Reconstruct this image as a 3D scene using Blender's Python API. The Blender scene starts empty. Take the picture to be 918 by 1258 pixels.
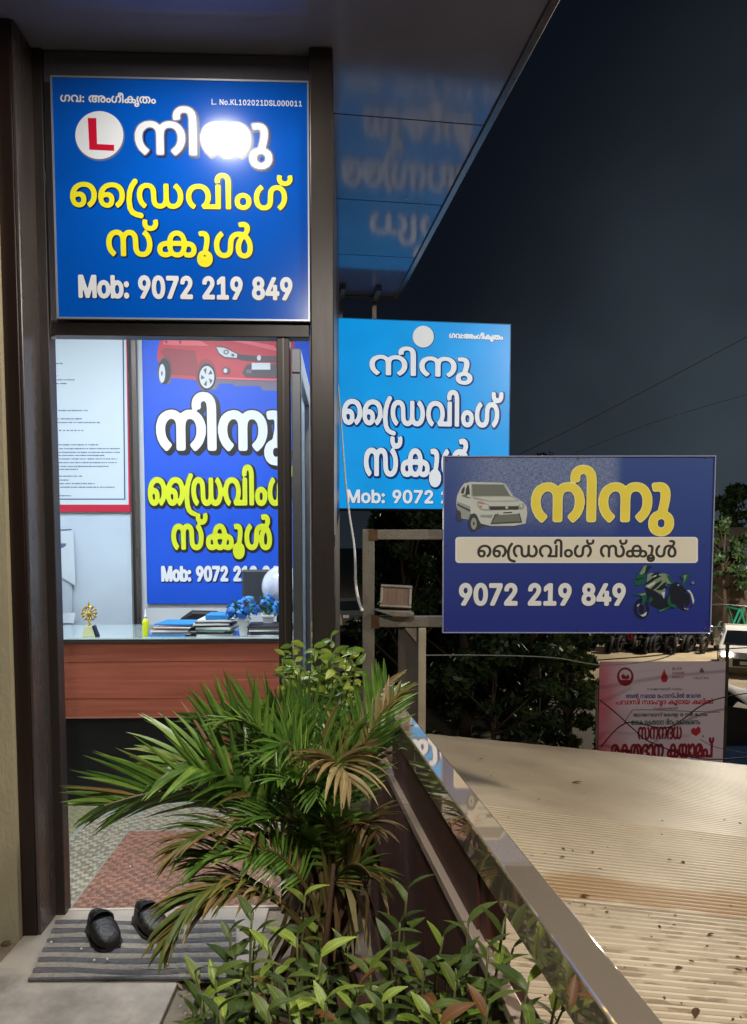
import bpy, bmesh, math, random
import numpy as np
from mathutils import Vector, Matrix
random.seed(7)
R = math.radians
SC = bpy.context.scene
COL = SC.collection

# ---------------------------------------------------------------- camera
PITCH = R(3.75); FPX = 915.0; PPX, PPY = 459.0, 724.0; CAMZ = 1.42
cam = bpy.data.cameras.new('camera'); cam.lens = FPX/1258*36; cam.sensor_width = 36
cam.shift_y = (PPY-629)/1258; cam.clip_start = 0.02; cam.clip_end = 600
camo = bpy.data.objects.new('camera', cam); COL.objects.link(camo)
camo.location = (0, 0, CAMZ); camo.rotation_euler = (math.pi/2-PITCH, 0, 0)
SC.camera = camo
# ---------------------------------------------------------------- night sky
w = bpy.data.worlds.new('World'); SC.world = w; w.use_nodes = True
nt = w.node_tree; nt.nodes.clear()
out = nt.nodes.new('ShaderNodeOutputWorld'); bg = nt.nodes.new('ShaderNodeBackground')
tc = nt.nodes.new('ShaderNodeTexCoord'); sx = nt.nodes.new('ShaderNodeSeparateXYZ')
nt.links.new(tc.outputs['Generated'], sx.inputs[0])
rm = nt.nodes.new('ShaderNodeValToRGB'); nt.links.new(sx.outputs['Z'], rm.inputs[0])
e = rm.color_ramp.elements
e[0].position = 0.0; e[0].color = (0.013, 0.0185, 0.025, 1)
e[1].position = 0.75; e[1].color = (0.0034, 0.0046, 0.0085, 1)
k = e.new(0.30); k.color = (0.0042, 0.006, 0.0105, 1)
# town glow: a broad patch of the sky in the direction of the lit street
nrm = nt.nodes.new('ShaderNodeVectorMath'); nrm.operation = 'DOT_PRODUCT'
nt.links.new(tc.outputs['Generated'], nrm.inputs[0]); nrm.inputs[1].default_value = Vector((0.60, 0.78, 0.10)).normalized()
mr = nt.nodes.new('ShaderNodeMapRange'); mr.inputs[1].default_value = 0.82; mr.inputs[2].default_value = 1.0
mr.interpolation_type = 'SMOOTHSTEP'
nt.links.new(nrm.outputs['Value'], mr.inputs[0])
nz = nt.nodes.new('ShaderNodeTexNoise'); nz.inputs['Scale'].default_value = 3.0; nz.inputs['Detail'].default_value = 4
nt.links.new(tc.outputs['Generated'], nz.inputs[0])
mm = nt.nodes.new('ShaderNodeMath'); mm.operation = 'MULTIPLY'; nt.links.new(mr.outputs[0], mm.inputs[0]); nt.links.new(nz.outputs[0], mm.inputs[1])
mx = nt.nodes.new('ShaderNodeMix'); mx.data_type = 'RGBA'; mx.blend_type = 'ADD'; mx.inputs[0].default_value = 1
gl = nt.nodes.new('ShaderNodeVectorMath'); gl.operation = 'SCALE'; gl.inputs[0].default_value = (0.048, 0.062, 0.072)
nt.links.new(mm.outputs[0], gl.inputs['Scale'])
nt.links.new(rm.outputs[0], mx.inputs[6]); nt.links.new(gl.outputs[0], mx.inputs[7])
nt.links.new(mx.outputs[2], bg.inputs[0]); bg.inputs[1].default_value = 1.0
nt.links.new(bg.outputs[0], out.inputs[0])
SC.view_settings.view_transform = 'Standard'; SC.view_settings.look = 'None'
SC.view_settings.exposure = 0; SC.view_settings.gamma = 1
SC.cycles.max_bounces = 6; SC.cycles.use_denoising = True
P_PORCH, P_PORCH2, P_OFFICE, P_STREET, P_YARD = 12, 82, 72, 590, 4200

# ---------------------------------------------------------------- helpers
def ray(u, v):
    cx, cy = (u-PPX)/FPX, (PPY-v)/FPX
    return Vector((cx, math.cos(PITCH)+cy*math.sin(PITCH), -math.sin(PITCH)+cy*math.cos(PITCH)))
def P(u, v, Y):
    d = ray(u, v); return Vector((0, 0, CAMZ)) + d*(Y/d.y)
def PZ(u, v, z):
    d = ray(u, v); return Vector((0, 0, CAMZ)) + d*((z-CAMZ)/d.z)
class Frame:
    """an upright plane in the place: origin, yaw; L() gives its own metres for a line of sight"""
    def __init__(s, o, yaw): s.o = Vector(o); s.yaw = yaw; s.e = Vector((math.cos(yaw), math.sin(yaw), 0)); s.n = Vector((-math.sin(yaw), math.cos(yaw), 0))
    def L(s, u, v, off=0):
        d = ray(u, v); o = s.o + s.n*off; c = Vector((0, 0, CAMZ))
        p = c + d*((o-c).dot(s.n)/d.dot(s.n))
        return (p-s.o).dot(s.e), p.z-s.o.z

def srgb(r, g, b):
    f = lambda c: (c/255/12.92) if c/255 <= .04045 else ((c/255+.055)/1.055)**2.4
    return (f(r), f(g), f(b), 1)
MATS = {}
def mat(name, col, rough=.6, metal=0., var=.0, scale=8., bump=0., bscale=60., coat=0., emit=0., col2=None, stretch=None, trans=0., rvar=0.):
    if name in MATS: return MATS[name]
    m = bpy.data.materials.new(name); m.use_nodes = True; t = m.node_tree; b = t.nodes['Principled BSDF']
    if len(col) == 3: col = (*col, 1)
    b.inputs['Base Color'].default_value = col; b.inputs['Roughness'].default_value = rough; b.inputs['Metallic'].default_value = metal
    b.inputs['Coat Weight'].default_value = coat; b.inputs['Coat Roughness'].default_value = .06
    if trans: b.inputs['Transmission Weight'].default_value = trans
    tcn = t.nodes.new('ShaderNodeTexCoord'); mp = t.nodes.new('ShaderNodeMapping'); t.links.new(tcn.outputs['Object'], mp.inputs[0])
    if stretch: mp.inputs['Scale'].default_value = stretch
    if var or col2:
        n = t.nodes.new('ShaderNodeTexNoise'); n.inputs['Scale'].default_value = scale; n.inputs['Detail'].default_value = 7; n.inputs['Roughness'].default_value = .65
        t.links.new(mp.outputs[0], n.inputs[0])
        r = t.nodes.new('ShaderNodeValToRGB'); r.color_ramp.elements[0].position = .3; r.color_ramp.elements[1].position = .72
        c2 = col2 if col2 else tuple(min(1, c*(1+var)) for c in col[:3])
        r.color_ramp.elements[0].color = tuple(c*(1-var) for c in col[:3])+(1,); r.color_ramp.elements[1].color = (*c2[:3], 1)
        t.links.new(n.outputs[0], r.inputs[0]); t.links.new(r.outputs[0], b.inputs['Base Color'])
        if rvar:
            q = t.nodes.new('ShaderNodeMapRange'); q.inputs[3].default_value = max(0, rough-rvar); q.inputs[4].default_value = rough+rvar
            t.links.new(n.outputs[0], q.inputs[0]); t.links.new(q.outputs[0], b.inputs['Roughness'])
    if bump:
        n2 = t.nodes.new('ShaderNodeTexNoise'); n2.inputs['Scale'].default_value = bscale; n2.inputs['Detail'].default_value = 5
        t.links.new(mp.outputs[0], n2.inputs[0]); bp = t.nodes.new('ShaderNodeBump'); bp.inputs['Strength'].default_value = bump; bp.inputs['Distance'].default_value = .01
        t.links.new(n2.outputs[0], bp.inputs['Height']); t.links.new(bp.outputs[0], b.inputs['Normal'])
    if emit:
        b.inputs['Emission Color'].default_value = col; b.inputs['Emission Strength'].default_value = emit
    MATS[name] = m; return m
def leafmat(name, a, b_, c, rough=.38, dead=None, vein=False):
    m = bpy.data.materials.new(name); m.use_nodes = True; t = m.node_tree; b = t.nodes['Principled BSDF']
    g = t.nodes.new('ShaderNodeNewGeometry'); oi = t.nodes.new('ShaderNodeObjectInfo'); ad = t.nodes.new('ShaderNodeMath'); ad.operation = 'ADD'
    t.links.new(g.outputs['Random Per Island'], ad.inputs[0]); t.links.new(oi.outputs['Random'], ad.inputs[1])
    fr = t.nodes.new('ShaderNodeMath'); fr.operation = 'FRACT'; t.links.new(ad.outputs[0], fr.inputs[0])
    r = t.nodes.new('ShaderNodeValToRGB'); el = r.color_ramp.elements
    el[0].color = (*a, 1); el[0].position = 0; el[1].color = (*c, 1); el[1].position = .92
    el.new(.5).color = (*b_, 1)
    if dead: el.new(.97).color = (*dead, 1)
    t.links.new(fr.outputs[0], r.inputs[0])
    tcn = t.nodes.new('ShaderNodeTexCoord'); n = t.nodes.new('ShaderNodeTexNoise'); n.inputs['Scale'].default_value = 35; t.links.new(tcn.outputs['Object'], n.inputs[0])
    q = t.nodes.new('ShaderNodeMapRange'); q.inputs[3].default_value = .6; q.inputs[4].default_value = 1.4; t.links.new(n.outputs[0], q.inputs[0])
    vm = t.nodes.new('ShaderNodeVectorMath'); vm.operation = 'SCALE'; t.links.new(r.outputs[0], vm.inputs[0]); t.links.new(q.outputs[0], vm.inputs['Scale'])
    if vein:
        sp_ = t.nodes.new('ShaderNodeSeparateXYZ'); t.links.new(tcn.outputs['Object'], sp_.inputs[0])
        def M_(op, a, b2=0.):
            n_ = t.nodes.new('ShaderNodeMath'); n_.operation = op
            for ii, qq in enumerate((a, b2)):
                if isinstance(qq, (int, float)): n_.inputs[ii].default_value = qq
                else: t.links.new(qq, n_.inputs[ii])
            return n_.outputs[0]
        ax = M_('ABSOLUTE', sp_.outputs['X']); rib = M_('LESS_THAN', ax, .012)
        sv_ = M_('GREATER_THAN', M_('SINE', M_('MULTIPLY', M_('SUBTRACT', sp_.outputs['Y'], M_('MULTIPLY', ax, 1.1)), 62.)), .86)
        k_ = M_('ADD', M_('ADD', 1., M_('MULTIPLY', rib, .7)), M_('MULTIPLY', sv_, .28))
        v2 = t.nodes.new('ShaderNodeVectorMath'); v2.operation = 'SCALE'; t.links.new(vm.outputs[0], v2.inputs[0]); t.links.new(k_, v2.inputs['Scale']); vm = v2
    t.links.new(vm.outputs[0], b.inputs['Base Color']); b.inputs['Roughness'].default_value = rough
    b.inputs['Subsurface Weight'].default_value = 0
    # light passing through the blade
    tr = t.nodes.new('ShaderNodeBsdfTranslucent'); t.links.new(vm.outputs[0], tr.inputs[0]); ms = t.nodes.new('ShaderNodeMixShader'); ms.inputs[0].default_value = .22
    o = t.nodes['Material Output']; t.links.new(b.outputs[0], ms.inputs[1]); t.links.new(tr.outputs[0], ms.inputs[2]); t.links.new(ms.outputs[0], o.inputs[0])
    return m

class MB:
    def __init__(s): s.v = []; s.f = []; s.m = []
    def add(s, vs, fs, mi=0):
        b = len(s.v); s.v += [tuple(p) for p in vs]; s.f += [tuple(b+i for i in f) for f in fs]; s.m += [mi]*len(fs)
    def box(s, x0, x1, y0, y1, z0, z1, mi=0, M=None):
        vs = [(x, y, z) for x in (x0, x1) for y in (y0, y1) for z in (z0, z1)]
        if M is not None: vs = [M @ Vector(p) for p in vs]
        s.add(vs, [(0, 1, 3, 2), (4, 6, 7, 5), (0, 4, 5, 1), (2, 3, 7, 6), (0, 2, 6, 4), (1, 5, 7, 3)], mi); return s
    def tube(s, pts, r, n=8, mi=0, cap=True, square=False):
        pts = [Vector(p) for p in pts]; rs = r if isinstance(r, (list, tuple)) else [r]*len(pts); b = len(s.v); N = len(pts)
        up = Vector((0, 0, 1)) if abs((pts[-1]-pts[0]).normalized().z) < .9 else Vector((1, 0, 0))
        for i, p in enumerate(pts):
            t = (pts[min(i+1, N-1)]-pts[max(i-1, 0)]).normalized(); a = t.cross(up).normalized(); c = a.cross(t)
            for k in range(n):
                an = 2*math.pi*(k+.5)/n; s.v.append(tuple(p + (a*math.cos(an)+c*math.sin(an))*rs[i]))
        for i in range(N-1):
            for k in range(n):
                s.f.append((b+i*n+k, b+i*n+(k+1) % n, b+(i+1)*n+(k+1) % n, b+(i+1)*n+k)); s.m.append(mi)
        if cap: s.f += [tuple(b+k for k in range(n-1, -1, -1)), tuple(b+(N-1)*n+k for k in range(n))]; s.m += [mi, mi]
        return s
    def lathe(s, prof, c=(0, 0, 0), n=24, mi=0, M=None):
        b = len(s.v); c = Vector(c)
        for (r, z) in prof:
            for k in range(n):
                a = 2*math.pi*k/n; p = Vector((r*math.cos(a), r*math.sin(a), z))
                if M is not None: p = M @ p
                s.v.append(tuple(p+c))
        for i in range(len(prof)-1):
            for k in range(n): s.f.append((b+i*n+k, b+i*n+(k+1) % n, b+(i+1)*n+(k+1) % n, b+(i+1)*n+k)); s.m.append(mi)
        s.f += [tuple(b+k for k in range(n-1, -1, -1)), tuple(b+(len(prof)-1)*n+k for k in range(n))]; s.m += [mi, mi]
        return s
    def prism(s, poly, y0, y1, mi=0, M=None):   # poly in x,z ; extruded along y
        n = len(poly); vs = [(x, y0, z) for x, z in poly]+[(x, y1, z) for x, z in poly]
        if M is not None: vs = [M @ Vector(p) for p in vs]
        s.add(vs, [tuple(range(n)), tuple(range(2*n-1, n-1, -1))]+[(i, i+n, (i+1) % n+n, (i+1) % n) for i in range(n)], mi); return s
    def build(s, name, mats, parent=None, smooth=False, bevel=0, kind=None, fix=True):
        me = bpy.data.meshes.new(name); me.from_pydata(s.v, [], s.f)
        if not isinstance(mats, (list, tuple)): mats = [mats]
        for m in mats: me.materials.append(m)
        me.polygons.foreach_set('material_index', s.m)
        if fix:
            bm = bmesh.new(); bm.from_mesh(me); bmesh.ops.recalc_face_normals(bm, faces=bm.faces); bm.to_mesh(me); bm.free()
        if smooth: me.polygons.foreach_set('use_smooth', [True]*len(me.polygons))
        me.update()
        o = bpy.data.objects.new(name, me); COL.objects.link(o)
        if parent: o.parent = parent
        if bevel:
            b = o.modifiers.new('b', 'BEVEL'); b.width = bevel; b.segments = 2; b.limit_method = 'ANGLE'; b.angle_limit = R(40)
        if kind: o['kind'] = kind
        return o
def thing(name, label, cat, loc=(0, 0, 0), rz=0, group=None):
    o = bpy.data.objects.new(name, None); COL.objects.link(o); o.empty_display_size = .1
    o.location = loc; o.rotation_euler = (0, 0, rz); o['label'] = label; o['category'] = cat
    if group: o['group'] = group
    return o
def tag(o, label, cat, group=None):
    o['label'] = label; o['category'] = cat
    if group: o['group'] = group
    return o
def copy_tree(o, parent=None):
    c = o.copy(); COL.objects.link(c); c.parent = parent
    for ch in o.children: copy_tree(ch, c)
    return c
def lamp(name, kind, loc, power, col, size, rot=(0, 0, 0), size_y=None, spread=None, parent=None):
    l = bpy.data.lights.new(name, kind); l.energy = power; l.color = col
    if kind == 'AREA':
        l.size = size
        if size_y: l.shape = 'RECTANGLE'; l.size_y = size_y
        else: l.shape = 'DISK'
        if spread: l.spread = spread
    else: l.shadow_soft_size = size
    o = bpy.data.objects.new(name, l); COL.objects.link(o); o.location = loc; o.rotation_euler = rot
    if parent: o.parent = parent
    return o

# ---------------------------------------------------------------- lettering: glyph outlines -> flat filled shapes
GL = {}
GL[65] = (0.48, [[8,0,101,254,138,254,231,0,198,0,132,186,116,239,123,239,110,197,43,0], [55,71,55,99,185,99,185,71]])
GL[66] = (0.456, [[30,0,30,254,139,253,160,247,180,235,190,221,197,205,199,187,198,172,193,160,185,148,173,140,157,133,157,131,173,127,187,119,199,105,206,90,209,73,208,54,202,37,192,23,172,9,144,1], [62,29,136,29,161,37,171,46,177,60,177,78,171,92,158,106,140,114,62,115], [62,143,122,143,141,147,154,155,162,163,166,174,168,186,166,198,161,208,146,221,126,226,62,226]])
GL[67] = (0.51, [[134,-3,110,-1,88,6,69,17,52,32,39,51,28,73,22,98,20,127,26,173,31,189,43,210,57,228,75,242,88,249,110,256,134,258,157,256,178,249,194,241,211,227,222,213,232,193,236,174,204,174,195,197,179,214,158,224,134,228,111,225,87,213,72,197,60,176,53,150,52,111,58,84,72,57,87,41,106,31,128,27,146,27,166,33,183,44,196,60,204,80,236,80,232,62,224,45,214,31,201,19,187,9,170,2,153,-2]])
GL[68] = (0.502, [[109,0,48,0,48,29,122,29,142,33,164,44,180,59,189,75,197,99,200,128,198,149,194,169,187,186,177,200,165,211,149,219,131,224,110,226,47,226,47,254,113,254,139,252,162,246,189,231,209,209,220,188,229,156,231,128,229,99,223,74,213,52,199,34,182,19,161,9,137,2], [62,254,62,0,30,0,30,254]])
GL[69] = (0.419, [[30,0,30,254,186,254,186,226,62,226,62,143,178,143,178,114,62,114,62,29,188,29,188,0]])
GL[70] = (0.41, [[30,0,30,254,185,254,185,226,62,226,62,139,173,139,173,111,62,111,62,0]])
GL[71] = (0.52, [[134,-3,102,1,75,13,52,32,35,58,24,90,20,137,26,173,38,204,57,228,74,242,88,249,117,257,152,256,183,247,208,229,227,204,237,174,204,174,195,194,184,208,171,218,155,225,139,228,122,227,106,223,92,216,75,202,62,182,54,157,52,127,54,97,63,72,75,53,92,38,107,31,123,27,155,29,180,41,198,62,205,80,207,101,217,100,141,100,141,128,239,128,239,92,236,71,229,51,218,34,205,20,182,6,156,-2]])
GL[72] = (0.517, [[30,0,30,254,62,254,62,144,196,144,196,254,228,254,228,0,196,0,196,116,62,116,62,0]])
GL[73] = (0.3, [[16,0,16,29,59,29,59,226,16,226,16,254,135,254,135,226,91,226,91,29,135,29,135,0]])
GL[75] = (0.467, [[52,73,52,108,87,152,144,213,182,254,224,254], [30,0,30,254,62,254,62,140,62,0], [186,0,94,130,114,155,224,0]])
GL[76] = (0.393, [[30,0,30,254,62,254,62,29,181,29,181,0]])
GL[77] = (0.628, [[30,0,30,254,76,254,140,91,161,24,154,24,171,79,238,254,284,254,284,0,252,0,253,207,253,229,256,229,235,166,171,0,143,0,83,150,56,229,59,229,60,202,61,0]])
GL[78] = (0.523, [[30,0,30,254,68,254,180,78,207,27,202,27,200,81,199,254,232,254,232,0,193,0,85,171,54,226,60,227,62,149,62,0]])
GL[79] = (0.533, [[133,-3,110,-1,88,6,69,17,52,32,39,51,28,73,22,98,20,127,22,156,28,181,39,204,52,223,69,238,88,249,110,256,133,258,157,256,179,249,198,238,215,223,228,204,238,181,244,156,247,127,244,98,238,73,228,51,215,32,198,17,179,6,157,-1], [133,26,150,28,165,33,179,41,191,52,201,67,209,84,214,104,215,127,214,150,209,170,201,188,191,202,179,213,165,221,150,226,133,228,117,226,102,221,88,213,75,202,65,188,58,170,53,150,52,127,53,104,58,84,65,67,75,52,88,41,102,33,117,28]])
GL[80] = (0.445, [[30,0,30,254,132,254,150,250,166,244,186,227,199,205,204,179,202,152,195,133,183,116,166,104,144,96,125,93,55,93,55,121,121,121,142,125,151,130,161,139,171,160,172,178,169,195,161,209,151,218,138,223,126,226,62,226,62,0]])
GL[82] = (0.449, [[30,0,30,254,132,254,151,250,167,244,183,232,197,212,204,187,203,160,195,136,183,120,166,109,145,101,125,99,48,99,48,128,122,128,142,131,162,143,168,153,172,165,172,183,169,197,162,210,152,218,138,224,126,226,62,226,62,0], [177,0,115,115,151,115,214,0]])
GL[83] = (0.447, [[112,-4,74,1,59,7,46,15,35,26,27,39,22,53,19,68,52,68,58,49,71,35,93,26,120,25,146,32,163,43,170,54,172,63,170,83,162,93,148,102,77,124,48,141,36,153,30,163,27,174,26,192,29,206,35,220,44,231,59,244,79,253,96,257,120,258,137,256,163,246,182,232,195,212,200,189,169,189,163,206,151,219,129,228,105,229,84,224,66,211,58,194,60,176,68,165,82,155,153,133,182,117,194,105,200,92,204,78,204,64,201,50,196,36,187,24,176,14,162,5,145,-1]])
GL[84] = (0.449, [[16,226,16,254,208,254,208,226,128,226,128,0,96,0,96,226]])
GL[85] = (0.517, [[129,-4,108,-2,89,3,72,11,57,22,46,35,37,51,32,68,30,87,30,254,62,254,62,89,65,68,75,50,90,36,110,28,129,26,149,28,165,34,179,44,190,60,196,85,196,254,229,254,228,80,222,51,206,26,187,11,157,-1]])
GL[86] = (0.48, [[102,0,8,254,42,254,109,63,124,15,117,15,141,92,197,254,231,254,139,0]])
GL[97] = (0.389, [[80,-4,63,-3,47,2,37,8,26,19,19,33,16,45,16,62,19,75,31,92,50,102,133,117,137,124,137,137,133,148,128,156,110,164,95,165,80,163,68,158,59,150,50,137,20,146,29,161,39,173,52,182,66,188,85,192,105,192,129,187,148,176,161,160,167,140,168,0,138,0,138,26,136,26,126,12,113,3,98,-2], [85,23,101,24,117,31,128,42,136,57,138,95,127,90,100,86,63,77,52,70,47,60,47,46,54,33,67,25]])
GL[98] = (0.424, [[115,-4,99,-3,84,3,71,14,59,29,56,29,56,0,26,0,26,254,57,254,58,160,74,178,89,188,110,192,132,191,152,183,169,170,182,152,189,135,194,109,194,80,191,60,182,37,169,19,152,5,137,-1], [110,23,133,29,150,44,161,67,164,95,161,122,150,145,134,160,110,165,87,160,70,145,60,123,56,95,60,66,70,43,87,28]])
GL[99] = (0.396, [[104,-4,85,-2,69,3,54,11,41,23,31,37,23,54,19,73,17,94,21,128,34,156,54,177,79,189,97,192,114,192,130,189,145,183,157,174,168,163,181,138,151,131,145,145,133,156,119,163,104,165,86,162,73,155,62,144,53,125,49,103,49,80,54,59,62,44,73,33,83,27,108,23,123,26,137,34,146,44,152,59,181,51,171,28,153,11,130,0]])
GL[100] = (0.424, [[98,-4,81,-2,60,5,43,19,30,37,21,60,18,80,18,109,23,135,30,152,43,170,61,183,81,191,102,192,124,188,140,177,154,160,155,254,186,254,186,0,156,0,156,29,153,29,142,14,129,3,114,-3], [102,23,125,28,142,43,152,66,156,95,152,123,142,145,125,160,102,165,79,160,62,145,52,122,48,95,52,67,62,44,79,29]])
GL[101] = (0.404, [[106,-4,86,-2,64,5,45,19,31,37,21,60,18,79,18,108,23,133,37,160,53,176,78,189,103,192,122,190,137,186,153,176,165,164,175,150,182,131,185,109,186,85,37,85,37,110,169,110,155,101,153,119,149,134,139,150,128,159,115,164,94,165,80,160,67,152,58,141,51,124,48,89,51,65,59,46,76,31,94,24,114,24,129,27,139,33,147,42,153,53,182,45,172,25,156,10,133,-1]])
GL[103] = (0.425, [[103,-75,79,-73,56,-65,39,-53,25,-35,51,-20,64,-36,83,-46,109,-48,133,-42,147,-31,154,-19,156,34,153,34,136,14,114,4,81,4,56,13,44,23,30,40,23,56,19,75,17,103,20,123,25,141,36,162,52,177,66,185,81,191,98,192,114,191,129,185,142,175,154,159,157,159,157,190,186,190,186,-4,183,-27,172,-49,154,-64,131,-72], [102,30,125,34,142,47,153,68,156,96,153,124,142,146,126,160,102,165,79,160,62,145,52,123,48,96,52,69,62,48,79,34]])
GL[104] = (0.41, [[57,113,57,0,26,0,26,254,57,254,57,144,51,144,59,161,68,175,80,184,94,189,114,192,132,190,148,184,161,174,172,156,178,132,179,0,148,0,148,123,144,142,133,155,123,161,110,164,95,164,80,159,71,151,63,141,58,129]])
GL[105] = (0.167, [[26,0,26,190,57,190,57,0], [42,221,34,223,27,227,22,234,21,242,22,249,27,256,34,260,42,262,50,260,57,256,62,249,63,242,62,234,57,227,50,223]])
GL[108] = (0.189, [[70,-1,50,2,40,7,30,20,26,37,26,254,57,254,57,49,60,31,69,26,85,27,90,1]])
GL[109] = (0.61, [[26,0,26,190,56,190,56,148,54,148,59,162,73,180,89,189,110,193,129,190,144,180,156,161,160,147,156,147,161,160,171,174,184,184,200,191,218,193,234,191,252,184,263,174,274,156,278,138,278,0,248,0,246,141,241,151,233,158,220,164,209,165,195,163,183,157,174,147,169,135,168,0,137,0,136,137,133,147,124,158,111,164,100,165,86,163,74,157,64,147,58,133,57,0]])
GL[110] = (0.41, [[57,113,57,0,26,0,26,190,56,190,56,144,51,144,59,161,68,175,80,184,94,189,114,192,132,190,147,184,160,174,172,156,178,132,179,0,148,0,148,123,144,142,133,155,123,161,110,164,95,164,80,159,71,151,63,141,58,129]])
GL[111] = (0.415, [[104,-4,85,-2,69,3,54,11,41,23,31,37,23,54,19,73,17,94,19,115,23,134,31,151,41,165,54,177,69,185,85,190,104,192,122,190,139,185,154,177,167,165,177,151,184,134,189,115,191,94,189,73,184,54,177,37,167,23,154,11,139,3,122,-2], [104,23,125,27,144,41,155,63,160,94,155,125,144,147,125,161,104,165,83,161,64,147,53,125,48,94,53,63,64,41,83,27]])
GL[114] = (0.259, [[26,0,26,190,56,190,56,160,58,160,67,176,83,187,98,192,122,192,122,161,100,163,85,160,70,151,61,139,57,122,57,0]])
GL[115] = (0.365, [[91,-4,64,-1,42,9,26,25,18,47,47,53,53,40,59,32,71,26,86,23,112,26,122,31,131,40,134,56,125,69,113,76,68,87,52,93,36,104,25,123,23,137,25,149,29,159,38,172,47,179,62,187,94,192,116,190,137,181,152,167,162,145,134,139,127,151,116,162,102,166,86,166,71,162,59,152,54,142,56,129,62,122,72,116,127,101,146,92,161,75,166,53,160,30,145,12,121,0]])
GL[116] = (0.227, [[102,190,102,164,3,164,3,190], [32,236,63,236,63,49,65,36,69,29,77,26,101,27,107,1,86,-2,67,0,53,5,43,14,36,26,32,46]])
GL[48] = (0.453, [[113,-3,93,-1,76,5,60,16,47,31,37,50,30,72,25,98,24,127,25,156,30,182,37,205,48,223,60,238,76,249,93,256,113,258,133,256,151,249,166,238,179,223,189,205,197,182,201,156,203,127,201,98,197,72,189,50,179,31,167,16,151,5,133,-1], [113,25,127,26,138,32,148,40,157,52,168,84,172,127,168,170,157,203,148,214,138,223,127,228,113,230,100,228,88,223,78,214,70,203,59,170,55,127,59,84,70,52,78,40,88,32,100,26]])
GL[49] = (0.453, [[38,0,38,27,195,27,195,0], [138,254,138,0,106,0,106,224,105,224,43,179,43,213,99,254]])
GL[50] = (0.453, [[32,0,32,24,141,141,155,163,160,183,158,201,148,216,131,227,112,230,92,226,77,216,67,201,64,181,33,181,35,202,43,221,55,237,72,248,86,254,107,258,129,256,148,251,165,240,178,227,187,210,190,191,189,172,182,152,157,116,76,28,195,28,195,0]])
GL[51] = (0.453, [[109,-3,76,1,49,15,38,25,30,37,24,50,22,66,55,66,60,48,74,34,95,26,121,26,141,32,155,44,164,62,164,83,156,101,144,113,121,122,78,124,78,137,78,150,144,226,35,226,35,254,186,254,186,230,106,139,106,144,138,143,159,135,176,123,185,111,194,93,196,72,194,51,182,29,164,12,139,0]])
GL[52] = (0.453, [[20,53,20,79,123,254,155,254,54,83,54,81,207,81,207,53], [141,0,141,159,171,159,171,0]])
GL[53] = (0.453, [[111,-3,79,2,54,16,37,38,30,65,61,65,64,54,69,44,77,36,89,29,107,25,129,28,149,41,160,59,164,85,158,107,143,127,131,134,120,137,106,138,90,136,75,131,64,123,49,125,34,126,48,254,183,254,183,226,75,226,67,151,86,161,105,166,127,166,147,160,164,151,180,133,189,116,195,95,195,76,193,58,187,43,175,25,159,10,144,3,128,-2]])
GL[54] = (0.453, [[113,-3,91,-1,76,5,62,13,48,28,38,47,33,63,32,81,34,100,42,125,55,149,126,254,161,254,75,131,73,131,84,145,100,154,117,157,139,155,154,150,170,139,182,124,191,106,194,84,193,61,188,46,178,28,164,13,150,5,130,-2], [113,24,133,28,149,40,160,57,164,79,160,100,149,118,133,129,113,133,93,129,77,118,66,101,62,79,66,57,77,40,93,28]])
GL[55] = (0.453, [[48,0,162,226,31,226,31,254,195,254,195,224,82,0]])
GL[56] = (0.453, [[113,-3,78,2,50,17,40,27,32,39,28,53,26,68,30,91,40,110,56,125,76,132,52,147,40,166,35,190,37,204,41,217,51,232,69,247,92,256,113,258,134,256,157,247,175,232,185,217,189,204,191,190,186,167,174,147,150,132,170,125,186,110,197,91,200,68,199,53,194,39,186,27,176,17,148,2], [113,25,136,28,153,37,164,51,168,69,164,89,153,104,135,114,113,118,91,114,73,104,62,89,58,69,61,51,73,37,90,28], [113,145,132,148,146,157,156,170,160,188,156,205,147,218,132,227,113,230,94,227,79,218,70,205,66,188,70,170,79,157,94,148]])
GL[57] = (0.453, [[113,258,130,256,150,250,164,241,178,226,189,207,193,191,194,173,192,155,184,130,171,106,100,0,65,0,151,124,154,124,142,109,126,100,109,97,87,100,69,107,53,119,41,134,36,149,32,170,32,187,36,204,45,223,59,238,76,250,96,256], [113,230,93,226,77,215,66,197,63,176,66,154,77,137,93,126,113,122,133,126,149,137,160,154,164,175,160,197,150,215,133,226]])
GL[58] = (0.188, [[48,-2,39,-1,31,4,26,12,25,20,26,29,31,37,39,42,48,43,56,42,64,37,69,29,71,20,69,12,64,4,56,-1], [48,135,39,137,31,142,26,149,25,158,26,167,31,174,39,179,48,181,56,179,64,174,69,167,71,158,69,149,64,142,56,137]])
GL[46] = (0.188, [[48,-2,39,-1,31,4,26,12,25,20,26,29,31,37,39,42,48,43,56,42,64,37,69,29,71,20,69,12,64,4,56,-1]])
GL[43] = (0.453, [[99,17,99,182,128,182,128,17], [31,86,31,113,195,113,195,86]])
GL[3368] = (0.731, [[115,227,140,224,159,215,180,195,185,186,180,187,190,201,201,212,214,220,229,225,246,227,267,226,288,221,305,212,324,195,341,167,348,139,349,104,344,75,331,44,314,21,287,-3,266,21,294,48,303,63,310,81,313,100,314,123,311,144,305,163,295,178,282,190,266,197,252,198,234,196,223,191,212,180,204,165,200,133,200,0,165,0,165,137,163,159,158,173,151,183,142,191,131,196,118,198,101,197,89,192,69,175,59,159,53,139,51,117,54,89,59,71,70,51,83,35,99,22,76,-3,45,27,26,61,17,96,17,140,28,174,38,191,52,205,81,221]])
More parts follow.
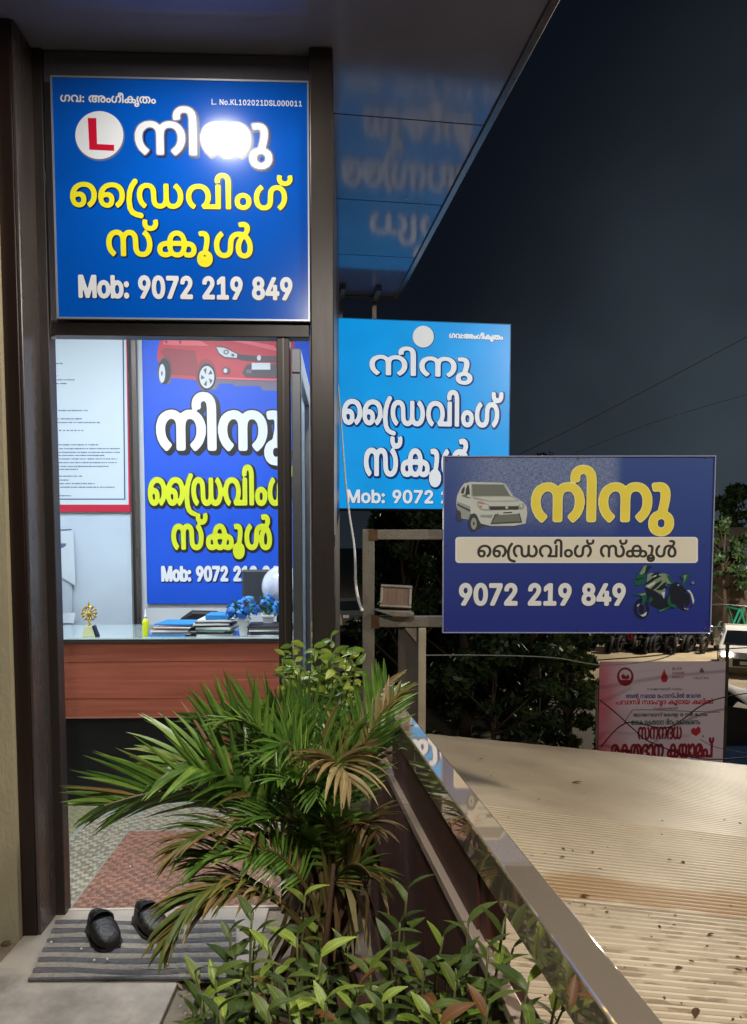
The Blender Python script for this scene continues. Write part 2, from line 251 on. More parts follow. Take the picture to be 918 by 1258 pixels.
GL[3391] = (0.183, [[-14,338,16,334,39,320,54,299,61,271,63,235,63,0,28,0,27,257,21,289,14,299,5,306,-15,310,-34,304,-43,296,-48,287,-50,272,-49,257,-82,251,-85,269,-83,286,-79,300,-72,312,-63,321,-49,331,-32,336]])
GL[3393] = (0.266, [[62,-91,32,-86,20,-80,4,-67,-8,-43,-10,-11,-1,15,7,26,20,37,47,47,62,48,82,46,104,37,123,20,132,-1,134,-32,127,-54,111,-75,87,-88], [62,-65,81,-60,93,-51,99,-40,101,-21,99,-3,90,11,77,19,62,22,43,17,31,8,25,-3,22,-22,25,-40,34,-54,47,-62], [42,227,63,225,80,218,94,204,102,186,105,160,102,126,94,86,80,34,48,40,62,96,68,132,69,166,66,181,61,189,53,195,42,198,14,195,7,223]])
GL[3400] = (1.147, [[95,-5,80,-3,65,1,51,8,39,19,24,44,16,77,17,116,21,136,29,155,38,172,50,187,80,210,116,223,150,227,192,222,225,208,245,190,262,162,270,130,270,92,263,63,250,38,232,17,206,-4,187,22,214,45,223,59,230,75,234,93,235,115,233,134,228,151,220,165,209,178,186,192,155,198,121,195,91,181,68,158,53,127,48,91,53,57,59,43,68,33,80,26,96,23,110,26,121,34,129,49,130,68,126,84,117,95,100,103,77,101,56,91,37,75,31,99,44,112,61,123,79,129,93,131,112,130,129,126,143,117,153,105,160,90,163,71,161,46,155,28,145,14,131,4,115,-3], [382,-5,366,-3,352,1,338,8,326,19,311,44,303,77,304,116,308,136,315,155,325,172,337,187,366,210,403,223,437,227,479,222,512,208,532,190,549,162,557,130,557,92,549,63,536,38,519,17,493,-4,474,22,500,45,510,59,517,75,521,93,522,115,520,134,514,151,506,165,496,178,472,192,442,198,408,195,378,181,355,158,340,127,335,91,339,57,346,43,355,33,366,26,383,23,397,26,407,34,415,49,417,68,413,84,404,95,387,103,364,101,343,91,324,75,318,99,331,112,347,123,366,129,380,131,399,130,415,126,429,117,440,105,447,90,450,71,448,46,442,28,432,14,418,4,401,-3]])
GL[3361] = (0.981, [[239,-5,218,-3,200,4,185,16,174,32,167,48,164,67,161,140,158,164,147,185,137,193,125,197,101,197,89,194,79,188,62,168,53,139,51,105,59,71,74,44,99,20,78,-4,55,16,37,38,23,69,17,98,16,134,25,170,37,193,55,210,84,224,111,227,137,224,157,217,173,205,186,187,192,171,195,154,199,65,204,48,210,38,228,26,252,25,271,33,283,49,288,64,290,87,291,222,325,222,325,100,327,66,332,52,340,39,351,30,363,26,390,26,402,30,413,37,429,59,438,89,439,123,431,152,416,179,391,200,415,226,435,207,452,186,463,167,470,145,474,120,475,98,472,76,463,50,453,33,440,18,424,7,405,-1,383,-5,363,-4,346,-1,333,5,319,17,306,33,308,32,299,20,280,4,261,-3]])
GL[3381] = (0.768, [[137,227,171,223,204,211,229,190,245,162,254,124,252,84,240,52,217,21,207,28,321,28,321,222,356,222,356,0,187,0,174,24,193,40,207,60,216,84,219,109,217,134,209,155,201,169,186,184,166,194,148,197,122,197,100,191,81,180,64,159,54,133,51,109,54,85,63,60,77,40,100,22,80,-4,56,15,38,35,23,66,16,97,18,135,28,167,47,194,69,211,103,223]])
GL[3330] = (0.363, [[91,-5,58,1,45,7,34,16,25,27,18,40,13,71,18,101,25,114,34,125,59,140,91,146,122,140,147,125,156,115,163,102,167,87,169,71,167,54,163,40,147,16,122,0], [91,118,69,114,56,103,48,87,47,70,48,54,56,37,70,27,91,22,112,27,125,37,132,49,135,71,133,87,125,103,112,114]])
GL[3351] = (0.719, [[249,227,276,224,300,213,318,197,332,175,341,149,344,111,340,81,328,49,309,21,282,-3,260,21,285,45,301,71,308,105,307,139,297,168,280,188,270,194,258,197,232,196,221,191,212,183,202,164,198,137,196,68,187,37,178,23,164,10,150,2,133,-3,97,-4,72,3,46,20,30,40,19,73,16,105,20,143,31,175,51,202,78,227,99,202,74,179,59,152,51,117,53,83,62,54,79,34,89,28,101,25,129,26,146,37,157,55,161,81,164,156,168,175,175,190,188,206,205,218,227,225]])
GL[3405] = (0, [[-45,237,-75,242,-98,255,-112,275,-117,302,-113,328,-83,322,-86,299,-80,280,-67,269,-45,264,-21,269,-9,280,-3,299,-6,322,24,328,28,302,23,275,9,255,-14,242]])
GL[3384] = (0.981, [[251,227,272,225,290,218,305,206,317,190,323,174,327,155,329,82,334,54,339,43,346,35,354,29,365,25,389,25,401,28,412,34,428,54,438,83,439,118,432,152,416,179,391,202,413,227,436,207,450,189,466,159,474,125,474,89,466,52,453,29,430,8,407,-2,379,-5,353,-2,333,5,317,18,305,35,298,51,295,68,291,157,288,171,280,184,265,195,239,198,219,189,207,174,202,158,200,136,200,0,165,0,165,123,163,156,159,170,151,183,139,192,127,197,101,197,89,192,78,185,61,163,52,134,52,100,59,71,75,44,99,22,76,-3,56,15,38,36,28,55,20,77,16,103,16,125,20,153,27,172,37,190,51,204,67,216,86,223,108,227,128,226,144,223,157,217,172,205,184,189,182,190,191,202,211,218,229,225]])
GL[3349] = (0.832, [[87,-5,55,0,32,13,18,34,13,61,18,86,23,97,34,109,59,123,90,129,128,131,303,131,337,128,361,122,383,109,396,92,403,70,402,47,399,34,390,17,375,5,363,0,334,-5,293,0,301,27,327,23,346,26,356,30,365,41,368,52,369,66,366,78,359,86,350,94,337,99,290,103,93,102,66,93,58,88,52,80,48,69,48,55,50,44,55,36,71,26,94,24,117,29,141,43,161,21,126,2,107,-3], [210,227,225,226,245,221,262,212,276,199,287,183,295,164,301,143,303,112,302,85,297,62,289,42,278,25,265,12,249,3,231,-3,210,-5,190,-3,171,3,155,12,141,25,130,41,122,62,117,85,115,112,117,137,122,160,130,179,141,196,155,210,171,219,189,225], [210,199,195,198,178,190,169,182,161,171,152,141,151,91,158,57,165,45,173,35,183,29,195,25,214,23,227,26,238,30,248,38,260,57,268,90,268,133,262,161,251,181,235,194]])
GL[3394] = (0.266, [[62,-91,32,-86,19,-80,9,-72,0,-61,-8,-43,-10,-11,-1,15,7,26,20,37,47,47,62,48,82,46,107,35,123,20,132,-1,134,-32,127,-54,111,-75,86,-88], [61,23,40,19,26,9,19,-2,16,-22,18,-37,26,-52,40,-61,62,-66,83,-61,97,-52,104,-41,107,-21,106,-6,97,9,83,19], [62,-39,42,-36,28,-26,18,-7,17,15,32,39,50,27,41,21,37,13,37,4,40,-4,51,-11,69,-11,81,-6,87,5,84,17,74,25,91,39,106,17,108,7,106,-7,99,-22,89,-32,77,-38], [42,227,63,225,80,218,94,204,102,186,105,160,102,126,94,86,80,34,48,40,62,96,68,132,69,166,66,181,61,189,53,195,42,198,14,195,7,223]])
GL[3454] = (0.837, [[314,318,340,314,360,302,368,292,373,280,374,258,371,244,361,226,308,168,292,143,280,109,279,69,286,45,293,34,301,29,322,23,333,24,346,30,353,36,361,48,367,79,365,113,353,146,336,171,315,188,292,197,263,198,242,194,229,187,217,178,207,162,199,131,196,76,193,55,186,35,173,18,154,4,128,-4,97,-4,66,5,41,24,27,46,19,73,16,112,18,137,25,159,34,180,51,202,78,227,99,202,74,179,61,156,52,128,51,94,56,68,67,47,82,32,101,25,121,25,141,32,154,48,160,71,163,129,167,157,178,183,196,203,208,212,225,220,260,227,297,224,335,211,360,192,379,168,393,141,402,106,402,68,395,41,382,20,364,5,341,-3,322,-5,299,-2,283,3,270,12,260,23,250,42,245,60,243,80,244,104,248,125,256,145,280,181,329,232,339,251,338,271,333,280,326,285,307,289,279,284,271,312]])
GL[3333] = (1.199, [[147,227,174,225,198,221,252,199,273,182,280,171,283,160,284,141,280,125,268,113,249,101,255,101,270,93,285,75,289,51,287,39,281,25,268,10,248,0,220,-5,192,-3,174,3,158,12,145,24,133,44,127,62,123,87,124,111,128,132,136,152,147,171,162,188,177,199,196,211,215,219,237,225,263,227,299,224,322,216,344,202,365,178,375,99,375,0,340,0,340,120,338,149,333,165,325,177,314,188,299,195,284,199,258,200,236,197,216,192,200,183,187,172,168,145,160,123,157,102,157,79,162,58,171,41,184,30,201,23,219,22,236,25,248,33,254,44,255,62,249,74,237,83,220,87,200,87,200,115,231,119,245,129,250,141,251,153,248,165,241,175,231,184,211,191,181,198,155,199,134,199,113,195,95,187,80,177,68,165,60,150,53,128,51,109,54,85,63,60,77,40,100,22,80,-4,60,11,45,26,35,40,25,60,18,84,16,104,16,123,20,146,28,167,37,181,62,204,83,216,102,222], [498,-5,475,-2,460,4,444,17,432,33,424,52,421,73,422,97,429,120,437,133,453,149,473,159,488,162,507,161,527,155,543,144,556,129,568,107,572,83,562,84,555,102,543,118,531,127,518,132,497,134,481,130,469,122,461,111,456,96,455,79,456,60,461,47,467,36,476,29,488,24,499,23,514,25,524,29,535,38,541,47,547,64,550,80,549,119,546,138,537,157,526,171,511,183,491,193,473,197,448,198,428,196,402,185,392,176,383,162,376,133,375,82,354,182,374,202,395,216,423,225,452,227,483,225,515,215,537,202,559,181,573,155,582,124,584,88,577,51,566,28,547,8,527,-1]])
GL[3392] = (0.183, [[-44,338,-5,334,20,324,43,305,55,283,61,254,63,227,63,0,28,0,28,236,25,264,18,284,6,299,-9,307,-35,312,-61,310,-76,302,-83,288,-81,272,-76,264,-70,260,-58,259,-45,261,-39,265,-33,273,-31,285,-32,296,-38,309,-47,317,-10,309,-3,289,-6,264,-13,250,-23,241,-37,235,-55,232,-70,233,-87,238,-101,247,-109,258,-114,272,-115,288,-112,302,-104,315,-93,325,-78,333]])
GL[3395] = (0.195, [[12,-127,-6,-125,-23,-120,-34,-114,-46,-103,-54,-89,-57,-77,-57,-61,-53,-44,-47,-35,-35,-23,-24,-18,-6,-13,13,-12,31,-14,49,-20,62,-28,79,-42,70,-66,45,-47,19,-40,-6,-43,-17,-49,-22,-56,-24,-76,-17,-89,1,-98,26,-97,46,-89,58,-72,62,-50,58,-20,26,70,19,103,20,147,27,173,36,199,48,222,84,222,68,191,59,167,55,143,53,117,59,80,90,-10,94,-33,95,-56,88,-84,80,-98,70,-108,58,-117,43,-122]])
GL[3364] = (0.813, [[203,-5,179,-2,154,9,136,29,125,55,121,88,126,125,141,156,162,182,195,209,217,219,251,226,286,226,318,220,345,208,365,190,382,162,388,141,391,119,390,92,384,68,375,47,363,29,348,13,326,-4,307,22,322,33,336,48,347,66,353,83,355,103,354,128,348,150,340,165,329,178,316,188,300,195,282,199,256,199,235,196,225,193,198,178,182,162,169,142,160,117,157,95,158,66,163,49,176,32,192,25,203,23,218,25,229,30,238,39,245,52,248,66,249,105,240,136,221,166,199,185,171,197,137,199,104,193,79,178,68,165,59,151,54,134,51,116,52,94,56,76,63,60,72,46,83,34,100,22,80,-4,60,11,45,26,35,40,25,60,16,97,18,135,28,167,48,194,76,213,112,225,155,226,189,219,210,210,234,193,257,170,271,148,278,132,285,97,284,74,281,55,273,33,264,20,252,9,238,2,222,-3]])
GL[3375] = (0.83, [[265,-5,236,-2,215,4,186,17,166,34,150,52,137,76,128,103,125,130,127,155,134,178,147,199,164,214,188,224,211,227,238,223,260,213,277,195,286,180,291,163,294,124,288,91,275,61,256,36,231,17,194,1,161,-5,128,-3,100,3,76,15,56,30,39,50,27,73,18,105,16,141,20,167,32,193,52,212,78,224,96,227,114,226,142,219,163,203,169,196,145,173,135,187,121,196,103,199,82,195,70,188,63,180,56,166,52,153,51,119,57,92,69,67,86,47,109,31,130,25,158,23,186,26,210,35,229,51,245,74,255,98,259,127,257,159,247,181,232,194,214,199,196,197,181,189,170,176,162,157,160,133,162,112,168,87,177,68,189,52,214,31,257,23,295,26,314,33,335,48,346,62,357,85,363,118,361,148,351,180,334,208,362,227,384,192,396,153,398,133,397,105,387,67,368,36,355,24,340,13,322,5,302,-1]])
GL[3390] = (0.404, [[186,112,184,84,180,63,173,43,163,26,149,13,132,2,117,-2,93,-5,61,0,37,14,19,37,7,68,42,75,53,46,68,30,88,23,111,26,129,37,141,56,148,81,150,111,148,142,141,166,129,185,112,196,90,199,71,193,55,176,43,148,8,155,22,187,41,209,65,222,97,227,120,225,134,220,150,209,163,196,173,179,180,160,184,139]])
GL[3374] = (0.58, [[142,227,171,225,196,220,217,210,234,198,248,181,258,161,263,141,266,112,266,0,145,0,24,0,25,127,29,153,38,175,55,198,81,215,108,224], [123,198,107,196,90,188,77,174,67,155,61,136,59,111,59,27,61,27,92,54,119,81,139,110,150,133,155,161,151,181,146,190,139,195], [189,158,185,128,169,94,142,59,100,18,99,26,231,28,231,114,226,149,220,163,210,178,195,189,172,198,172,201,186,180]])
GL[3370] = (0.719, [[92,139,117,136,137,129,152,117,165,98,171,74,168,47,162,33,153,23,143,28,296,28,296,222,331,222,331,0,132,0,120,21,131,36,136,50,136,78,126,98,119,103,107,109,82,110,70,106,59,97,51,86,47,72,47,56,51,44,59,30,70,20,52,-3,33,15,21,31,14,50,13,72,17,91,25,108,38,122,55,132,75,137]])
GL[3367] = (0.731, [[250,-5,229,-3,209,5,187,25,180,36,185,35,175,21,164,10,151,3,136,-2,119,-5,98,-4,78,1,60,10,41,27,24,56,17,83,16,118,21,147,34,178,51,201,78,225,99,201,72,174,62,159,56,142,52,122,51,99,54,78,61,59,71,44,84,32,95,27,113,24,128,26,143,32,154,42,161,57,165,89,166,222,200,222,201,85,203,63,209,47,217,37,226,30,238,26,251,24,265,26,277,30,297,47,306,64,312,83,314,105,312,133,306,152,296,171,282,187,266,200,289,225,320,195,340,162,349,126,348,82,337,48,327,31,313,17,285,1]])
GL[3366] = (0.514, [[150,227,182,224,211,212,227,196,236,173,236,151,227,132,211,117,196,110,194,112,210,106,223,98,232,87,238,75,241,62,240,44,236,31,226,16,204,2,182,-3,152,-4,122,0,130,28,157,24,177,25,195,31,204,42,206,61,201,77,187,89,166,95,129,96,129,124,168,126,180,129,191,135,198,143,201,154,202,166,199,177,188,189,166,197,141,198,113,192,96,183,82,171,71,156,62,131,57,102,56,71,60,34,66,4,33,-2,24,43,21,83,23,117,32,152,43,175,65,200,85,213,110,223]])
GL[3376] = (0.59, [[146,227,191,222,210,215,232,202,246,190,257,176,266,160,275,137,279,111,279,80,275,58,265,33,255,19,238,6,217,-2,194,-5,176,-3,156,4,139,17,125,37,118,62,117,88,122,113,132,133,148,149,161,156,176,161,198,162,213,159,231,150,246,137,257,121,265,102,268,83,258,84,251,102,238,118,227,127,214,132,199,134,182,132,169,125,159,115,153,101,151,85,151,67,155,50,161,39,169,30,180,25,194,23,216,28,232,41,243,64,246,101,241,139,232,159,213,179,184,193,146,198,125,197,107,192,91,185,77,175,60,153,54,136,52,116,52,94,56,76,63,60,72,46,83,34,100,22,80,-4,60,11,41,31,27,55,19,78,16,111,19,139,28,165,43,187,65,206,87,218,114,225]])
GL[3398] = (0.573, [[95,-5,80,-3,65,1,51,8,39,19,24,44,16,77,17,116,21,136,29,155,38,172,50,187,80,210,116,223,150,227,192,222,225,208,245,190,262,162,270,130,270,92,263,63,250,38,232,17,206,-4,187,22,214,45,223,59,230,75,234,93,235,115,233,134,228,151,220,165,209,178,186,192,155,198,121,195,91,181,68,158,53,127,48,91,53,57,59,43,68,33,80,26,96,23,110,26,121,34,129,49,130,68,126,84,117,95,100,103,77,101,56,91,37,75,31,99,44,112,61,123,79,129,93,131,112,130,129,126,143,117,153,105,160,90,163,71,161,46,155,28,145,14,131,4,115,-3]])
GL[3399] = (0.477, [[146,-5,115,-2,91,4,70,13,51,27,39,39,26,60,18,84,16,105,16,127,22,153,29,169,43,188,56,200,76,212,98,220,122,225,153,227,176,224,194,218,211,206,222,188,224,169,218,147,205,132,186,123,164,120,142,124,124,136,115,150,111,166,112,183,118,200,155,207,144,192,140,174,144,158,154,149,167,146,179,148,186,154,192,165,191,182,181,194,163,201,140,201,116,198,99,193,85,185,73,174,61,157,55,142,51,106,57,77,70,53,90,35,115,24,155,20,169,23,179,28,188,37,190,48,189,60,183,70,171,76,158,76,149,73,142,65,138,53,138,39,143,26,153,16,116,23,114,27,110,40,109,57,113,73,119,84,129,93,139,98,165,102,190,98,210,84,219,69,222,54,221,39,214,22,203,11,188,2,169,-3]])
GL[3453] = (0.961, [[293,227,339,223,376,213,403,199,419,189,438,170,448,155,455,139,462,115,465,89,463,68,460,50,449,27,438,14,426,5,411,-1,384,-5,360,-2,341,6,328,15,316,32,308,54,304,80,307,115,320,149,342,181,391,232,398,244,401,254,402,264,399,274,388,285,368,289,340,284,333,312,360,317,387,317,406,313,419,304,430,292,436,275,436,258,432,244,417,218,373,171,358,152,345,122,340,91,343,55,347,45,355,34,367,26,381,23,394,24,408,29,418,39,425,53,428,72,429,97,425,118,419,137,409,153,395,168,378,180,362,188,322,197,265,197,243,193,222,186,197,172,173,148,161,122,157,89,160,57,165,45,173,34,183,28,197,24,212,24,224,27,238,39,247,61,250,94,246,121,236,145,218,170,199,185,177,195,144,199,110,195,84,181,71,169,62,155,55,139,51,116,52,94,56,76,63,60,72,46,83,34,100,22,80,-4,56,15,38,35,25,60,17,91,16,123,22,152,37,181,57,201,87,218,119,226,155,226,189,220,210,210,251,176,271,148,280,124,285,88,281,55,276,38,267,24,248,6,228,-2,197,-5,174,0,150,13,136,29,125,55,121,88,125,118,132,140,145,163,159,180,181,197,206,211,229,219,259,225]])
GL[3378] = (0.689, [[316,222,316,0,25,0,26,146,32,173,42,193,54,205,69,215,100,225,122,227,145,225,164,221,180,213,200,197,212,172,218,141,218,89,60,89,60,28,281,28,281,222], [122,199,94,195,75,182,63,161,60,129,60,117,122,117,184,117,182,154,172,178,155,193,137,198]])
GL[3363] = (1.097, [[144,227,174,224,192,219,211,207,231,188,225,189,248,212,266,222,286,226,315,226,336,219,358,201,367,189,362,186,386,213,399,220,414,225,436,227,458,225,471,221,489,212,508,195,524,167,531,139,532,104,528,75,514,44,498,21,471,-4,449,21,472,41,486,63,495,90,498,117,496,139,490,159,481,175,469,187,449,197,421,197,402,187,389,170,385,156,383,132,383,0,348,0,348,147,344,169,334,184,326,191,314,196,296,198,282,196,270,192,261,185,252,173,248,161,244,129,244,0,210,0,209,132,207,152,201,170,192,183,180,191,165,196,147,198,129,197,110,193,83,177,64,154,56,136,51,117,49,96,51,71,55,54,62,40,75,29,90,24,106,24,118,30,128,44,131,63,129,81,118,96,101,103,78,101,57,91,38,75,32,99,53,118,80,129,109,131,122,129,137,122,154,105,162,85,164,56,156,28,140,8,124,0,111,-4,81,-3,66,1,53,8,41,19,31,33,20,64,17,107,19,127,26,153,43,182,60,199,73,208,102,221]])
GL[3359] = (0.451, [[108,227,141,225,163,221,188,213,215,200,196,174,169,187,141,195,102,198,74,193,61,186,51,174,49,160,53,145,61,136,77,130,151,126,168,122,185,115,198,104,207,91,211,74,211,54,206,36,199,24,188,14,175,6,158,0,139,-4,116,-5,84,-3,50,5,8,24,26,50,56,35,82,27,113,24,141,26,161,33,172,44,177,59,174,77,165,88,150,95,76,100,53,105,40,112,26,123,19,135,14,152,15,171,18,184,24,195,41,211,55,219,72,224]])
GL[3385] = (0.954, [[92,139,117,136,137,129,152,117,165,98,171,74,168,47,162,33,153,23,143,28,271,28,277,0,132,0,120,21,130,34,136,47,138,63,135,83,126,98,112,107,88,111,68,104,59,97,51,86,47,62,49,50,54,38,70,20,52,-3,30,18,19,36,14,55,13,77,20,100,34,119,50,130,70,136], [343,227,384,222,416,208,439,186,454,157,461,119,460,92,457,74,443,42,419,13,397,-4,377,22,393,33,407,48,417,66,423,84,426,103,424,128,420,145,411,165,400,177,388,187,361,196,342,198,324,196,297,186,284,176,271,159,262,139,258,116,260,86,268,62,282,42,304,24,288,0,275,0,246,39,233,61,226,80,223,98,223,118,226,141,232,162,240,177,254,194,266,204,286,216,303,222]])
GL[3334] = (1.321, [[147,227,174,225,198,221,252,199,273,182,280,171,283,160,284,141,280,125,268,113,249,101,255,101,270,93,285,75,289,51,287,39,281,25,268,10,248,0,220,-5,192,-3,174,3,158,12,145,24,133,44,127,62,123,87,124,111,128,132,136,152,147,171,162,188,177,199,196,211,215,219,237,225,263,227,299,224,322,216,344,202,365,178,375,99,375,0,340,0,340,120,338,149,333,165,325,177,314,188,299,195,284,199,258,200,236,197,216,192,200,183,187,172,168,145,160,123,157,102,157,79,162,58,171,41,184,30,201,23,219,22,236,25,248,33,254,44,255,62,249,74,237,83,220,87,200,87,200,115,231,119,245,129,250,141,251,153,248,165,241,175,231,184,211,191,181,198,155,199,134,199,113,195,95,187,80,177,68,165,60,150,53,128,51,109,54,85,63,60,77,40,100,22,80,-4,60,11,45,26,35,40,25,60,18,84,16,104,16,123,20,146,28,167,37,181,62,204,83,216,102,222], [448,227,472,225,501,218,525,205,545,187,560,165,570,139,575,114,576,82,573,60,565,36,552,18,535,5,515,-2,484,-5,461,-1,440,12,425,30,416,55,416,78,422,104,437,125,451,136,468,144,498,152,527,153,559,150,586,141,604,131,623,113,637,90,646,65,649,44,647,11,639,-18,621,-45,599,-63,565,-76,531,-80,494,-79,456,-69,468,-41,493,-49,520,-51,547,-50,571,-43,585,-34,594,-26,604,-13,610,2,614,23,615,42,613,61,608,77,593,100,581,110,566,119,534,125,511,125,487,121,469,112,456,97,451,82,450,61,458,40,467,30,478,25,492,23,509,26,523,33,530,40,535,50,541,68,541,112,532,150,524,164,513,177,486,192,460,198,434,197,410,190,395,179,384,164,378,146,375,124,375,82,353,180,371,200,392,215,418,224]])
GL[3356] = (0.753, [[119,227,149,224,174,217,195,204,213,184,201,188,222,210,244,223,268,227,295,225,318,218,336,206,349,191,355,179,360,160,358,129,354,117,345,105,321,87,255,73,224,69,80,66,62,64,52,58,49,51,49,41,51,33,56,28,75,23,102,24,144,35,213,64,255,78,281,90,298,92,316,89,328,85,340,75,347,64,350,46,348,29,341,16,330,5,316,-2,304,-4,275,-4,255,3,240,17,231,42,231,53,235,63,248,76,277,87,266,77,260,64,259,46,262,34,270,25,284,20,301,21,311,26,319,39,318,55,311,66,300,71,280,72,266,67,253,59,251,62,233,47,209,32,165,13,133,2,106,-3,76,-5,52,-1,35,6,22,18,16,36,16,51,18,61,28,77,47,88,80,93,235,93,271,96,291,100,303,105,314,114,321,125,325,138,326,155,321,172,314,182,304,191,294,196,277,199,259,198,238,189,226,172,221,146,221,104,187,104,185,155,181,169,173,182,161,191,143,198,97,199,73,194,57,185,51,175,46,153,50,135,60,124,81,120,97,125,104,135,107,150,103,162,93,170,77,172,58,170,42,162,28,150,30,166,54,184,77,191,106,189,123,180,134,163,137,143,131,122,118,107,97,98,71,96,47,102,29,115,19,135,18,164,26,187,43,206,63,217,88,225]])
GL[3383] = (0.921, [[92,139,117,136,137,129,152,117,165,98,171,74,168,47,162,33,153,23,143,28,271,28,277,0,132,0,120,21,130,34,136,47,138,63,135,83,126,98,112,107,88,111,68,104,59,97,51,86,47,62,49,50,54,38,70,20,52,-3,30,18,19,36,14,55,13,77,20,100,34,119,50,130,70,136], [264,0,264,156,261,179,253,192,241,199,224,197,212,187,208,171,210,153,218,138,230,128,249,123,280,122,297,124,318,131,340,144,363,166,381,191,399,222,432,222,432,0], [237,227,257,225,274,218,287,205,294,189,298,161,298,28,398,28,398,141,400,178,388,153,371,133,351,116,329,104,311,98,286,94,251,95,225,100,204,109,186,126,176,148,174,175,181,196,195,214,214,224]])
GL[3379] = (0.581, [[160,199,123,196,93,187,67,172,50,151,47,113,50,98,56,87,64,79,75,74,88,74,103,77,114,89,118,105,116,122,106,135,91,140,69,138,56,130,36,109,26,132,47,152,71,164,97,167,122,161,140,146,149,127,151,100,144,78,129,60,110,50,79,46,56,51,38,63,24,82,17,108,17,136,23,161,34,179,49,195,68,207,99,219,127,225,160,227,195,225,216,221,239,213,255,201,265,186,270,166,267,142,255,124,238,112,217,105,179,112,179,124,210,127,227,137,234,149,234,168,226,182,211,191,190,197], [275,58,272,40,264,25,254,14,238,6,203,0,80,-1,61,-9,57,-15,55,-23,56,-35,60,-41,70,-47,83,-51,267,-52,267,-81,79,-79,60,-76,45,-70,33,-60,26,-51,20,-31,23,-8,32,8,51,21,67,26,85,28,205,29,221,32,232,39,237,47,240,58,239,69,235,79,227,87,214,93,179,96,179,117,221,114,250,104,258,97,267,86,273,73]])
OUT = {k: (v[0], [np.array(x, float).reshape(-1, 2)/500. for x in v[1]]) for k, v in GL.items()}
# the sign of a following ra, written before its consonant: drawn as a stroke
RA = np.array([(.17, .50), (.10, .40), (.055, .28), (.04, .12), (.06, -.03), (.11, -.11), (.19, -.15), (.28, -.17)])
def layout(s, track=0.):
    x = 0; loops = []; strokes = []
    for ch in s:
        if ch == ' ': x += .26; continue
        if ch == '\u0001':
            strokes.append(RA+np.array([x, 0])); x += .19; continue
        if ord(ch) not in OUT: continue
        a, ls = OUT[ord(ch)]
        for l in ls: loops.append(l+np.array([x, 0]))
        x += a+track
    return loops, strokes
def march(F, xs, ys, lev):
    """polygons where F < lev on a regular grid; runs of full cells become one quad"""
    G = F-lev; V = []; Fc = []
    ins = G < 0; H, W = G.shape
    full = ins[:-1, :-1] & ins[1:, :-1] & ins[:-1, 1:] & ins[1:, 1:]; any_ = ins[:-1, :-1] | ins[1:, :-1] | ins[:-1, 1:] | ins[1:, 1:]
    for j in range(H-1):
        i = 0
        while i < W-1:
            if full[j, i]:
                k = i
                while k < W-1 and full[j, k]: k += 1
                b = len(V); V += [(xs[i], ys[j]), (xs[k], ys[j]), (xs[k], ys[j+1]), (xs[i], ys[j+1])]; Fc.append((b, b+1, b+2, b+3)); i = k; continue
            if any_[j, i]:
                c = [(i, j), (i+1, j), (i+1, j+1), (i, j+1)]; poly = []
                for a in range(4):
                    p, q = c[a], c[(a+1) % 4]; gp, gq = G[p[1], p[0]], G[q[1], q[0]]
                    if gp < 0: poly.append((xs[p[0]], ys[p[1]]))
                    if (gp < 0) != (gq < 0):
                        t = gp/(gp-gq); poly.append((xs[p[0]]+t*(xs[q[0]]-xs[p[0]]), ys[p[1]]+t*(ys[q[1]]-ys[p[1]])))
                if len(poly) > 2: b = len(V); V += poly; Fc.append(tuple(range(b, b+len(poly))))
            i += 1
    return V, Fc
def field(loops, strokes, sw, xs, ys):
    X, Y = np.meshgrid(xs, ys); px = X.ravel(); py = Y.ravel(); D = np.full(px.shape, 1e9); Wn = np.zeros(px.shape)
    for l in loops:
        A = l; B = np.roll(l, -1, 0); m = sw*4
        lo, hi = l.min(0)-m, l.max(0)+m; sel = np.where((px > lo[0]) & (px < hi[0]) & (py > lo[1]) & (py < hi[1]))[0]
        if not len(sel): continue
        qx = px[sel][:, None]; qy = py[sel][:, None]
        ax, ay = A[:, 0], A[:, 1]; dx, dy = (B-A)[:, 0], (B-A)[:, 1]; L2 = dx*dx+dy*dy+1e-18
        t = np.clip(((qx-ax)*dx+(qy-ay)*dy)/L2, 0, 1); d = np.hypot(qx-ax-t*dx, qy-ay-t*dy).min(1)
        D[sel] = np.minimum(D[sel], d)
        up = (ay <= qy) & (ay+dy > qy); dn = (ay > qy) & (ay+dy <= qy); cr = dx*(qy-ay)-(qx-ax)*dy
        Wn[sel] += (up & (cr > 0)).sum(1)-(dn & (cr < 0)).sum(1)
    D = np.where(np.abs(Wn) > .5, -D, D)
    for s_ in strokes:
        for a, b in zip(s_[:-1], s_[1:]):
            d = b-a; t = np.clip(((px-a[0])*d[0]+(py-a[1])*d[1])/(d@d), 0, 1); D = np.minimum(D, np.hypot(px-a[0]-t*d[0], py-a[1]-t*d[1])-sw)
    return D.reshape(X.shape)
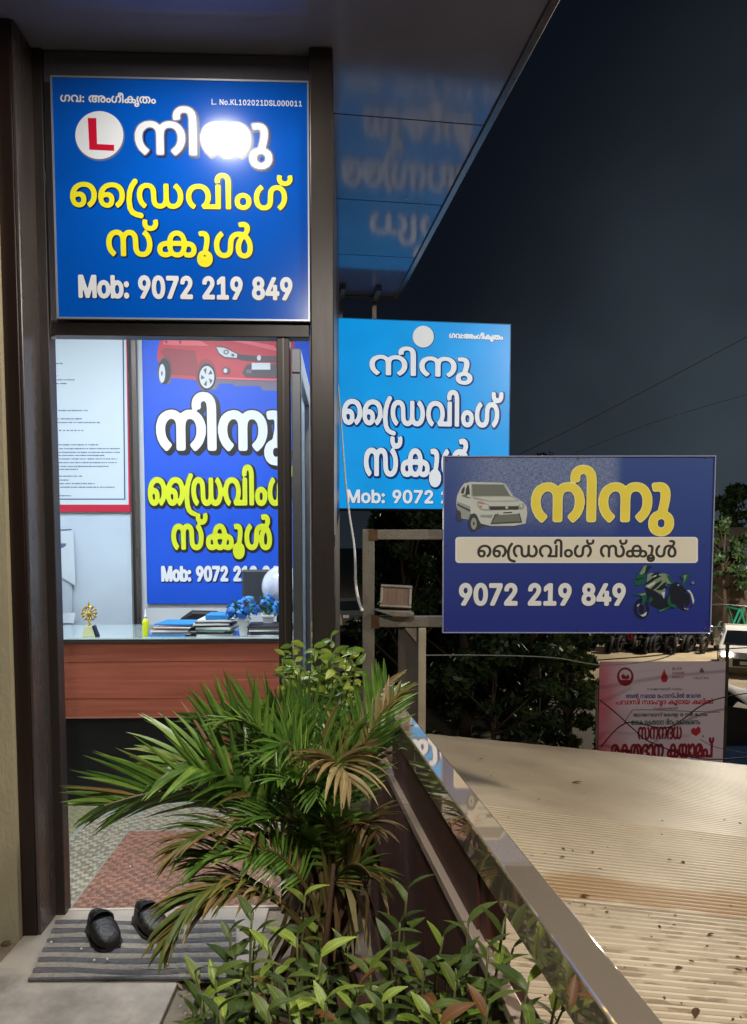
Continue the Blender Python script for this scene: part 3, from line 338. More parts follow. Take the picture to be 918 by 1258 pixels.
def lettering(parent, fr, s, px, layers, off=0., name='lettering', step=None, track=0.):
    """s fitted into the box px=(u0,v0,u1,v1); layers = [(grow, material, depth, dx, dz)] grow/dx/dz as parts of the height"""
    loops, strokes = layout(s, track); al = np.vstack(loops+strokes); lo, hi = al.min(0), al.max(0)
    x0, z1 = fr.L(px[0], px[1]); x1, z0 = fr.L(px[2], px[3]); h = z1-z0; g0 = layers[-1][0]*h
    sc = np.array([(x1-x0-2*g0)/(hi[0]-lo[0]), (h-2*g0)/(hi[1]-lo[1])]); org = np.array([x0+g0, z0+g0])
    loops = [(l-lo)*sc+org for l in loops]; strokes = [(l-lo)*sc+org for l in strokes]
    sw = .036*min(sc)*1.0; gm = max(l[0] for l in layers)*h; st = step or max(h/44, (x1-x0)/330)
    xs = np.arange(x0-gm-2*st, x1+gm+3*st, st); ys = np.arange(z0-gm-2*st, z1+gm+3*st, st)
    F = field(loops, strokes, max(sw, 1e-5), xs, ys)
    mb = MB(); mats = []
    for i, (g, m, d, dx, dz) in enumerate(layers):
        V, Fc = march(F, xs, ys, max(g*h, 1e-5)); mb.add([(x+dx*h, off-d*.35, z+dz*h) for x, z in V], Fc, i); mats.append(m)
    return mb.build(name, mats, parent, fix=False)
def ell(cx, cy, rx, ry, n=28, a0=0, a1=360): return [(cx+rx*math.cos(R(a0+(a1-a0)*i/n)), cy+ry*math.sin(R(a0+(a1-a0)*i/n))) for i in range(n)]
def picture(parent, fr, polys, crop, off, name):
    """flat printed picture: polys = [(material, points)] in picture units; crop=(u0, v0, scale)"""
    mb = MB(); mats = []
    for i, (m, pts) in enumerate(polys):
        if m not in mats: mats.append(m)
        q = []
        for x, y in pts:
            a, b = fr.L(crop[0]+x/crop[2], crop[1]+y/crop[2]); q.append((a, off-.0001*(i+1), b))
        mb.add(q, [tuple(range(len(q)))], mats.index(m))
    return mb.build(name, mats, parent, fix=False)
NINU = 'നിനു'; DRIVING = '\u0d48\u0001ഡവിംഗ്'; SCHOOL = 'സ്കൂൾ'
# ================================================================ SETTING
YAW = R(2.1)
FA = Frame((-0.6, 2.6, 0), YAW)                       # shop front
D1 = Vector((-0.1415, 1, 0)).normalized(); PERP = Vector((D1.y, -D1.x, 0))     # along rail and canopy / outward
ZC = 3.14
def fac(name, label, cat, group=None): return thing(name, label, cat, FA.o, YAW, group)

M_conc = mat('landing_concrete', srgb(164, 154, 142), .75, var=.42, scale=5, bump=.35, bscale=35, rvar=.1)
M_conc2 = mat('floor_screed', srgb(128, 116, 100), .85, var=.3, scale=9, bump=.5, bscale=50)
M_plaster = mat('wall_plaster', srgb(172, 162, 132), .8, var=.16, scale=3, bump=.25, bscale=90, stretch=(1, 1, .5))
M_alu = mat('brown_aluminium', srgb(56, 50, 47), .34, .35, var=.10, scale=14, rvar=.08, stretch=(1, 1, .15))
M_alu2 = mat('jamb_reveal_aluminium', srgb(92, 84, 80), .28, .5, var=.12, scale=10, stretch=(1, 1, .1), rvar=.08)
M_black = mat('black_gap', srgb(16, 15, 18), .5)
M_acp = mat('soffit_panel', srgb(132, 136, 160), .10, .15, var=.12, scale=2.2, rvar=.02, bump=.012, bscale=3)
M_trim = mat('soffit_trim', srgb(128, 120, 118), .3, .7, var=.2, scale=20, rvar=.1)
M_steel = mat('stainless_steel', srgb(228, 208, 184), .035, .82, var=.05, scale=6, rvar=.04, stretch=(1, .3, 1))
M_galv = mat('galvanised_tube', srgb(126, 120, 110), .5, .45, var=.22, scale=16, bump=.2, bscale=120, rvar=.1)
M_rust = mat('weld_rust', srgb(98, 70, 48), .8, .2, var=.4, scale=40)
M_brown = mat('dark_wood_laminate', srgb(66, 30, 21), .6, var=.4, scale=7, stretch=(9, 9, .6), bump=.1, bscale=30, rvar=.1)
M_wallw = mat('office_wall_paint', srgb(205, 212, 218), .55, var=.04, scale=3)
M_dirt = mat('dry_dirt', srgb(88, 70, 48), .95, var=.5, scale=30, bump=.8, bscale=60)

# street ground far below, to the horizon
g = MB(); g.add([(-260, -60, -3), (260, -60, -3), (260, 420, -3), (-260, 420, -3)], [(0, 1, 2, 3)])
o = g.build('ground', mat('street_sand', srgb(152, 138, 114), .9, var=.3, scale=.6, bump=.4, bscale=8)); o['kind'] = 'structure'
g = MB(); g.box(3.0, 60, 12.5, 20.5, -2.999, -2.99)
o = g.build('road', mat('pale_road', srgb(142, 134, 120), .85, var=.12, scale=2, bump=.3, bscale=20)); o['kind'] = 'structure'

# landing slab and the grey slab in front of the door
g = MB(); g.box(-3.2, .10, -1.6, 2.9, -.16, 0)
o = g.build('landing_floor', M_conc2); o['kind'] = 'structure'
sl = MB(); a = PZ(-60, 1210, .02); b = PZ(217, 1210, .02)
for i, (x0, x1) in enumerate([(-2.2, b.x-.62), (b.x-.615, b.x)]):
    s = MB(); s.box(x0, x1, .9, 2.36, .001, .02 if i else .016); so = s.build('paving_slab', M_conc, o, bevel=.004)
s = MB(); s.box(-1.25, b.x+.22, 2.365, 2.775, .001, .012); s.build('door_step', mat('step_stone', srgb(168, 158, 146), .5, var=.12, scale=8), o, bevel=.003)

# office shell
RX0, RX1 = -1.75, FA.L(411, 600, .10)[0]-.03                                  # in shop-front metres
g = MB(); g.box(RX0, RX1, .185, 2.6, -.15, .004); o = g.build('office_floor', None or mat('vinyl_floor', srgb(140, 146, 138), .45, var=.16, scale=20, rvar=.1)); o.location = FA.o; o.rotation_euler.z = YAW; o['kind'] = 'structure'; OF = o
# woven vinyl flooring: small basket-weave blocks in three colours
def weave(name, x0, x1, y0, y1, z, mats, cell=.026):
    mb = MB(); ny = int((y1-y0)/cell); nx = int((x1-x0)/cell)
    for j in range(ny):
        for i in range(nx):
            a = (i+j) % 2; cx, cy = x0+i*cell, y0+j*cell
            for k in range(2):
                if a: X0, X1, Y0, Y1 = cx+.001, cx+cell-.001, cy+k*cell/2+.001, cy+(k+1)*cell/2-.001
                else: X0, X1, Y0, Y1 = cx+k*cell/2+.001, cx+(k+1)*cell/2-.001, cy+.001, cy+cell-.001
                h = z+.0025+random.random()*.0008
                mb.add([(X0, Y0, h), (X1, Y0, h-.0008), (X1, Y1, h), (X0, Y1, h-.0008)], [(0, 1, 2, 3)], a if random.random() > .12 else 1-a)
    w_ = mb.build(name, mats, OF, fix=False, kind='stuff'); return w_
mr1 = mat('weave_red', srgb(158, 112, 92), .5, var=.2, scale=40); mr2 = mat('weave_red_dark', srgb(128, 92, 76), .5, var=.2, scale=40)
mg1 = mat('weave_grey', srgb(166, 158, 138), .5, var=.2, scale=40); mg2 = mat('weave_grey_dark', srgb(130, 124, 106), .5, var=.2, scale=40)
mo1 = mat('weave_olive', srgb(150, 148, 100), .5, var=.2, scale=40)
wx = FA.L(118, 1115, .3)[0]
weave('vinyl_border', -.80, -.565, .19, 1.2, .004, [mg1, mg2]); 
weave('vinyl_red_field', -.56, RX1-.02, .19, .98, .004, [mr1, mr2]); weave('vinyl_back_border', -.56, RX1-.02, .985, 1.35, .004, [mg1, mg2])
weave('vinyl_olive_field', RX0+.02, -.805, .19, 1.6, .004, [mo1, mg2])
def wall(name, x0, x1, y0, y1, z0, z1, m, label=None):
    g = MB(); g.box(x0, x1, y0, y1, z0, z1); o = g.build(name, m); o.location = FA.o; o.rotation_euler.z = YAW; o['kind'] = 'structure'; return o
wall('office_back_wall', RX0-.1, RX1+.02, 2.48, 2.6, .005, 3.1, M_wallw)
wall('office_left_wall', RX0-.1, RX0, .26, 2.479, .005, 3.1, M_wallw)
wall('office_right_wall', RX1, RX1+.02, .262, 2.479, .005, 3.1, M_wallw)
wall('side_cladding', RX1+.021, RX1+.027, .26, 2.6, -.1, 3.12, M_alu)
wall('office_ceiling', RX0-.1, RX1+.02, .262, 2.6, 3.101, 3.135, M_wallw)
wall('building_base', RX0-3, .44, .27, 2.6, -3.0, -.151, M_plaster)
# plastered wall left of the door
ws = FA.L(24, 1165, -.03)[0]
g = MB(); g.box(-3.4, ws, -.03, .26, -.0, ZC-.002); o = g.build('plaster_wall', M_plaster); o.location = FA.o; o.rotation_euler.z = YAW; o['kind'] = 'structure'
g = MB()
for i in range(26):
    x = ws-.015-random.random()*.5; r = .006+random.random()*.016
    g.lathe([(r, 0), (r*.8, r*.5), (0.001, r*.8)], (x, -.035-random.random()*.03, .0), 6)
dd = g.build('wall_dirt', M_dirt); dd.location = FA.o; dd.rotation_euler.z = YAW; dd['kind'] = 'stuff'; dd['label'] = 'dirt and moss crumbs along the foot of the plaster wall'

# ---------------------------------------------------------------- canopy
def on_d1(perp, along): return PERP*perp + D1*along
cE = P(490, 365, 1).copy(); Yc = (ZC-CAMZ)/((P(490, 365, 1).z-CAMZ)); ce = P(490, 365, Yc); EDGE = ce.dot(PERP); YEND = ce.dot(D1)
cn = thing('canopy', 'dark glossy panelled canopy soffit reaching out over the landing and the signs', 'canopy', (0, 0, ZC))
Q = Matrix.Rotation(math.atan2(D1.x, D1.y)*-1, 4, 'Z')
def al(perp, along, z=0): v = PERP*perp+D1*along; return (v.x, v.y, z)
def slab(mb, p0, p1, a0, a1, z0, z1, mi=0):
    vs = [al(p, a, z) for p in (p0, p1) for a in (a0, a1) for z in (z0, z1)]
    mb.add(vs, [(0, 1, 3, 2), (4, 6, 7, 5), (0, 4, 5, 1), (2, 3, 7, 6), (0, 2, 6, 4), (1, 5, 7, 3)], mi)
seams = [YEND]+[((ZC-CAMZ)/(P(440, v, 1).z-CAMZ))*.985 for v in (316, 249, 146)]
while seams[-1] > -1.5: seams.append(seams[-1]-.76)
for a1, a0 in zip(seams[:-1], seams[1:]):
    g = MB(); slab(g, -3.3, EDGE-.03, a0+.004, a1-.004, 0, .012); g.build('soffit_panel', M_acp, cn)
g = MB(); slab(g, -3.3, EDGE-.03, seams[-1], YEND-.002, .0125, .26); g.build('canopy_core', M_black, cn)
g = MB(); slab(g, EDGE-.029, EDGE, seams[-1], YEND, -.012, .265); slab(g, -.6, EDGE-.0295, YEND-.0015, YEND+.012, -.012, .265); g.build('edge_trim', M_trim, cn, bevel=.003)
mspeck = mat('bird_specks', srgb(190, 180, 170), .8)
g = MB()
for i in range(34):
    a = YEND-.1-random.random()*1.6; p = EDGE-.06-abs(random.gauss(0, .16)); r = .002+random.random()*.004
    c = Vector(al(p, a, -.0008)); n = 6; g.add([c+Vector((r*math.cos(t*6.283/n), r*math.sin(t*6.283/n)*1.3, 0)) for t in range(n)], [tuple(range(n))])
g.build('droppings', mspeck, cn, kind='stuff')

M_acp.node_tree.nodes['Principled BSDF'].inputs['Specular IOR Level'].default_value = .38
# porch lamp: where the bright patch mirrored in the upper sign puts it
sp = P(290, 168, 2.72); dr = ray(290, 168); tt = (ZC-.03-sp.z)/dr.z; lp = Vector((sp.x+dr.x*tt, 2.20, ZC))
pl = thing('porch_lamp', 'round white lit ceiling lamp under the canopy before the door', 'lamp', lp)
g = MB(); g.lathe([(.085, -.001), (.085, -.03), (.078, -.034), (.07, -.034)], n=32); g.build('lamp_rim', mat('lamp_rim_white', (.8, .8, .8), .4), pl, smooth=False)
g = MB(); g.lathe([(.056, -.031), (.056, -.036), (.001, -.037)], n=32)
g.build('diffuser', mat('lamp_glow', (1, .97, .92), .5, emit=20), pl)
lamp('porch_light', 'AREA', (0, 0, -.04), P_PORCH, (1, .95, .87), .13, parent=pl)
pl2 = copy_tree(pl); pl2.location = (-.05, -.35, ZC); pl2['label'] = 'second round white ceiling lamp further back under the canopy'
for c_ in pl2.children:
    if c_.type == 'LIGHT': c_.data = c_.data.copy(); c_.data.energy = P_PORCH2
pl['group'] = pl2['group'] = 'round ceiling lamps under the canopy'

# ---------------------------------------------------------------- shop front joinery
DF = fac('door_frame', 'dark brown aluminium shop front frame round the doorway and sign', 'door frame')
def strip(name, x0, x1, y0, y1, z0, z1, m=M_alu, parent=DF, bevel=.003):
    g = MB(); g.box(x0, x1, y0, y1, z0, z1); return g.build(name, m, parent, bevel=bevel)
x26 = ws+.001; x52 = FA.L(51, 1165, 0)[0]
strip('outer_jamb', x26, x52-.012, -.005, .16, 0, ZC-.003, mat('jamb_brown', srgb(42, 28, 24), .35, .2, var=.2, scale=10, stretch=(1, 1, .1)))
strip('jamb_lining', x52-.012, x52, .0, .161, 0, ZC-.004, M_alu2)
xi0 = FA.L(69, 1127, .16)[0]; xi1 = FA.L(83, 1127, .16)[0]
strip('jamb_fill', x52+.0005, xi0, .15, .22, 0, ZC-.004, M_alu2)
strip('inner_stile', xi0+.001, xi1, .14, .20, 0.0, ZC-.0045)
OFF = .14
def Z(v, off=OFF, u=220): return FA.L(u, v, off)[1]
def X(u, v, off=OFF): return FA.L(u, v, off)[0]
pL, pR = X(383, 600, .10), X(411, 600, .10)
strip('corner_post', pL, pR, .10, .25, 0, ZC-.0045, M_alu, bevel=.004)
strip('post_edge_strip', pL-.005, pL-.0005, .11, .12, .1, Z(413), M_steel, bevel=0)
mxL, mxR = X(341, 600), X(357, 600)
strip('transom', xi1+.001, pL-.006, OFF, .20, Z(413), Z(396), M_alu)
strip('mullion', mxL, mxR, OFF+.004, .21, 0.0, Z(413)-.001, M_alu)
strip('mullion_bead', mxL+.022, mxL+.027, OFF+.001, OFF+.0035, 0.05, Z(413)-.002, M_alu2, bevel=0)
strip('header_panel', xi1+.001, pL-.001, .15, .22, Z(396)+.001, ZC-.0045, mat('header_dark', srgb(96, 94, 98), .3, .3, var=.12, scale=4))
strip('white_corner_clip', xi1+.002, xi1+.02, OFF+.01, OFF+.02, Z(417), Z(413)-.002, mat('clip_white', (.6, .6, .6), .5))
th = strip('threshold', xi0, pL, .17, .184, .001, .016, mat('threshold_pale', srgb(190, 180, 165), .5, var=.1))

# open door leaf inside
hx, hz = FA.L(358, 423, .22); 
DL = fac('door_leaf', 'narrow open door leaf with pale frosted pane, swung into the office', 'door')
lx = hx; y0, y1 = .215, .93; zt = Z(428, .22, 358); 
for nm, a in (('top_rail', (y0, y1, zt-.09, zt)), ('bottom_rail', (y0, y1, .02, .16)), ('hinge_stile', (y0, y0+.05, .161, zt-.091)), ('lock_stile', (y1-.05, y1, .161, zt-.091))):
    g = MB(); g.box(lx, lx+.035, *a); g.build(nm, mat('leaf_frame', srgb(118, 120, 126), .35, .5, var=.1, scale=6), DL, bevel=.003)
g = MB(); g.box(lx+.006, lx+.012, y0+.051, y1-.051, .161, zt-.092); g.build('frosted_pane', leafmat('frosted_pane', (.62, .68, .74), (.66, .72, .78), (.7, .75, .8), .4), DL)
g = MB(); g.box(lx-.045, lx-.03, y1-.06, y1-.045, 1.0, 1.25); g.box(lx-.03, lx, y1-.06, y1-.045, 1.02, 1.035); g.box(lx-.03, lx, y1-.06, y1-.045, 1.215, 1.23); g.build('pull_handle', M_steel, DL, bevel=.003)

# ---------------------------------------------------------------- sign above the door
def panel_sign(fr, corners, name, label, cat, mface, medge, thick, off=0, group=None, rim=.006):
    a = fr.L(*corners[0], off); b = fr.L(*corners[1], off)
    t = thing(name, label, cat, fr.o, fr.yaw, group)
    x0, x1, z0, z1 = a[0], b[0], b[1], a[1]
    g = MB(); g.box(x0+rim, x1-rim, off, off+thick, z0+rim, z1-rim); g.build('panel', mface, t)
    for q in ((x0, x1, z1-rim, z1), (x0, x1, z0, z0+rim), (x0, x0+rim-.0005, z0+rim+.0005, z1-rim-.0005), (x1-rim+.0005, x1, z0+rim+.0005, z1-rim-.0005)):
        g = MB(); g.box(q[0], q[1], off-.004, off+thick, q[2], q[3]); g.build('edge_strip', medge, t)
    return t
def ink(name, c, rough=.3, emit=0, **k): return mat(name, srgb(*c), rough, emit=emit, **k)
M_edge = mat('sign_edge_silver', srgb(176, 180, 190), .35, .6)
bl = ink('vinyl_blue', (0, 84, 190), .16, var=.06, scale=5, coat=.5, bump=.02, bscale=5)
wh = ink('ink_white', (226, 230, 236), .2, coat=.4); ye = ink('ink_yellow', (232, 226, 40), .25); nv = ink('ink_navy', (8, 22, 74), .3); gy = ink('ink_grey', (96, 104, 140), .3); rd = ink('ink_red', (196, 16, 52), .3)
S1 = panel_sign(FA, ((62, 93), (381, 395)), 'upper_sign', 'glossy blue sign above the doorway with a red L in a white disc', 'sign', bl, M_edge, .012, off=.118)
O1 = .118
F1 = Frame(FA.o+FA.n*.118, YAW); S1.location = F1.o
for c_ in S1.children: c_.location.y = -.118
lettering(S1, F1, 'ഗവ: അംഗീകൃതം', (74, 112, 192, 132), [(.028, nv, .0003, .03, -.03), (.022, wh, .0006, 0, 0)], 0)
lettering(S1, F1, 'L. No.KL102021DSL000011', (260, 121.5, 371, 131), [(.03, wh, .0006, 0, 0)], 0, track=.03)
picture(S1, F1, [(gy, ell(123, 167.5, 30.5, 30.5, 40)), (wh, ell(122.2, 166, 29.5, 29.5, 40)), (rd, [(108, 145), (118.5, 145), (119.5, 177), (140.5, 178), (140.5, 185.5), (110, 184)])], (0, 0, 1), -.0002, 'emblem')
lettering(S1, F1, NINU, (165, 129, 335, 208), [(.052, nv, .0003, .02, -.02), (.040, gy, .0005, 0, 0), (.020, wh, .0008, 0, 0)], 0)
lettering(S1, F1, DRIVING, (85.5, 209, 360, 269), [(.036, nv, .0003, .02, -.02), (.021, ye, .0007, 0, 0)], 0, track=.03)
lettering(S1, F1, SCHOOL, (130, 268.5, 311, 329), [(.036, nv, .0003, .02, -.02), (.021, ye, .0007, 0, 0)], 0, track=.04)
lettering(S1, F1, 'Mob: 9072 219 849', (96, 337, 359.5, 369.5), [(.072, nv, .0003, .03, -.03), (.052, wh, .0007, 0, 0)], 0)

# ---------------------------------------------------------------- banner on the office back wall
FB = Frame(FA.o+FA.n*2.46, YAW)
bb = ink('banner_blue', (4, 80, 206), .45, var=.05, scale=4)
blk = ink('ink_black', (14, 16, 26), .4); yel = ink('banner_yellow', (206, 216, 28), .45)
SB = panel_sign(FB, ((173, 338), (392, 741)), 'office_banner', 'tall blue banner with a red car, on the office wall behind the desk', 'banner', bb, bb, .006, off=0, rim=.002)
lettering(SB, FB, NINU, (191, 481, 354, 572), [(.06, blk, .0004, .035, -.035), (.05, blk, .0006, 0, 0), (.030, wh, .0009, 0, 0)])
lettering(SB, FB, DRIVING, (181, 570, 362, 633), [(.060, blk, .0004, .02, -.03), (.024, yel, .0007, 0, 0)], track=.03)
lettering(SB, FB, SCHOOL, (210, 630, 334.5, 687), [(.060, blk, .0004, .02, -.03), (.026, yel, .0007, 0, 0)], track=.04)
lettering(SB, FB, 'Mob: 9072 219 849', (198, 695, 352, 714.5), [(.10, nv, .0004, .05, -.05), (.062, wh, .0007, 0, 0)])
cr = ink('car_red', (184, 40, 56), .4); crl = ink('car_red_light', (216, 92, 104), .4); crd = ink('car_red_dark', (140, 34, 48), .4)
cg = ink('car_print_grey', (92, 84, 92), .5); cl = ink('car_print_silver', (200, 205, 210), .4); cgr = ink('car_print_shadow', (120, 112, 130), .5)
car = [(cgr, [(500, 345), (545, 345), (610, 346), (620, 358), (770, 360), (790, 385), (960, 388), (960, 300), (500, 300)]),
 (cgr, [(165, 300), (180, 345), (238, 345), (245, 310), (410, 325), (430, 385), (510, 380), (530, 345), (500, 280)]),
 (cr, [(250, -90), (190, 60), (165, 130), (160, 205), (200, 250), (240, 304), (405, 322), (420, 380), (510, 312), (700, 322), (950, 326), (980, 200), (970, 60), (800, -20), (700, -110), (560, -170), (360, -165)]),
 (cg, [(265, -70), (350, -135), (520, -140), (560, -60), (420, 20), (250, 20)]),
 (cg, [(600, -135), (690, -95), (860, 0), (640, 10), (560, -60)]),
 (crd, [(178, 150), (215, 128), (385, 150), (400, 215), (398, 300), (245, 290), (215, 215)]),
 (crl, [(195, 112), (205, 70), (330, 78), (420, 92), (470, 120), (300, 118)]), (cr, [(200, 122), (300, 122), (420, 135), (390, 150), (215, 132)]),
 (crl, [(470, 60), (560, 72), (700, 92), (850, 118), (880, 150), (700, 150), (560, 118)]), (cr, [(480, 70), (600, 90), (740, 120), (860, 150), (700, 158), (560, 126)]),
 (crd, [(205, 86), (222, 92), (220, 108), (210, 104)]), (crd, [(290, 86), (305, 92), (303, 112), (294, 108)]),
 (cg, ell(205, 268, 42, 82)), (blk, ell(203, 272, 36, 76)), (cl, ell(190, 284, 19, 56)), (cg, ell(189, 284, 5, 14)),
 (crd, ell(450, 290, 62, 92)), (blk, ell(455, 305, 54, 80)), (cl, ell(456, 306, 44, 66))]
for a in range(0, 360, 72):
    c_, s_ = math.cos(R(a+20)), math.sin(R(a+20)); c2, s2 = math.cos(R(a+52)), math.sin(R(a+52))
    car.append((cg, [(456+12*c_, 306+18*s_), (456+36*c_, 306+54*s_), (456+36*c2, 306+54*s2)]))
car += [(cl, ell(456, 306, 9, 13)), (cg, [(505, 122), (560, 126), (645, 168), (645, 200), (560, 194), (522, 168)]), (cl, [(512, 128), (558, 132), (636, 170), (634, 192), (562, 186), (530, 164)]), (cg, ell(570, 158, 16, 14)), (cl, ell(570, 158, 9, 8)), (cgr, ell(610, 176, 10, 9)),
 (cg, [(645, 172), (760, 180), (900, 184), (900, 218), (760, 214), (650, 206)]), (cl, ell(765, 192, 12, 16)),
 (cg, [(690, 236), (722, 224), (900, 232), (900, 312), (690, 306), (664, 280)]), (cgr, [(690, 262), (722, 262), (722, 282), (690, 282)]), (cl, [(722, 222), (832, 222), (832, 262), (722, 262)]),
 (crd, ell(570, 268, 28, 24)), (cg, ell(572, 268, 20, 18)), (cl, ell(566, 268, 11, 13)), (crl, [(512, 306), (700, 314), (900, 318), (900, 328), (700, 325), (512, 316)])]
picture(SB, FB, car, (160, 400, 4.83), -.0003, 'printed_car')

# ---------------------------------------------------------------- notice board, white board, post
pw = ink('paper_white', (196, 208, 216), .5); pb = ink('print_steel_blue', (44, 70, 120), .5)
NB = panel_sign(FB, ((20, 380), (161, 629)), 'notice_board', 'white notice with red border and fine blue print beside the banner', 'notice', ink('notice_red', (190, 20, 56), .4), ink('notice_red2', (170, 18, 48), .4), .012, off=-.006, rim=.003)
q = [(pw, [(26, 386), (155, 386), (158.5, 620), (26, 620)]), (pb, [(150.6, 386), (152.2, 386), (154.6, 614), (26, 614), (26, 612.6), (153.0, 612.6)])]
picture(NB, FB, q, (0, 0, 1), -.0065, 'printed_sheet')
rows = [(246, 26, 95), (326, 30, 62), (351, 30, 165), (375, 30, 115), (549, 40, 250), (602, 40, 215), (626, 40, 330), (677, 70, 230), (769, 60, 320), (794, 70, 460), (818, 60, 455), (838, 55, 355), (860, 55, 440), (884, 55, 438), (908, 55, 390), (927, 60, 190), (971, 60, 215), (996, 60, 130), (1019, 60, 300), (1042, 75, 430), (1097, 60, 145)]
g = MB()
for (y, x0, x1) in rows:
    x = x0
    while x < x1:
        wd = random.uniform(14, 46) if y != 677 else 12
        k = x
        while k < min(x+wd, x1):
            h = random.choice((5, 6, 8)); ww = random.uniform(3.5, 6)
            pts = [FB.L(60+a/5.245, 400+b/5.245) for a, b in ((k, y-h/2), (k+ww, y-h/2), (k+ww, y+h/2), (k, y+h/2))]
            g.add([(p[0], -.0072, p[1]) for p in pts], [(0, 1, 2, 3)]); k += ww+1.2
        x += wd+(6 if y != 677 else 12)
g.build('fine_print', pb, NB, fix=False, kind='stuff')
WB = panel_sign(FB, ((20, 632), (164, 792)), 'white_board', 'plain white board under the red bordered notice', 'board', ink('board_white', (186, 200, 214), .35, var=.04, scale=3), ink('board_edge', (170, 178, 186), .4), .014, off=-.008, rim=.004)
ps = thing('wall_post', 'brown post between the white boards and the blue banner', 'post', FB.o, YAW)
x0 = FB.L(163.5, 600)[0]; x1 = FB.L(172, 600)[0]
g = MB(); g.box(x0, x1, -.035, -.0005, 0, 3.0); g.build('post_body', M_alu2, ps, bevel=.003)
g = MB(); g.box(x0-.001, x0+.016, -.036, -.02, 0.0, 3.0); g.build('post_groove', M_black, ps)
PS = thing('wall_papers', 'curling papers pinned to the white board behind the trophy', 'papers', FB.o, YAW)
def paper(px, pts2, lines, y=-.018, m=pw):
    mb = MB(); v = [FB.L(*p) for p in px]; n = 6; vs = []
    for i in range(n+1):
        for j in range(2):
            a, b = (v[0], v[1]) if j == 0 else (v[3], v[2])
            vs.append((a[0]+(b[0]-a[0])*i/n, y-.03*(i/n)**2*(1 if j else .1)-.002, a[1]+(b[1]-a[1])*i/n))
    mb.add(vs, [(2*i, 2*i+2, 2*i+3, 2*i+1) for i in range(n)])
    return mb.build('sheet', m, PS, smooth=True)
paper([(62, 651), (92, 651), (96, 719), (62, 701)], 0, 0); paper([(62, 700), (90, 716), (91, 760), (62, 760)], 0, 0, y=-.012, m=ink('paper_shade', (176, 188, 200), .5)); paper([(64, 752), (96, 752), (96, 764), (64, 764)], 0, 0, y=-.05)
lettering(PS, FB, 'ICB', (68, 656, 84, 661.5), [(.06, pb, .024, 0, 0)])
picture(PS, FB, [(gy, [(66, 667.5), (87, 667.5), (87, 673), (66, 673)]), (pb, [(66, 651), (90, 650), (90, 651.2), (66, 652)]), (gy, [(80, 686), (84, 686), (84, 689), (80, 689)]), (gy, [(80, 693), (86, 693), (86, 695), (80, 695)]), (gy, [(81, 698), (88, 698), (88, 701), (81, 701)]), (gy, [(82, 704), (88, 704), (88, 706), (82, 706)]), (pb, [(63, 690), (69, 690), (76, 712), (77, 744), (72, 745), (63, 745)])], (0, 0, 1), -.025, 'faint_print')['kind'] = 'stuff'
strip_sw = thing('wall_switch', 'small dark switch box on the wall left of the trophy', 'switch', FB.o, YAW)
a = FB.L(78, 770); b = FB.L(90, 778); g = MB(); g.box(a[0], b[0], -.06, -.009, b[1], a[1]); g.build('switch_body', blk, strip_sw, bevel=.003)

# ---------------------------------------------------------------- reception desk
FD = Frame(FA.o+FA.n*1.34, YAW)
a = FD.L(60, 786); zt = FD.L(220, 783)[1]; zb = FD.L(220, 880)[1]
DK = thing('reception_desk', 'reception desk with red-brown wood front and pale glass top', 'desk', FD.o, YAW)
M_lam = mat('red_brown_laminate', srgb(156, 84, 64), .4, var=.28, scale=6, stretch=(.35, 1, 9), bump=.06, bscale=20, rvar=.08)
dx0, dx1 = RX0+.05, FD.L(345, 800)[0]+.02
nb = 4; hh = (zt-.03-zb)/nb
for i in range(nb):
    g = MB(); g.box(dx0, dx1, -.002*(i % 2), .018, zb+i*hh+.0006, zb+(i+1)*hh-.0006); g.build('front_board', M_lam, DK, bevel=.0012)
g = MB(); g.box(dx0-.01, dx1+.01, -.02, .62, zt-.028, zt-.008); g.build('desk_top', mat('desk_top_dark', srgb(50, 40, 40), .4), DK, bevel=.002)
g = MB(); g.box(dx0-.01, dx1+.01, -.022, .62, zt-.0075, zt); g.build('glass_top', mat('glass_top', srgb(176, 196, 198), .06, coat=.6), DK, bevel=.001)
g = MB(); g.box(dx0, dx1, .06, .08, .006, zb+.05); g.build('kick_panel', mat('kick_black', srgb(12, 11, 18), .8), DK)
lg = FD.L(272, 940)[0]; lg2 = FD.L(289, 940)[0]
g = MB(); g.box(lg, lg2, .02, .059, .005, zb+.04); g.build('leg', mat('leg_wood', srgb(128, 76, 54), .5, var=.2, scale=8, stretch=(4, 4, .4)), DK, bevel=.002)
g = MB(); g.box(dx0, dx1, -.004, .0175, zb-.006, zb); g.build('bottom_edge', ink('desk_edge', (160, 110, 100), .4), DK)
def on_desk(u, y=.06): return FD.L(u, 770, y)[0]
def desk_thing(name, label, cat, u, y, group=None, rz=0):
    p = FD.o+FD.e*on_desk(u, y)+FD.n*y; return thing(name, label, cat, (p.x, p.y, zt+.0005), YAW+rz, group)
K = 4.05/915      # metres per photo pixel on the desk
gold = mat('trophy_gold', srgb(214, 186, 96), .22, .9)
t = desk_thing('trophy', 'small gold trophy with filigree wheel on a tapered plinth', 'trophy', 110, .05)
g = MB(); g.prism([(-8*K, 0), (8.5*K, 0), (4.5*K, 13*K), (-4.5*K, 13*K)], -.02, .02); g.build('plinth', mat('plinth_pale', srgb(196, 200, 160), .35), t, bevel=.002)
g = MB(); g.prism([(8.6*K, 0), (11*K, 0), (6*K, 13.5*K), (4.6*K, 13.2*K)], -.022, .022); g.build('plinth_side', blk, t)
g = MB(); g.lathe([(.012, 13*K), (.007, 14.5*K), (.005, 17*K), (.012, 19*K), (.006, 20*K)], n=12); g.build('stem', gold, t, smooth=True)
g = MB()
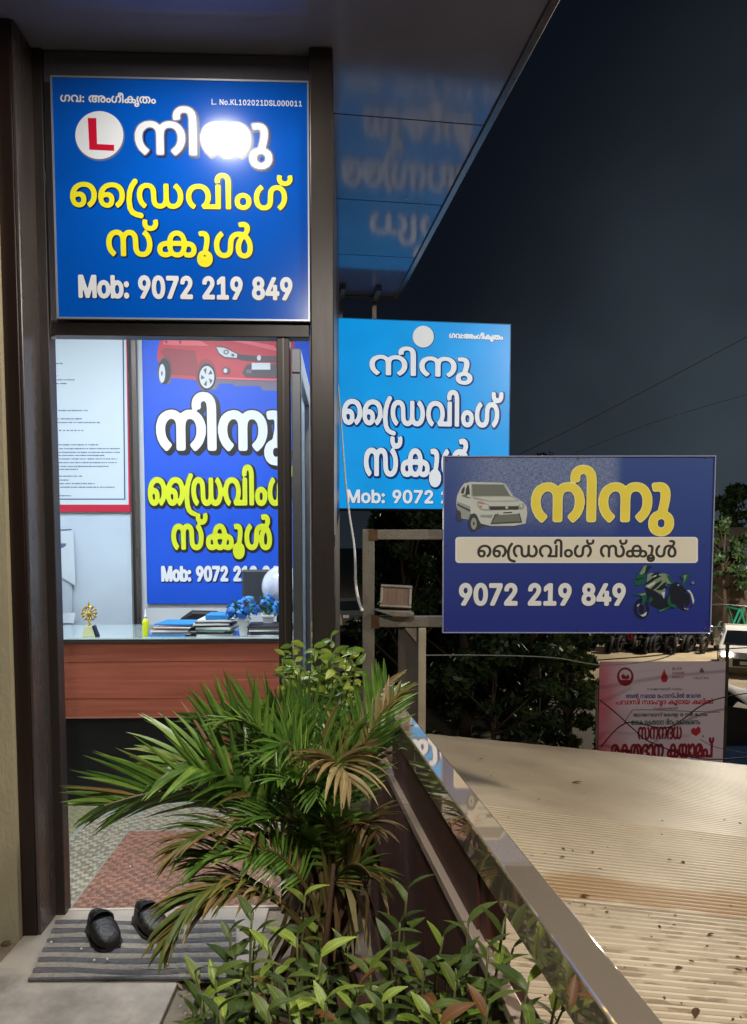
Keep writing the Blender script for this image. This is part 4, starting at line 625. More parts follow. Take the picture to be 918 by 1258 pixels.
for a in range(0, 360, 30):
    r = 8.2*K; c = Vector((r*math.cos(R(a)), 0, 28*K+r*math.sin(R(a)))); g.lathe([(.001, -.009), (.008, -.004), (.009, .003), (.001, .009)], c, 6)
    g.tube([(0, 0, 28*K), c], .0035, 5)
g.lathe([(.001, -.022), (.014, -.012), (.017, 0), (.012, .012), (.001, .022)], (0, -.004, 28*K), 10); g.lathe([(.001, 0), (.007, .01), (.001, .03)], (0, 0, 36.5*K), 6)
g.build('filigree_wheel', gold, t)
t = desk_thing('glue_bottle', 'slim yellow-green glue bottle with white nozzle cap', 'bottle', 179, .06)
g = MB(); g.lathe([(.016, 0), (.0175, .005), (.0175, .075), (.013, .088), (.008, .094)], n=16); g.build('bottle_body', mat('bottle_yellow', srgb(206, 214, 40), .3), t, smooth=True)
g = MB(); g.lathe([(.0085, .0945), (.0085, .108), (.004, .118), (.003, .14), (.001, .142)], n=12); g.build('cap', wh, t, smooth=True)
def pile(label, u, y, cols, w_, n, name='paper_stack', sl=0, ht=.008):
    t = desk_thing(name, label, 'papers', u, y)
    z = 0
    for i in range(n):
        h = ht*random.uniform(.6, 1.3); dx, dy = random.uniform(-.02, .02)+sl*i, random.uniform(-.015, .015); M = Matrix.Rotation(random.uniform(-.12, .12), 4, 'Z')
        g = MB(); g.box(-w_/2+dx, w_/2+dx, -.10+dy, .12+dy, z, z+h-.0006, M=M); g.build('folder', cols[i % len(cols)], t, bevel=.001); z += h
    return t, z
c1 = ink('folder_pink', (196, 150, 160), .6); c2 = ink('folder_white', (206, 208, 206), .6); c3 = ink('folder_blue', (40, 130, 200), .5); c4 = ink('folder_lilac', (150, 130, 170), .6); c5 = ink('folder_dark', (52, 52, 62), .5); c6 = ink('folder_green', (70, 120, 110), .5); c7 = ink('folder_brown', (150, 110, 96), .6)
pile('leaning pile of pink and white case papers by the glue bottle', 214, .14, [c3, c2, c4, c2, c1, c7, c2, c1], .20, 9, sl=.003)
t, z = pile('taller stack of dark and white files beside the flower pot', 264, .14, [c2, c5, c2, c6, c2, c5, c2, c5], .19, 9, ht=.0095)
g = MB(); g.box(-.035, .09, -.09, .08, z, z+.028); g.build('blue_file', c3, t, bevel=.004)
pile('low spread of black and white papers right of the flower pot', 330, .12, [c2, c5, c5, c2], .20, 6, ht=.010)
def pot(label, u, y, s, blooms):
    t = desk_thing('flower_pot', label, 'flower pot', u, y)
    g = MB(); M = Matrix.Rotation(R(45), 4, 'Z'); g.lathe([(.028*s, 0), (.036*s, .075*s), (.047*s, .078*s), (.047*s, .092*s), (.036*s, .092*s), (.034*s, .07*s)], n=4, M=M); g.build('pot', mat('pot_white', srgb(206, 212, 216), .4), t, bevel=.003)
    fb = leafmat('petal_blue'+str(u), (.01, .10, .42), (.02, .2, .62), (.05, .36, .8), .5)
    for (bx, by, bz, br) in blooms:
        g = MB()
        for i in range(46):
            th, ph = random.random()*6.28, math.acos(random.uniform(-.5, 1)); d = Vector((math.cos(th)*math.sin(ph), math.sin(th)*math.sin(ph), math.cos(ph)))
            c = Vector((bx, by, bz))+d*br*random.uniform(.6, 1); a = d.orthogonal().normalized(); b = d.cross(a); r = br*random.uniform(.3, .5)
            g.add([c-a*r*.4, c-b*r*.7+d*r*.2, c+a*r*.8+d*r*.55, c+b*r*.7+d*r*.2], [(0, 1, 2, 3)])
        g.build('bloom', fb, t, fix=False)
    g = MB()
    for i in range(22):
        th = random.random()*6.28; c = Vector((0, 0, .085*s)); e_ = Vector((math.cos(th)*.075, math.sin(th)*.05, .085*s+random.uniform(.0, .13))); w_ = Vector((-math.sin(th), math.cos(th), 0))*.011
        m_ = (c+e_)/2+Vector((0, 0, .015)); g.add([c, m_+w_, e_, m_-w_], [(0, 1, 2, 3)])
    g.build('leaves', leafmat('pot_leaf'+str(u), (.02, .10, .02), (.08, .22, .03), (.3, .42, .08)), t, fix=False, kind='stuff')
pot('blue artificial flowers in a tapered white pot on the desk', 300, .05, 1.05, [(-.045, 0, .135, .045), (.01, .0, .165, .05), (-.01, -.02, .125, .042), (.05, .02, .13, .036), (-.07, .01, .11, .03)])
pot('blue artificial flowers in a second white pot behind the first', 330, .20, 1.1, [(-.01, 0, .17, .04), (.04, .0, .14, .045), (.06, -.01, .11, .03)])
t = desk_thing('monitor', 'black computer monitor seen from behind on the desk', 'monitor', 330, .42)
a = FD.L(297, 700, .42); b = FD.L(300, 765, .42)
w_ = .36; zz = a[1]-zt; xo = a[0]-on_desk(330, .42)
g = MB(); g.box(xo, xo+w_+.1, 0, .03, .09, zz); g.build('screen_shell', mat('monitor_grey', srgb(52, 56, 62), .4, var=.1), t, bevel=.012)
g = MB(); g.box(xo+.2, xo+.26, .01, .04, .01, .2); g.box(xo+.13, xo+.33, -.05, .12, 0, .012); g.build('stand', blk, t, bevel=.004)
t = desk_thing('wrapped_globe', 'pale see-through wrapped ball beside the monitor', 'ball', 348, .3)
g = MB(); n = 9; g.lathe([(.12*math.sin(math.pi*i/18)+.0005, .12-.12*math.cos(math.pi*i/18)) for i in range(19)], (0, 0, .13), 28); g.build('ball', mat('globe_pale', srgb(186, 194, 214), .25, var=.25, scale=14, coat=.5), t, smooth=True)
g = MB(); g.lathe([(.05, 0), (.05, .01), (.012, .02), (.012, .135)], n=14); g.build('foot', blk, t)
ch = thing('office_chair', 'black rounded chair back showing just above the desk papers', 'chair', FD.o+FD.e*on_desk(247, .85)+FD.n*.85, YAW)
zc = FD.L(247, 751, .85)[1]
g = MB(); pts = [(-.13, zc-.42), (.13, zc-.42), (.17, zc-.2), (.16, zc-.05), (.10, zc), (-.06, zc+.005), (-.14, zc-.05), (-.16, zc-.2)]; g.prism(pts, 0, .05); g.build('backrest', mat('chair_black', srgb(20, 21, 28), .5), ch, bevel=.02)
g = MB(); g.box(-.22, .22, .06, .48, .43, .5); g.build('seat', MATS['chair_black'], ch, bevel=.02); g = MB(); g.tube([(0, .27, .02), (0, .27, .43)], .03, 10)
for a in range(5): g.tube([(0, .27, .06), (.26*math.cos(a*1.257), .27+.26*math.sin(a*1.257), .03)], .018, 6)
g.build('base', blk, ch)
# office ceiling light
ol = thing('office_tube_light', 'long white ceiling light inside the office', 'lamp', FA.o+FA.e*(-.65)+FA.n*.85, YAW)
g = MB(); g.box(-.62, .62, -.09, .09, 3.05, 3.10); g.build('fitting', wh, ol, bevel=.004); g = MB(); g.box(-.6, .6, -.075, .075, 3.042, 3.049); g.build('diffuser', mat('tube_glow', (1, 1, 1), .5, emit=6), ol)
lamp('office_light', 'AREA', (0, 0, 3.035), P_OFFICE, (.86, .93, 1.), 1.2, size_y=.3, parent=ol)
# ================================================================ OUTSIDE SIGNS
# backlit cyan sign hanging beyond the canopy end
F2 = Frame((P(410, 500, 5.3).x-.02, 5.3, 0), R(7.5))
cy = ink('lightbox_cyan', (0, 134, 206), .3, emit=.92); cwh = ink('lightbox_white', (206, 216, 226), .3, emit=.68); cgn = ink('lightbox_navy', (8, 40, 110), .3, emit=.5); cgd = ink('lightbox_disc', (196, 200, 204), .3, emit=.75)
q_ = cy.node_tree; qn = q_.nodes.new('ShaderNodeTexNoise'); qn.inputs['Scale'].default_value = 2.6; qn.inputs['Detail'].default_value = 3; qm = q_.nodes.new('ShaderNodeMapRange'); qm.inputs[1].default_value = .3; qm.inputs[2].default_value = .7; qm.inputs[3].default_value = .78; qm.inputs[4].default_value = 1.02
q_.links.new(q_.nodes.new('ShaderNodeTexCoord').outputs['Object'], qn.inputs[0]); q_.links.new(qn.outputs[0], qm.inputs[0]); q_.links.new(qm.outputs[0], q_.nodes['Principled BSDF'].inputs['Emission Strength'])
S2 = panel_sign(F2, ((410, 390), (625, 626)), 'lightbox_sign', 'bright cyan backlit square sign hanging at the end of the canopy', 'sign', cy, ink('lightbox_edge', (40, 130, 190), .3), .11, rim=.004)
a = F2.L(410, 390); b = F2.L(625, 626)
g = MB(); g.box(a[0]-.01, b[0]+.01, .1105, .15, b[1]-.01, a[1]+.01); g.build('back_box', M_black, S2)
for xx in (.06, .30):
    g = MB(); g.box(xx, xx+.03, .05, .08, a[1], ZC+.02); g.box(xx, xx+.03, -.2, .049, ZC-.04, ZC-.005); g.build('hanger', M_galv, S2)
picture(S2, F2, [(cgn, ell(520.6, 414, 13.6, 13.9, 32)), (cgd, ell(520.2, 413.6, 13, 13.4, 32))], (0, 0, 1), -.0004, 'blank_disc')
lettering(S2, F2, 'ഗവ:അംഗീകൃതം', (552, 407, 618.5, 420.5), [(.07, cgn, .0005, .03, -.03), (.045, cwh, .001, 0, 0)])
L2 = [(.052, cgn, .0005, .016, -.016), (.022, cwh, .0012, 0, 0)]
lettering(S2, F2, NINU, (454, 424, 580.5, 473), L2)
lettering(S2, F2, DRIVING, (420, 475, 618, 536), L2, track=.03)
lettering(S2, F2, SCHOOL, (447, 535, 577, 599), L2, track=.04)
lettering(S2, F2, 'Mob: 9072 219 849', (426, 601, 624, 619.5), [(.075, cgn, .0005, .02, -.02), (.048, cwh, .0012, 0, 0)])

# dark blue tin sign on a welded frame
F3 = Frame((P(545, 670, 3.0).x, 3.0, 0), R(-.6))
m3 = bpy.data.materials.new('tin_sign_print'); m3.use_nodes = True; tt = m3.node_tree; b = tt.nodes['Principled BSDF']; b.inputs['Roughness'].default_value = .38; b.inputs['Coat Weight'].default_value = .15
tcn = tt.nodes.new('ShaderNodeTexCoord'); sxx = tt.nodes.new('ShaderNodeSeparateXYZ'); tt.links.new(tcn.outputs['Object'], sxx.inputs[0])
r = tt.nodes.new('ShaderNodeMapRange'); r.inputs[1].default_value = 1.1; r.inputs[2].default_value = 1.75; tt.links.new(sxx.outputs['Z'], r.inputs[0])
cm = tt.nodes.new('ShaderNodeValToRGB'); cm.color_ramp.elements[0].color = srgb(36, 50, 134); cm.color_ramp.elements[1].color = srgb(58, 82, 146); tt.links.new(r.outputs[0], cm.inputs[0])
# woven flex-cloth texture with a washed-out printed patch in the upper left
nx = tt.nodes.new('ShaderNodeTexNoise'); nx.inputs['Scale'].default_value = 5; tt.links.new(tcn.outputs['Object'], nx.inputs[0])
mp = tt.nodes.new('ShaderNodeMapping'); mp.inputs['Scale'].default_value = (14, 1, 150); tt.links.new(tcn.outputs['Object'], mp.inputs[0]); n3 = tt.nodes.new('ShaderNodeTexNoise'); n3.inputs['Scale'].default_value = 4; tt.links.new(mp.outputs[0], n3.inputs[0])
mp4 = tt.nodes.new('ShaderNodeMapping'); mp4.inputs['Scale'].default_value = (150, 1, 14); tt.links.new(tcn.outputs['Object'], mp4.inputs[0]); n4 = tt.nodes.new('ShaderNodeTexNoise'); n4.inputs['Scale'].default_value = 4; tt.links.new(mp4.outputs[0], n4.inputs[0])
def mth(op, a, b_):
    n = tt.nodes.new('ShaderNodeMath'); n.operation = op
    for i, q in enumerate((a, b_)):
        if isinstance(q, (int, float)): n.inputs[i].default_value = q
        else: tt.links.new(q, n.inputs[i])
    return n.outputs[0]
def rng(s, a, b_, c=0, d=1):
    n = tt.nodes.new('ShaderNodeMapRange'); n.interpolation_type = 'SMOOTHSTEP'
    for i, q in enumerate((a, b_, c, d)): n.inputs[i+1].default_value = q
    tt.links.new(s, n.inputs[0]); return n.outputs[0]
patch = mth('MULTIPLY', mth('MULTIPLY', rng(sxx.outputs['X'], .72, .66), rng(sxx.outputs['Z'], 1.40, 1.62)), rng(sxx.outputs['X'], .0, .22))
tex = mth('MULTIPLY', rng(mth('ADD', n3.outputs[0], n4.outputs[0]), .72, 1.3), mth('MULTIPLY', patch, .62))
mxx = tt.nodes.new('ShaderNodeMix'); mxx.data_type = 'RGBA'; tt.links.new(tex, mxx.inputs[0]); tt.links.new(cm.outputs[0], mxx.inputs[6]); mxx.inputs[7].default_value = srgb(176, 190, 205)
tt.links.new(mxx.outputs[2], b.inputs['Base Color'])
bw = tt.nodes.new('ShaderNodeBump'); bw.inputs['Strength'].default_value = .25; bw.inputs['Distance'].default_value = .01; tt.links.new(nx.outputs[0], bw.inputs['Height']); tt.links.new(bw.outputs[0], b.inputs['Normal'])
S3 = panel_sign(F3, ((545, 560), (873, 778)), 'roadside_sign', 'navy tin sign with a white car and green motorcycle on a welded frame', 'sign', m3, ink('tin_edge', (150, 156, 190), .4), .022, rim=.004)
a3 = F3.L(545, 560); b3 = F3.L(873, 778)
yl = ink('tin_yellow', (240, 222, 84), .4, var=.05); ol_ = ink('tin_outline', (40, 44, 60), .5); cream = ink('tin_cream', (222, 218, 202), .45, var=.04); wh3 = ink('tin_white', (226, 230, 232), .45); dk3 = ink('tin_dark', (50, 48, 46), .5); py = ink('tin_pale_yellow', (244, 238, 176), .4)
lettering(S3, F3, NINU, (654, 572, 827, 658), [(.040, ol_, .0004, .006, -.006), (.034, py, .0006, 0, 0), (.022, yl, .0009, 0, 0)])
def rrect(x0, y0, x1, y1, r):
    return [p for (cx, cy_, a) in ((x1-r, y0+r, -90), (x1-r, y1-r, 0), (x0+r, y1-r, 90), (x0+r, y0+r, 180)) for p in [(cx+r*math.cos(R(a+k*22.5)), cy_+r*math.sin(R(a+k*22.5))) for k in range(5)]]
picture(S3, F3, [(wh3, rrect(559.5, 659.6, 857.5, 691.6, 4)), (cream, rrect(561.5, 661.4, 855.5, 690, 3))], (0, 0, 1), -.0002, 'white_band')
lettering(S3, F3, DRIVING+' '+SCHOOL, (586.5, 662, 831, 690.6), [(.03, wh3, .0009, 0, 0), (.018, dk3, .0012, 0, 0)])
lettering(S3, F3, '9072 219 849', (564, 716, 768.5, 744.5), [(.080, ol_, .0004, .02, -.02), (.056, wh3, .0008, 0, 0)])
A = ink('pc_body', (196, 202, 196), .4); B = ink('pc_glass', (112, 118, 110), .4); C_ = ink('pc_dark', (58, 62, 64), .5); D = ink('pc_mid', (150, 158, 154), .4); Rr = ink('pc_lamp', (190, 120, 110), .4)
car2 = [(C_, [(285, 560), (330, 632), (400, 600), (420, 585), (480, 590), (700, 590), (800, 568), (790, 540), (300, 520)]), (C_, [(157, 390), (168, 500), (190, 545), (215, 535), (215, 480)]),
 (A, [(295, 168), (232, 183), (200, 225), (165, 300), (157, 380), (170, 430), (205, 512), (275, 522), (290, 470), (340, 470), (390, 560), (480, 582), (700, 582), (808, 560), (825, 470), (820, 400), (790, 360), (755, 340), (690, 300), (620, 188), (580, 176)]),
 (D, [(165, 350), (290, 400), (290, 470), (275, 520), (205, 512), (170, 430)]), (D, [(300, 188), (610, 190), (672, 302), (300, 304)]), (B, [(306, 193), (600, 196), (660, 299), (314, 300)]),
 (C_, [(236, 206), (214, 232), (200, 272), (225, 282), (238, 240)]), (C_, [(265, 194), (250, 232), (243, 285), (288, 315), (282, 235), (274, 194)]), (B, [(240, 282), (290, 320), (280, 325), (205, 300)]),
 (D, [(310, 306), (690, 306), (750, 345), (700, 350), (480, 352), (330, 330)]), (A, [(316, 310), (680, 309), (735, 342), (480, 348)]), (C_, [(165, 372), (290, 432), (290, 448), (166, 386)]),
 (D, [(356, 350), (400, 354), (472, 388), (470, 434), (400, 434), (362, 398)]), (A, [(366, 360), (400, 362), (462, 392), (460, 424), (404, 424), (370, 396)]), (Rr, [(364, 354), (410, 366), (430, 384), (372, 372)]), (Rr, ell(388, 400, 14, 9)),
 (D, [(744, 386), (790, 366), (800, 402), (770, 428), (748, 420)]), (A, ell(768, 394, 14, 15)), (C_, [(468, 398), (744, 396), (742, 426), (476, 432)]), (A, ell(632, 410, 14, 12)),
 (D, [(385, 480), (500, 476), (490, 500), (388, 494)]), (C_, [(520, 474), (752, 462), (776, 548), (482, 564)]), (B, [(528, 484), (746, 474), (764, 540), (494, 554)]), (A, [(555, 446), (738, 440), (740, 470), (555, 480)]), (C_, [(600, 454), (682, 450), (680, 462), (598, 466)]),
 (C_, ell(322, 548, 46, 84)), (D, ell(322, 560, 27, 55)), (C_, ell(322, 560, 9, 18)), (C_, ell(183, 488, 20, 52)), (A, [(662, 290), (682, 278), (688, 298), (670, 304)]), (A, [(258, 290), (284, 286), (292, 312), (264, 314)])]
picture(S3, F3, car2, (540, 570, 7.65), -.0003, 'printed_car')
Gd = ink('pm_dark', (24, 30, 44), .4); Gg = ink('pm_green', (24, 88, 70), .4); Gl = ink('pm_pale', (122, 142, 116), .4); Gw = ink('pm_white', (190, 200, 196), .4); Gb = ink('pm_back', (44, 50, 130), .4)
bike = [(Gd, ell(215, 520, 74, 98)), (Gb, ell(215, 524, 40, 62)), (Gd, ell(215, 524, 26, 44)), (Gw, [(205, 580), (235, 570), (268, 545), (258, 580), (230, 594)]), (Gw, [(172, 488), (196, 470), (192, 486), (178, 500)]),
 (Gd, ell(622, 434, 88, 100)), (Gb, ell(650, 434, 46, 78)), (Gd, ell(640, 434, 34, 66)), (Gw, [(636, 344), (668, 344), (694, 380), (712, 440), (700, 480), (692, 440), (676, 380), (654, 356)]), (Gw, [(612, 508), (640, 522), (660, 514), (650, 526), (620, 522)]), (Gw, [(568, 440), (602, 428), (600, 440), (575, 452)]),
 (Gd, [(250, 290), (340, 345), (410, 420), (430, 430), (470, 390), (480, 300), (520, 280), (560, 270), (620, 330), (620, 450), (540, 500), (460, 520), (380, 520), (310, 490), (270, 430)]),
 (Gg, [(148, 240), (185, 190), (230, 118), (270, 108), (300, 116), (262, 160), (250, 230), (240, 292), (170, 302), (145, 272)]), (Gl, [(196, 190), (240, 116), (268, 112), (246, 180), (215, 200)]), (Gd, [(262, 120), (300, 118), (312, 124), (276, 160), (262, 190), (240, 200)]), (Gd, [(150, 238), (190, 236), (236, 224), (236, 234), (170, 254)]),
 (Gl, [(270, 200), (300, 180), (360, 190), (430, 186), (470, 200), (515, 270), (500, 285), (450, 280), (440, 330), (430, 420), (405, 390), (340, 350), (246, 312), (262, 290)]), (Gd, [(246, 286), (330, 218), (300, 212), (340, 180), (396, 176), (370, 200), (400, 214), (350, 240), (270, 292)]), (Gd, [(296, 338), (352, 282), (408, 248), (400, 276), (356, 320), (330, 340)]), (Gd, [(420, 280), (452, 262), (440, 300), (470, 330), (430, 326), (404, 346), (350, 342)]),
 (Gw, [(330, 208), (360, 200), (350, 214), (320, 226)]), (Gw, [(260, 306), (330, 268), (350, 262), (330, 290), (280, 318)]), (Gw, [(400, 365), (436, 360), (424, 424)]), (Gg, [(450, 200), (480, 210), (520, 265), (500, 285), (470, 250)]),
 (Gg, [(130, 388), (180, 374), (250, 364), (266, 400), (262, 430), (236, 480), (214, 480), (222, 440), (214, 396), (180, 394)]), (Gl, [(190, 382), (250, 368), (254, 384), (220, 396)]), (Gg, [(296, 400), (326, 436), (310, 440), (290, 470), (280, 440)]),
 (Gg, [(578, 212), (600, 196), (674, 184), (650, 240), (612, 300), (590, 296), (616, 240), (588, 232)]), (Gl, [(610, 205), (640, 200), (625, 240), (600, 282), (612, 240)]), (Gg, [(458, 420), (480, 380), (482, 420), (492, 470), (542, 482), (530, 512), (484, 500), (455, 466)]), (Gg, [(370, 536), (420, 516), (480, 496), (480, 512), (430, 534), (376, 548)]), (Gl, [(380, 538), (430, 520), (430, 526), (384, 543)]), (Gl, ell(696, 274, 14, 11)), (Gl, ell(558, 296, 11, 9))]
picture(S3, F3, bike, (760, 680, 7.65), -.0003, 'printed_motorcycle')

for (u_, v_) in ((549, 565), (549, 670), (549, 773), (710, 563), (868, 562), (866, 670), (866, 772), (710, 774)):
    a_ = F3.L(u_, v_); g = MB(); g.lathe([(.004, 0), (.004, .002), (.001, .003)], (a_[0], -.0005, a_[1]), 8, M=Matrix.Rotation(R(90), 4, 'X')); g.build('screw', M_rust, S3)
# the welded frame that carries it
FR = thing('sign_frame', 'grey welded steel tube frame carrying the navy roadside sign', 'frame', F3.o, F3.yaw)
def t3(name, u0, u1, v0, v1, y0=.024, y1=.066, m=M_galv, z0=None, bevel=.003):
    a = F3.L(u0, v0, y0); b = F3.L(u1, v1, y0); g = MB(); g.box(a[0], b[0], y0, y1, b[1] if z0 is None else z0, a[1]); return g.build(name, m, FR, bevel=bevel)
t3('post', 445, 460, 650, 810, z0=.25); t3('top_rail', 460.3, 800, 650.5, 663); t3('middle_rail', 460.3, 860, 757, 771)
t3('lower_leg', 514, 523, 771.5, 900, z0=.28, m=mat('leg_pale_tube', srgb(170, 160, 140), .5, .3, var=.15, scale=12))
t3('leg_plate', 489, 513.5, 771.5, 900, z0=.28, y0=.05, y1=.056, m=mat('leg_plate_dull', srgb(88, 84, 78), .4, .3, var=.2, scale=6))
for (u0, u1, v0, v1) in ((453, 464, 650.5, 664), (456, 466, 756, 772)):
    a = F3.L(u0, v0, .02); b = F3.L(u1, v1, .02); g = MB(); g.box(a[0], b[0], .0215, .0235, b[1], a[1]); g.build('rusty_weld', M_rust, FR)
g = MB(); a = F3.L(497, 771.5, .03); g.prism([(a[0], a[1]), (a[0]+.05, a[1]), (a[0]+.05, a[1]-.06)], .03, .05); g.build('gusset', M_galv, FR)
# floodlight resting on the frame
ft = thing('floodlight', 'unlit box floodlight with yellowed glass on the steel frame', 'floodlight', F3.o, F3.yaw)
M_fl = mat('flood_case', srgb(122, 116, 106), .5, .3, var=.15, scale=14)
a = F3.L(467, 719, .02); b = F3.L(506, 748, .02); cx = (a[0]+b[0])/2; cz = (a[1]+b[1])/2; hw = (b[0]-a[0])/2; hh = (a[1]-b[1])/2
Mf = Matrix.Translation((cx, .04, cz)) @ Matrix.Rotation(R(-18), 4, 'X') @ Matrix.Rotation(R(3), 4, 'Y')
g = MB()
g.box(-hw, hw, -.012, .03, hh-.012, hh, M=Mf); g.box(-hw, hw, -.012, .03, -hh, -hh+.012, M=Mf); g.box(-hw, -hw+.012, -.012, .03, -hh+.0125, hh-.0125, M=Mf); g.box(hw-.012, hw, -.012, .03, -hh+.0125, hh-.0125, M=Mf); g.box(-hw+.004, hw-.004, .031, .06, -hh+.004, hh-.004, M=Mf)
g.build('housing', M_fl, ft, bevel=.003)
g = MB(); g.box(-hw+.0125, hw-.0125, -.004, .002, -hh+.0125, hh-.0125, M=Mf); g.build('glass', mat('flood_glass', srgb(98, 68, 40), .5, var=.4, scale=16), ft)
for i in range(3):
    xx = -hw+.03+i*(hw-.03); g = MB(); g.box(xx, xx+.004, -.0045, -.0042, -hh+.016, hh-.016, M=Mf); g.build('reflector_rib', mat('flood_rib', srgb(70, 50, 32), .5), ft)
g = MB(); a = F3.L(460, 748, .02); b = F3.L(509, 757, .02)
g.prism([(a[0], a[1]-.002), (b[0]-.02, a[1]-.006), (b[0], b[1]+.012), (b[0]-.012, b[1]+.0005), (a[0]+.08, b[1]+.001)], -.02, .07); g.build('bracket', M_galv, ft, bevel=.003)
# ragged sheet scraps behind the post
# white cable
pts = [(408, 393, 5.1), (412, 440, 4.8), (416, 480, 4.6), (420, 530, 4.3), (424.5, 590, 4.0), (429, 630, 3.7), (434.5, 665, 3.5), (436.5, 690, 3.35), (437, 715, 3.2), (440, 735, 3.1), (445, 750, 3.02)]
g = MB(); sm = []
V_ = [P(*p) for p in pts]
for i in range(len(V_)-1):
    p0, p1, p2, p3 = V_[max(i-1, 0)], V_[i], V_[i+1], V_[min(i+2, len(V_)-1)]
    for k in range(5):
        t = k/5; sm.append(.5*((2*p1)+(p2-p0)*t+(2*p0-5*p1+4*p2-p3)*t*t+(3*p1-p0-3*p2+p3)*t**3))
sm.append(V_[-1]); g.tube(sm, [.0042+.0025*min(1, i/len(sm)) for i in range(len(sm))], 8)
tag(g.build('power_cable', mat('cable_white', srgb(250, 250, 252), .4), smooth=True), 'loose white cable hanging from the cyan sign down to the frame', 'cable')

# ================================================================ RAILING
RL = thing('railing', 'polished square stainless handrail on a dark wood parapet', 'railing', (0, 0, 0))
pz = PZ(605, 1000, .92); rp = pz.dot(PERP)            # right edge of the rail
p0 = PZ(569.6, 1000, .92).dot(PERP)
aS, aE = -.5, PZ(474, 845, .92).dot(D1)+.05
def slb(name, a, b, c, d, e_, f, m, bevel=0, parent=RL): g = MB(); slab(g, a, b, c, d, e_, f); return g.build(name, m, parent, bevel=bevel)
slb('handrail', p0, rp, aS, aE, .852, .92, M_steel, .0035)
g = MB(); slab(g, p0-.0012, p0+.0012, aS, aE, .918, .9205)
slb('parapet_cap', p0-.012, p0+.012, aS, aE-.02, .722, .742, mat('steel_cap', srgb(206, 186, 170), .25, .55), .002)
n = 0; a_ = aS
while a_ < aE-.02:
    a2 = min(a_+.42, aE-.02); slb('parapet_panel', p0-.006, p0+.04, a_+.002, a2-.002, .0, .721, M_brown, .002); a_ = a2
slb('upper_panel', p0+.004, p0+.03, 1.22, 2.08, .743, .851, M_brown)
for a_ in (-.1, .62, 1.18, 2.1, aE-.06): slb('post', p0+.008, rp-.008, a_, a_+.036, .742, .8515, M_steel if a_ < 1 else M_brown, .002)
# sub wall below the landing
g = MB(); slab(g, p0-.02, p0+.045, -1.6, 2.6, -3.0, -.001); o = g.build('landing_wall', M_plaster); o['kind'] = 'structure'

# ================================================================ CORRUGATED ROOF
def roof_z(p): # plane through the place, falling away from the landing
    return .4327-.1734*(p-0) if False else None
XP0 = .478
def RP(perp, along, up=0): v = PERP*perp+D1*along; return Vector((v.x, v.y, .35-.173*(perp-XP0)+up))
def hitroof(u, v):
    d = ray(u, v); c = Vector((0, 0, CAMZ)); n = Vector((PERP.x*.173, PERP.y*.173, 1)); k = .35+.173*XP0
    return c+d*((k-c.dot(n))/d.dot(n))
e1 = hitroof(540, 903); e2 = hitroof(918, 940); ed = (e2-e1)
f_al = lambda p: e1.dot(D1)+(p-e1.dot(PERP))*(e2.dot(D1)-e1.dot(D1))/(e2.dot(PERP)-e1.dot(PERP))
ROOF = thing('corrugated_roof', 'sand coloured ribbed sheet roof sloping away beyond the railing', 'roof', (0, 0, 0))
mro = bpy.data.materials.new('roof_sheet'); mro.use_nodes = True; tt = mro.node_tree; b = tt.nodes['Principled BSDF']; b.inputs['Roughness'].default_value = .46; b.inputs['Specular IOR Level'].default_value = .32
tcn = tt.nodes.new('ShaderNodeTexCoord'); n1 = tt.nodes.new('ShaderNodeTexNoise'); n1.inputs['Scale'].default_value = 1.6; n1.inputs['Detail'].default_value = 8; tt.links.new(tcn.outputs['Object'], n1.inputs[0])
cr_ = tt.nodes.new('ShaderNodeValToRGB'); cr_.color_ramp.elements[0].position = .3; cr_.color_ramp.elements[0].color = srgb(170, 154, 130); cr_.color_ramp.elements[1].position = .7; cr_.color_ramp.elements[1].color = srgb(206, 192, 168); tt.links.new(n1.outputs[0], cr_.inputs[0])
# dirt streaks that run down the ribs (near part) and the brown stain
mp = tt.nodes.new('ShaderNodeMapping'); mp.inputs['Rotation'].default_value = (0, 0, math.atan2(PERP.y, PERP.x)*-1); mp.inputs['Scale'].default_value = (3.2, 46, 1); tt.links.new(tcn.outputs['Object'], mp.inputs[0])
# rotate first, scale after: use two nodes
mp.inputs['Scale'].default_value = (1, 1, 1); mp2 = tt.nodes.new('ShaderNodeMapping'); mp2.inputs['Scale'].default_value = (5.0, 40, 1); tt.links.new(mp.outputs[0], mp2.inputs[0])
n2 = tt.nodes.new('ShaderNodeTexNoise'); n2.inputs['Scale'].default_value = 1.6; n2.inputs['Detail'].default_value = 6; tt.links.new(mp2.outputs[0], n2.inputs[0])
sy = tt.nodes.new('ShaderNodeSeparateXYZ'); tt.links.new(mp.outputs[0], sy.inputs[0])
near = rng(sy.outputs['Y'], 2.75, 1.6); st = mth('MULTIPLY', rng(n2.outputs[0], .53, .62), mth('ADD', mth('MULTIPLY', near, .48), .05))
mA = tt.nodes.new('ShaderNodeMix'); mA.data_type = 'RGBA'; tt.links.new(st, mA.inputs[0]); tt.links.new(cr_.outputs[0], mA.inputs[6]); mA.inputs[7].default_value = srgb(112, 80, 52)
ST = hitroof(760, 1098); sa = ST.dot(D1)
nn = tt.nodes.new('ShaderNodeTexNoise'); nn.inputs['Scale'].default_value = 3.0; tt.links.new(tcn.outputs['Object'], nn.inputs[0])
yy = mth('ADD', sy.outputs['Y'], mth('MULTIPLY', mth('SUBTRACT', nn.outputs[0], .5), .22))
band = mth('MULTIPLY', rng(yy, sa-.10, sa-.065), rng(yy, sa+.13, sa+.05)); band = mth('MULTIPLY', band, .72)
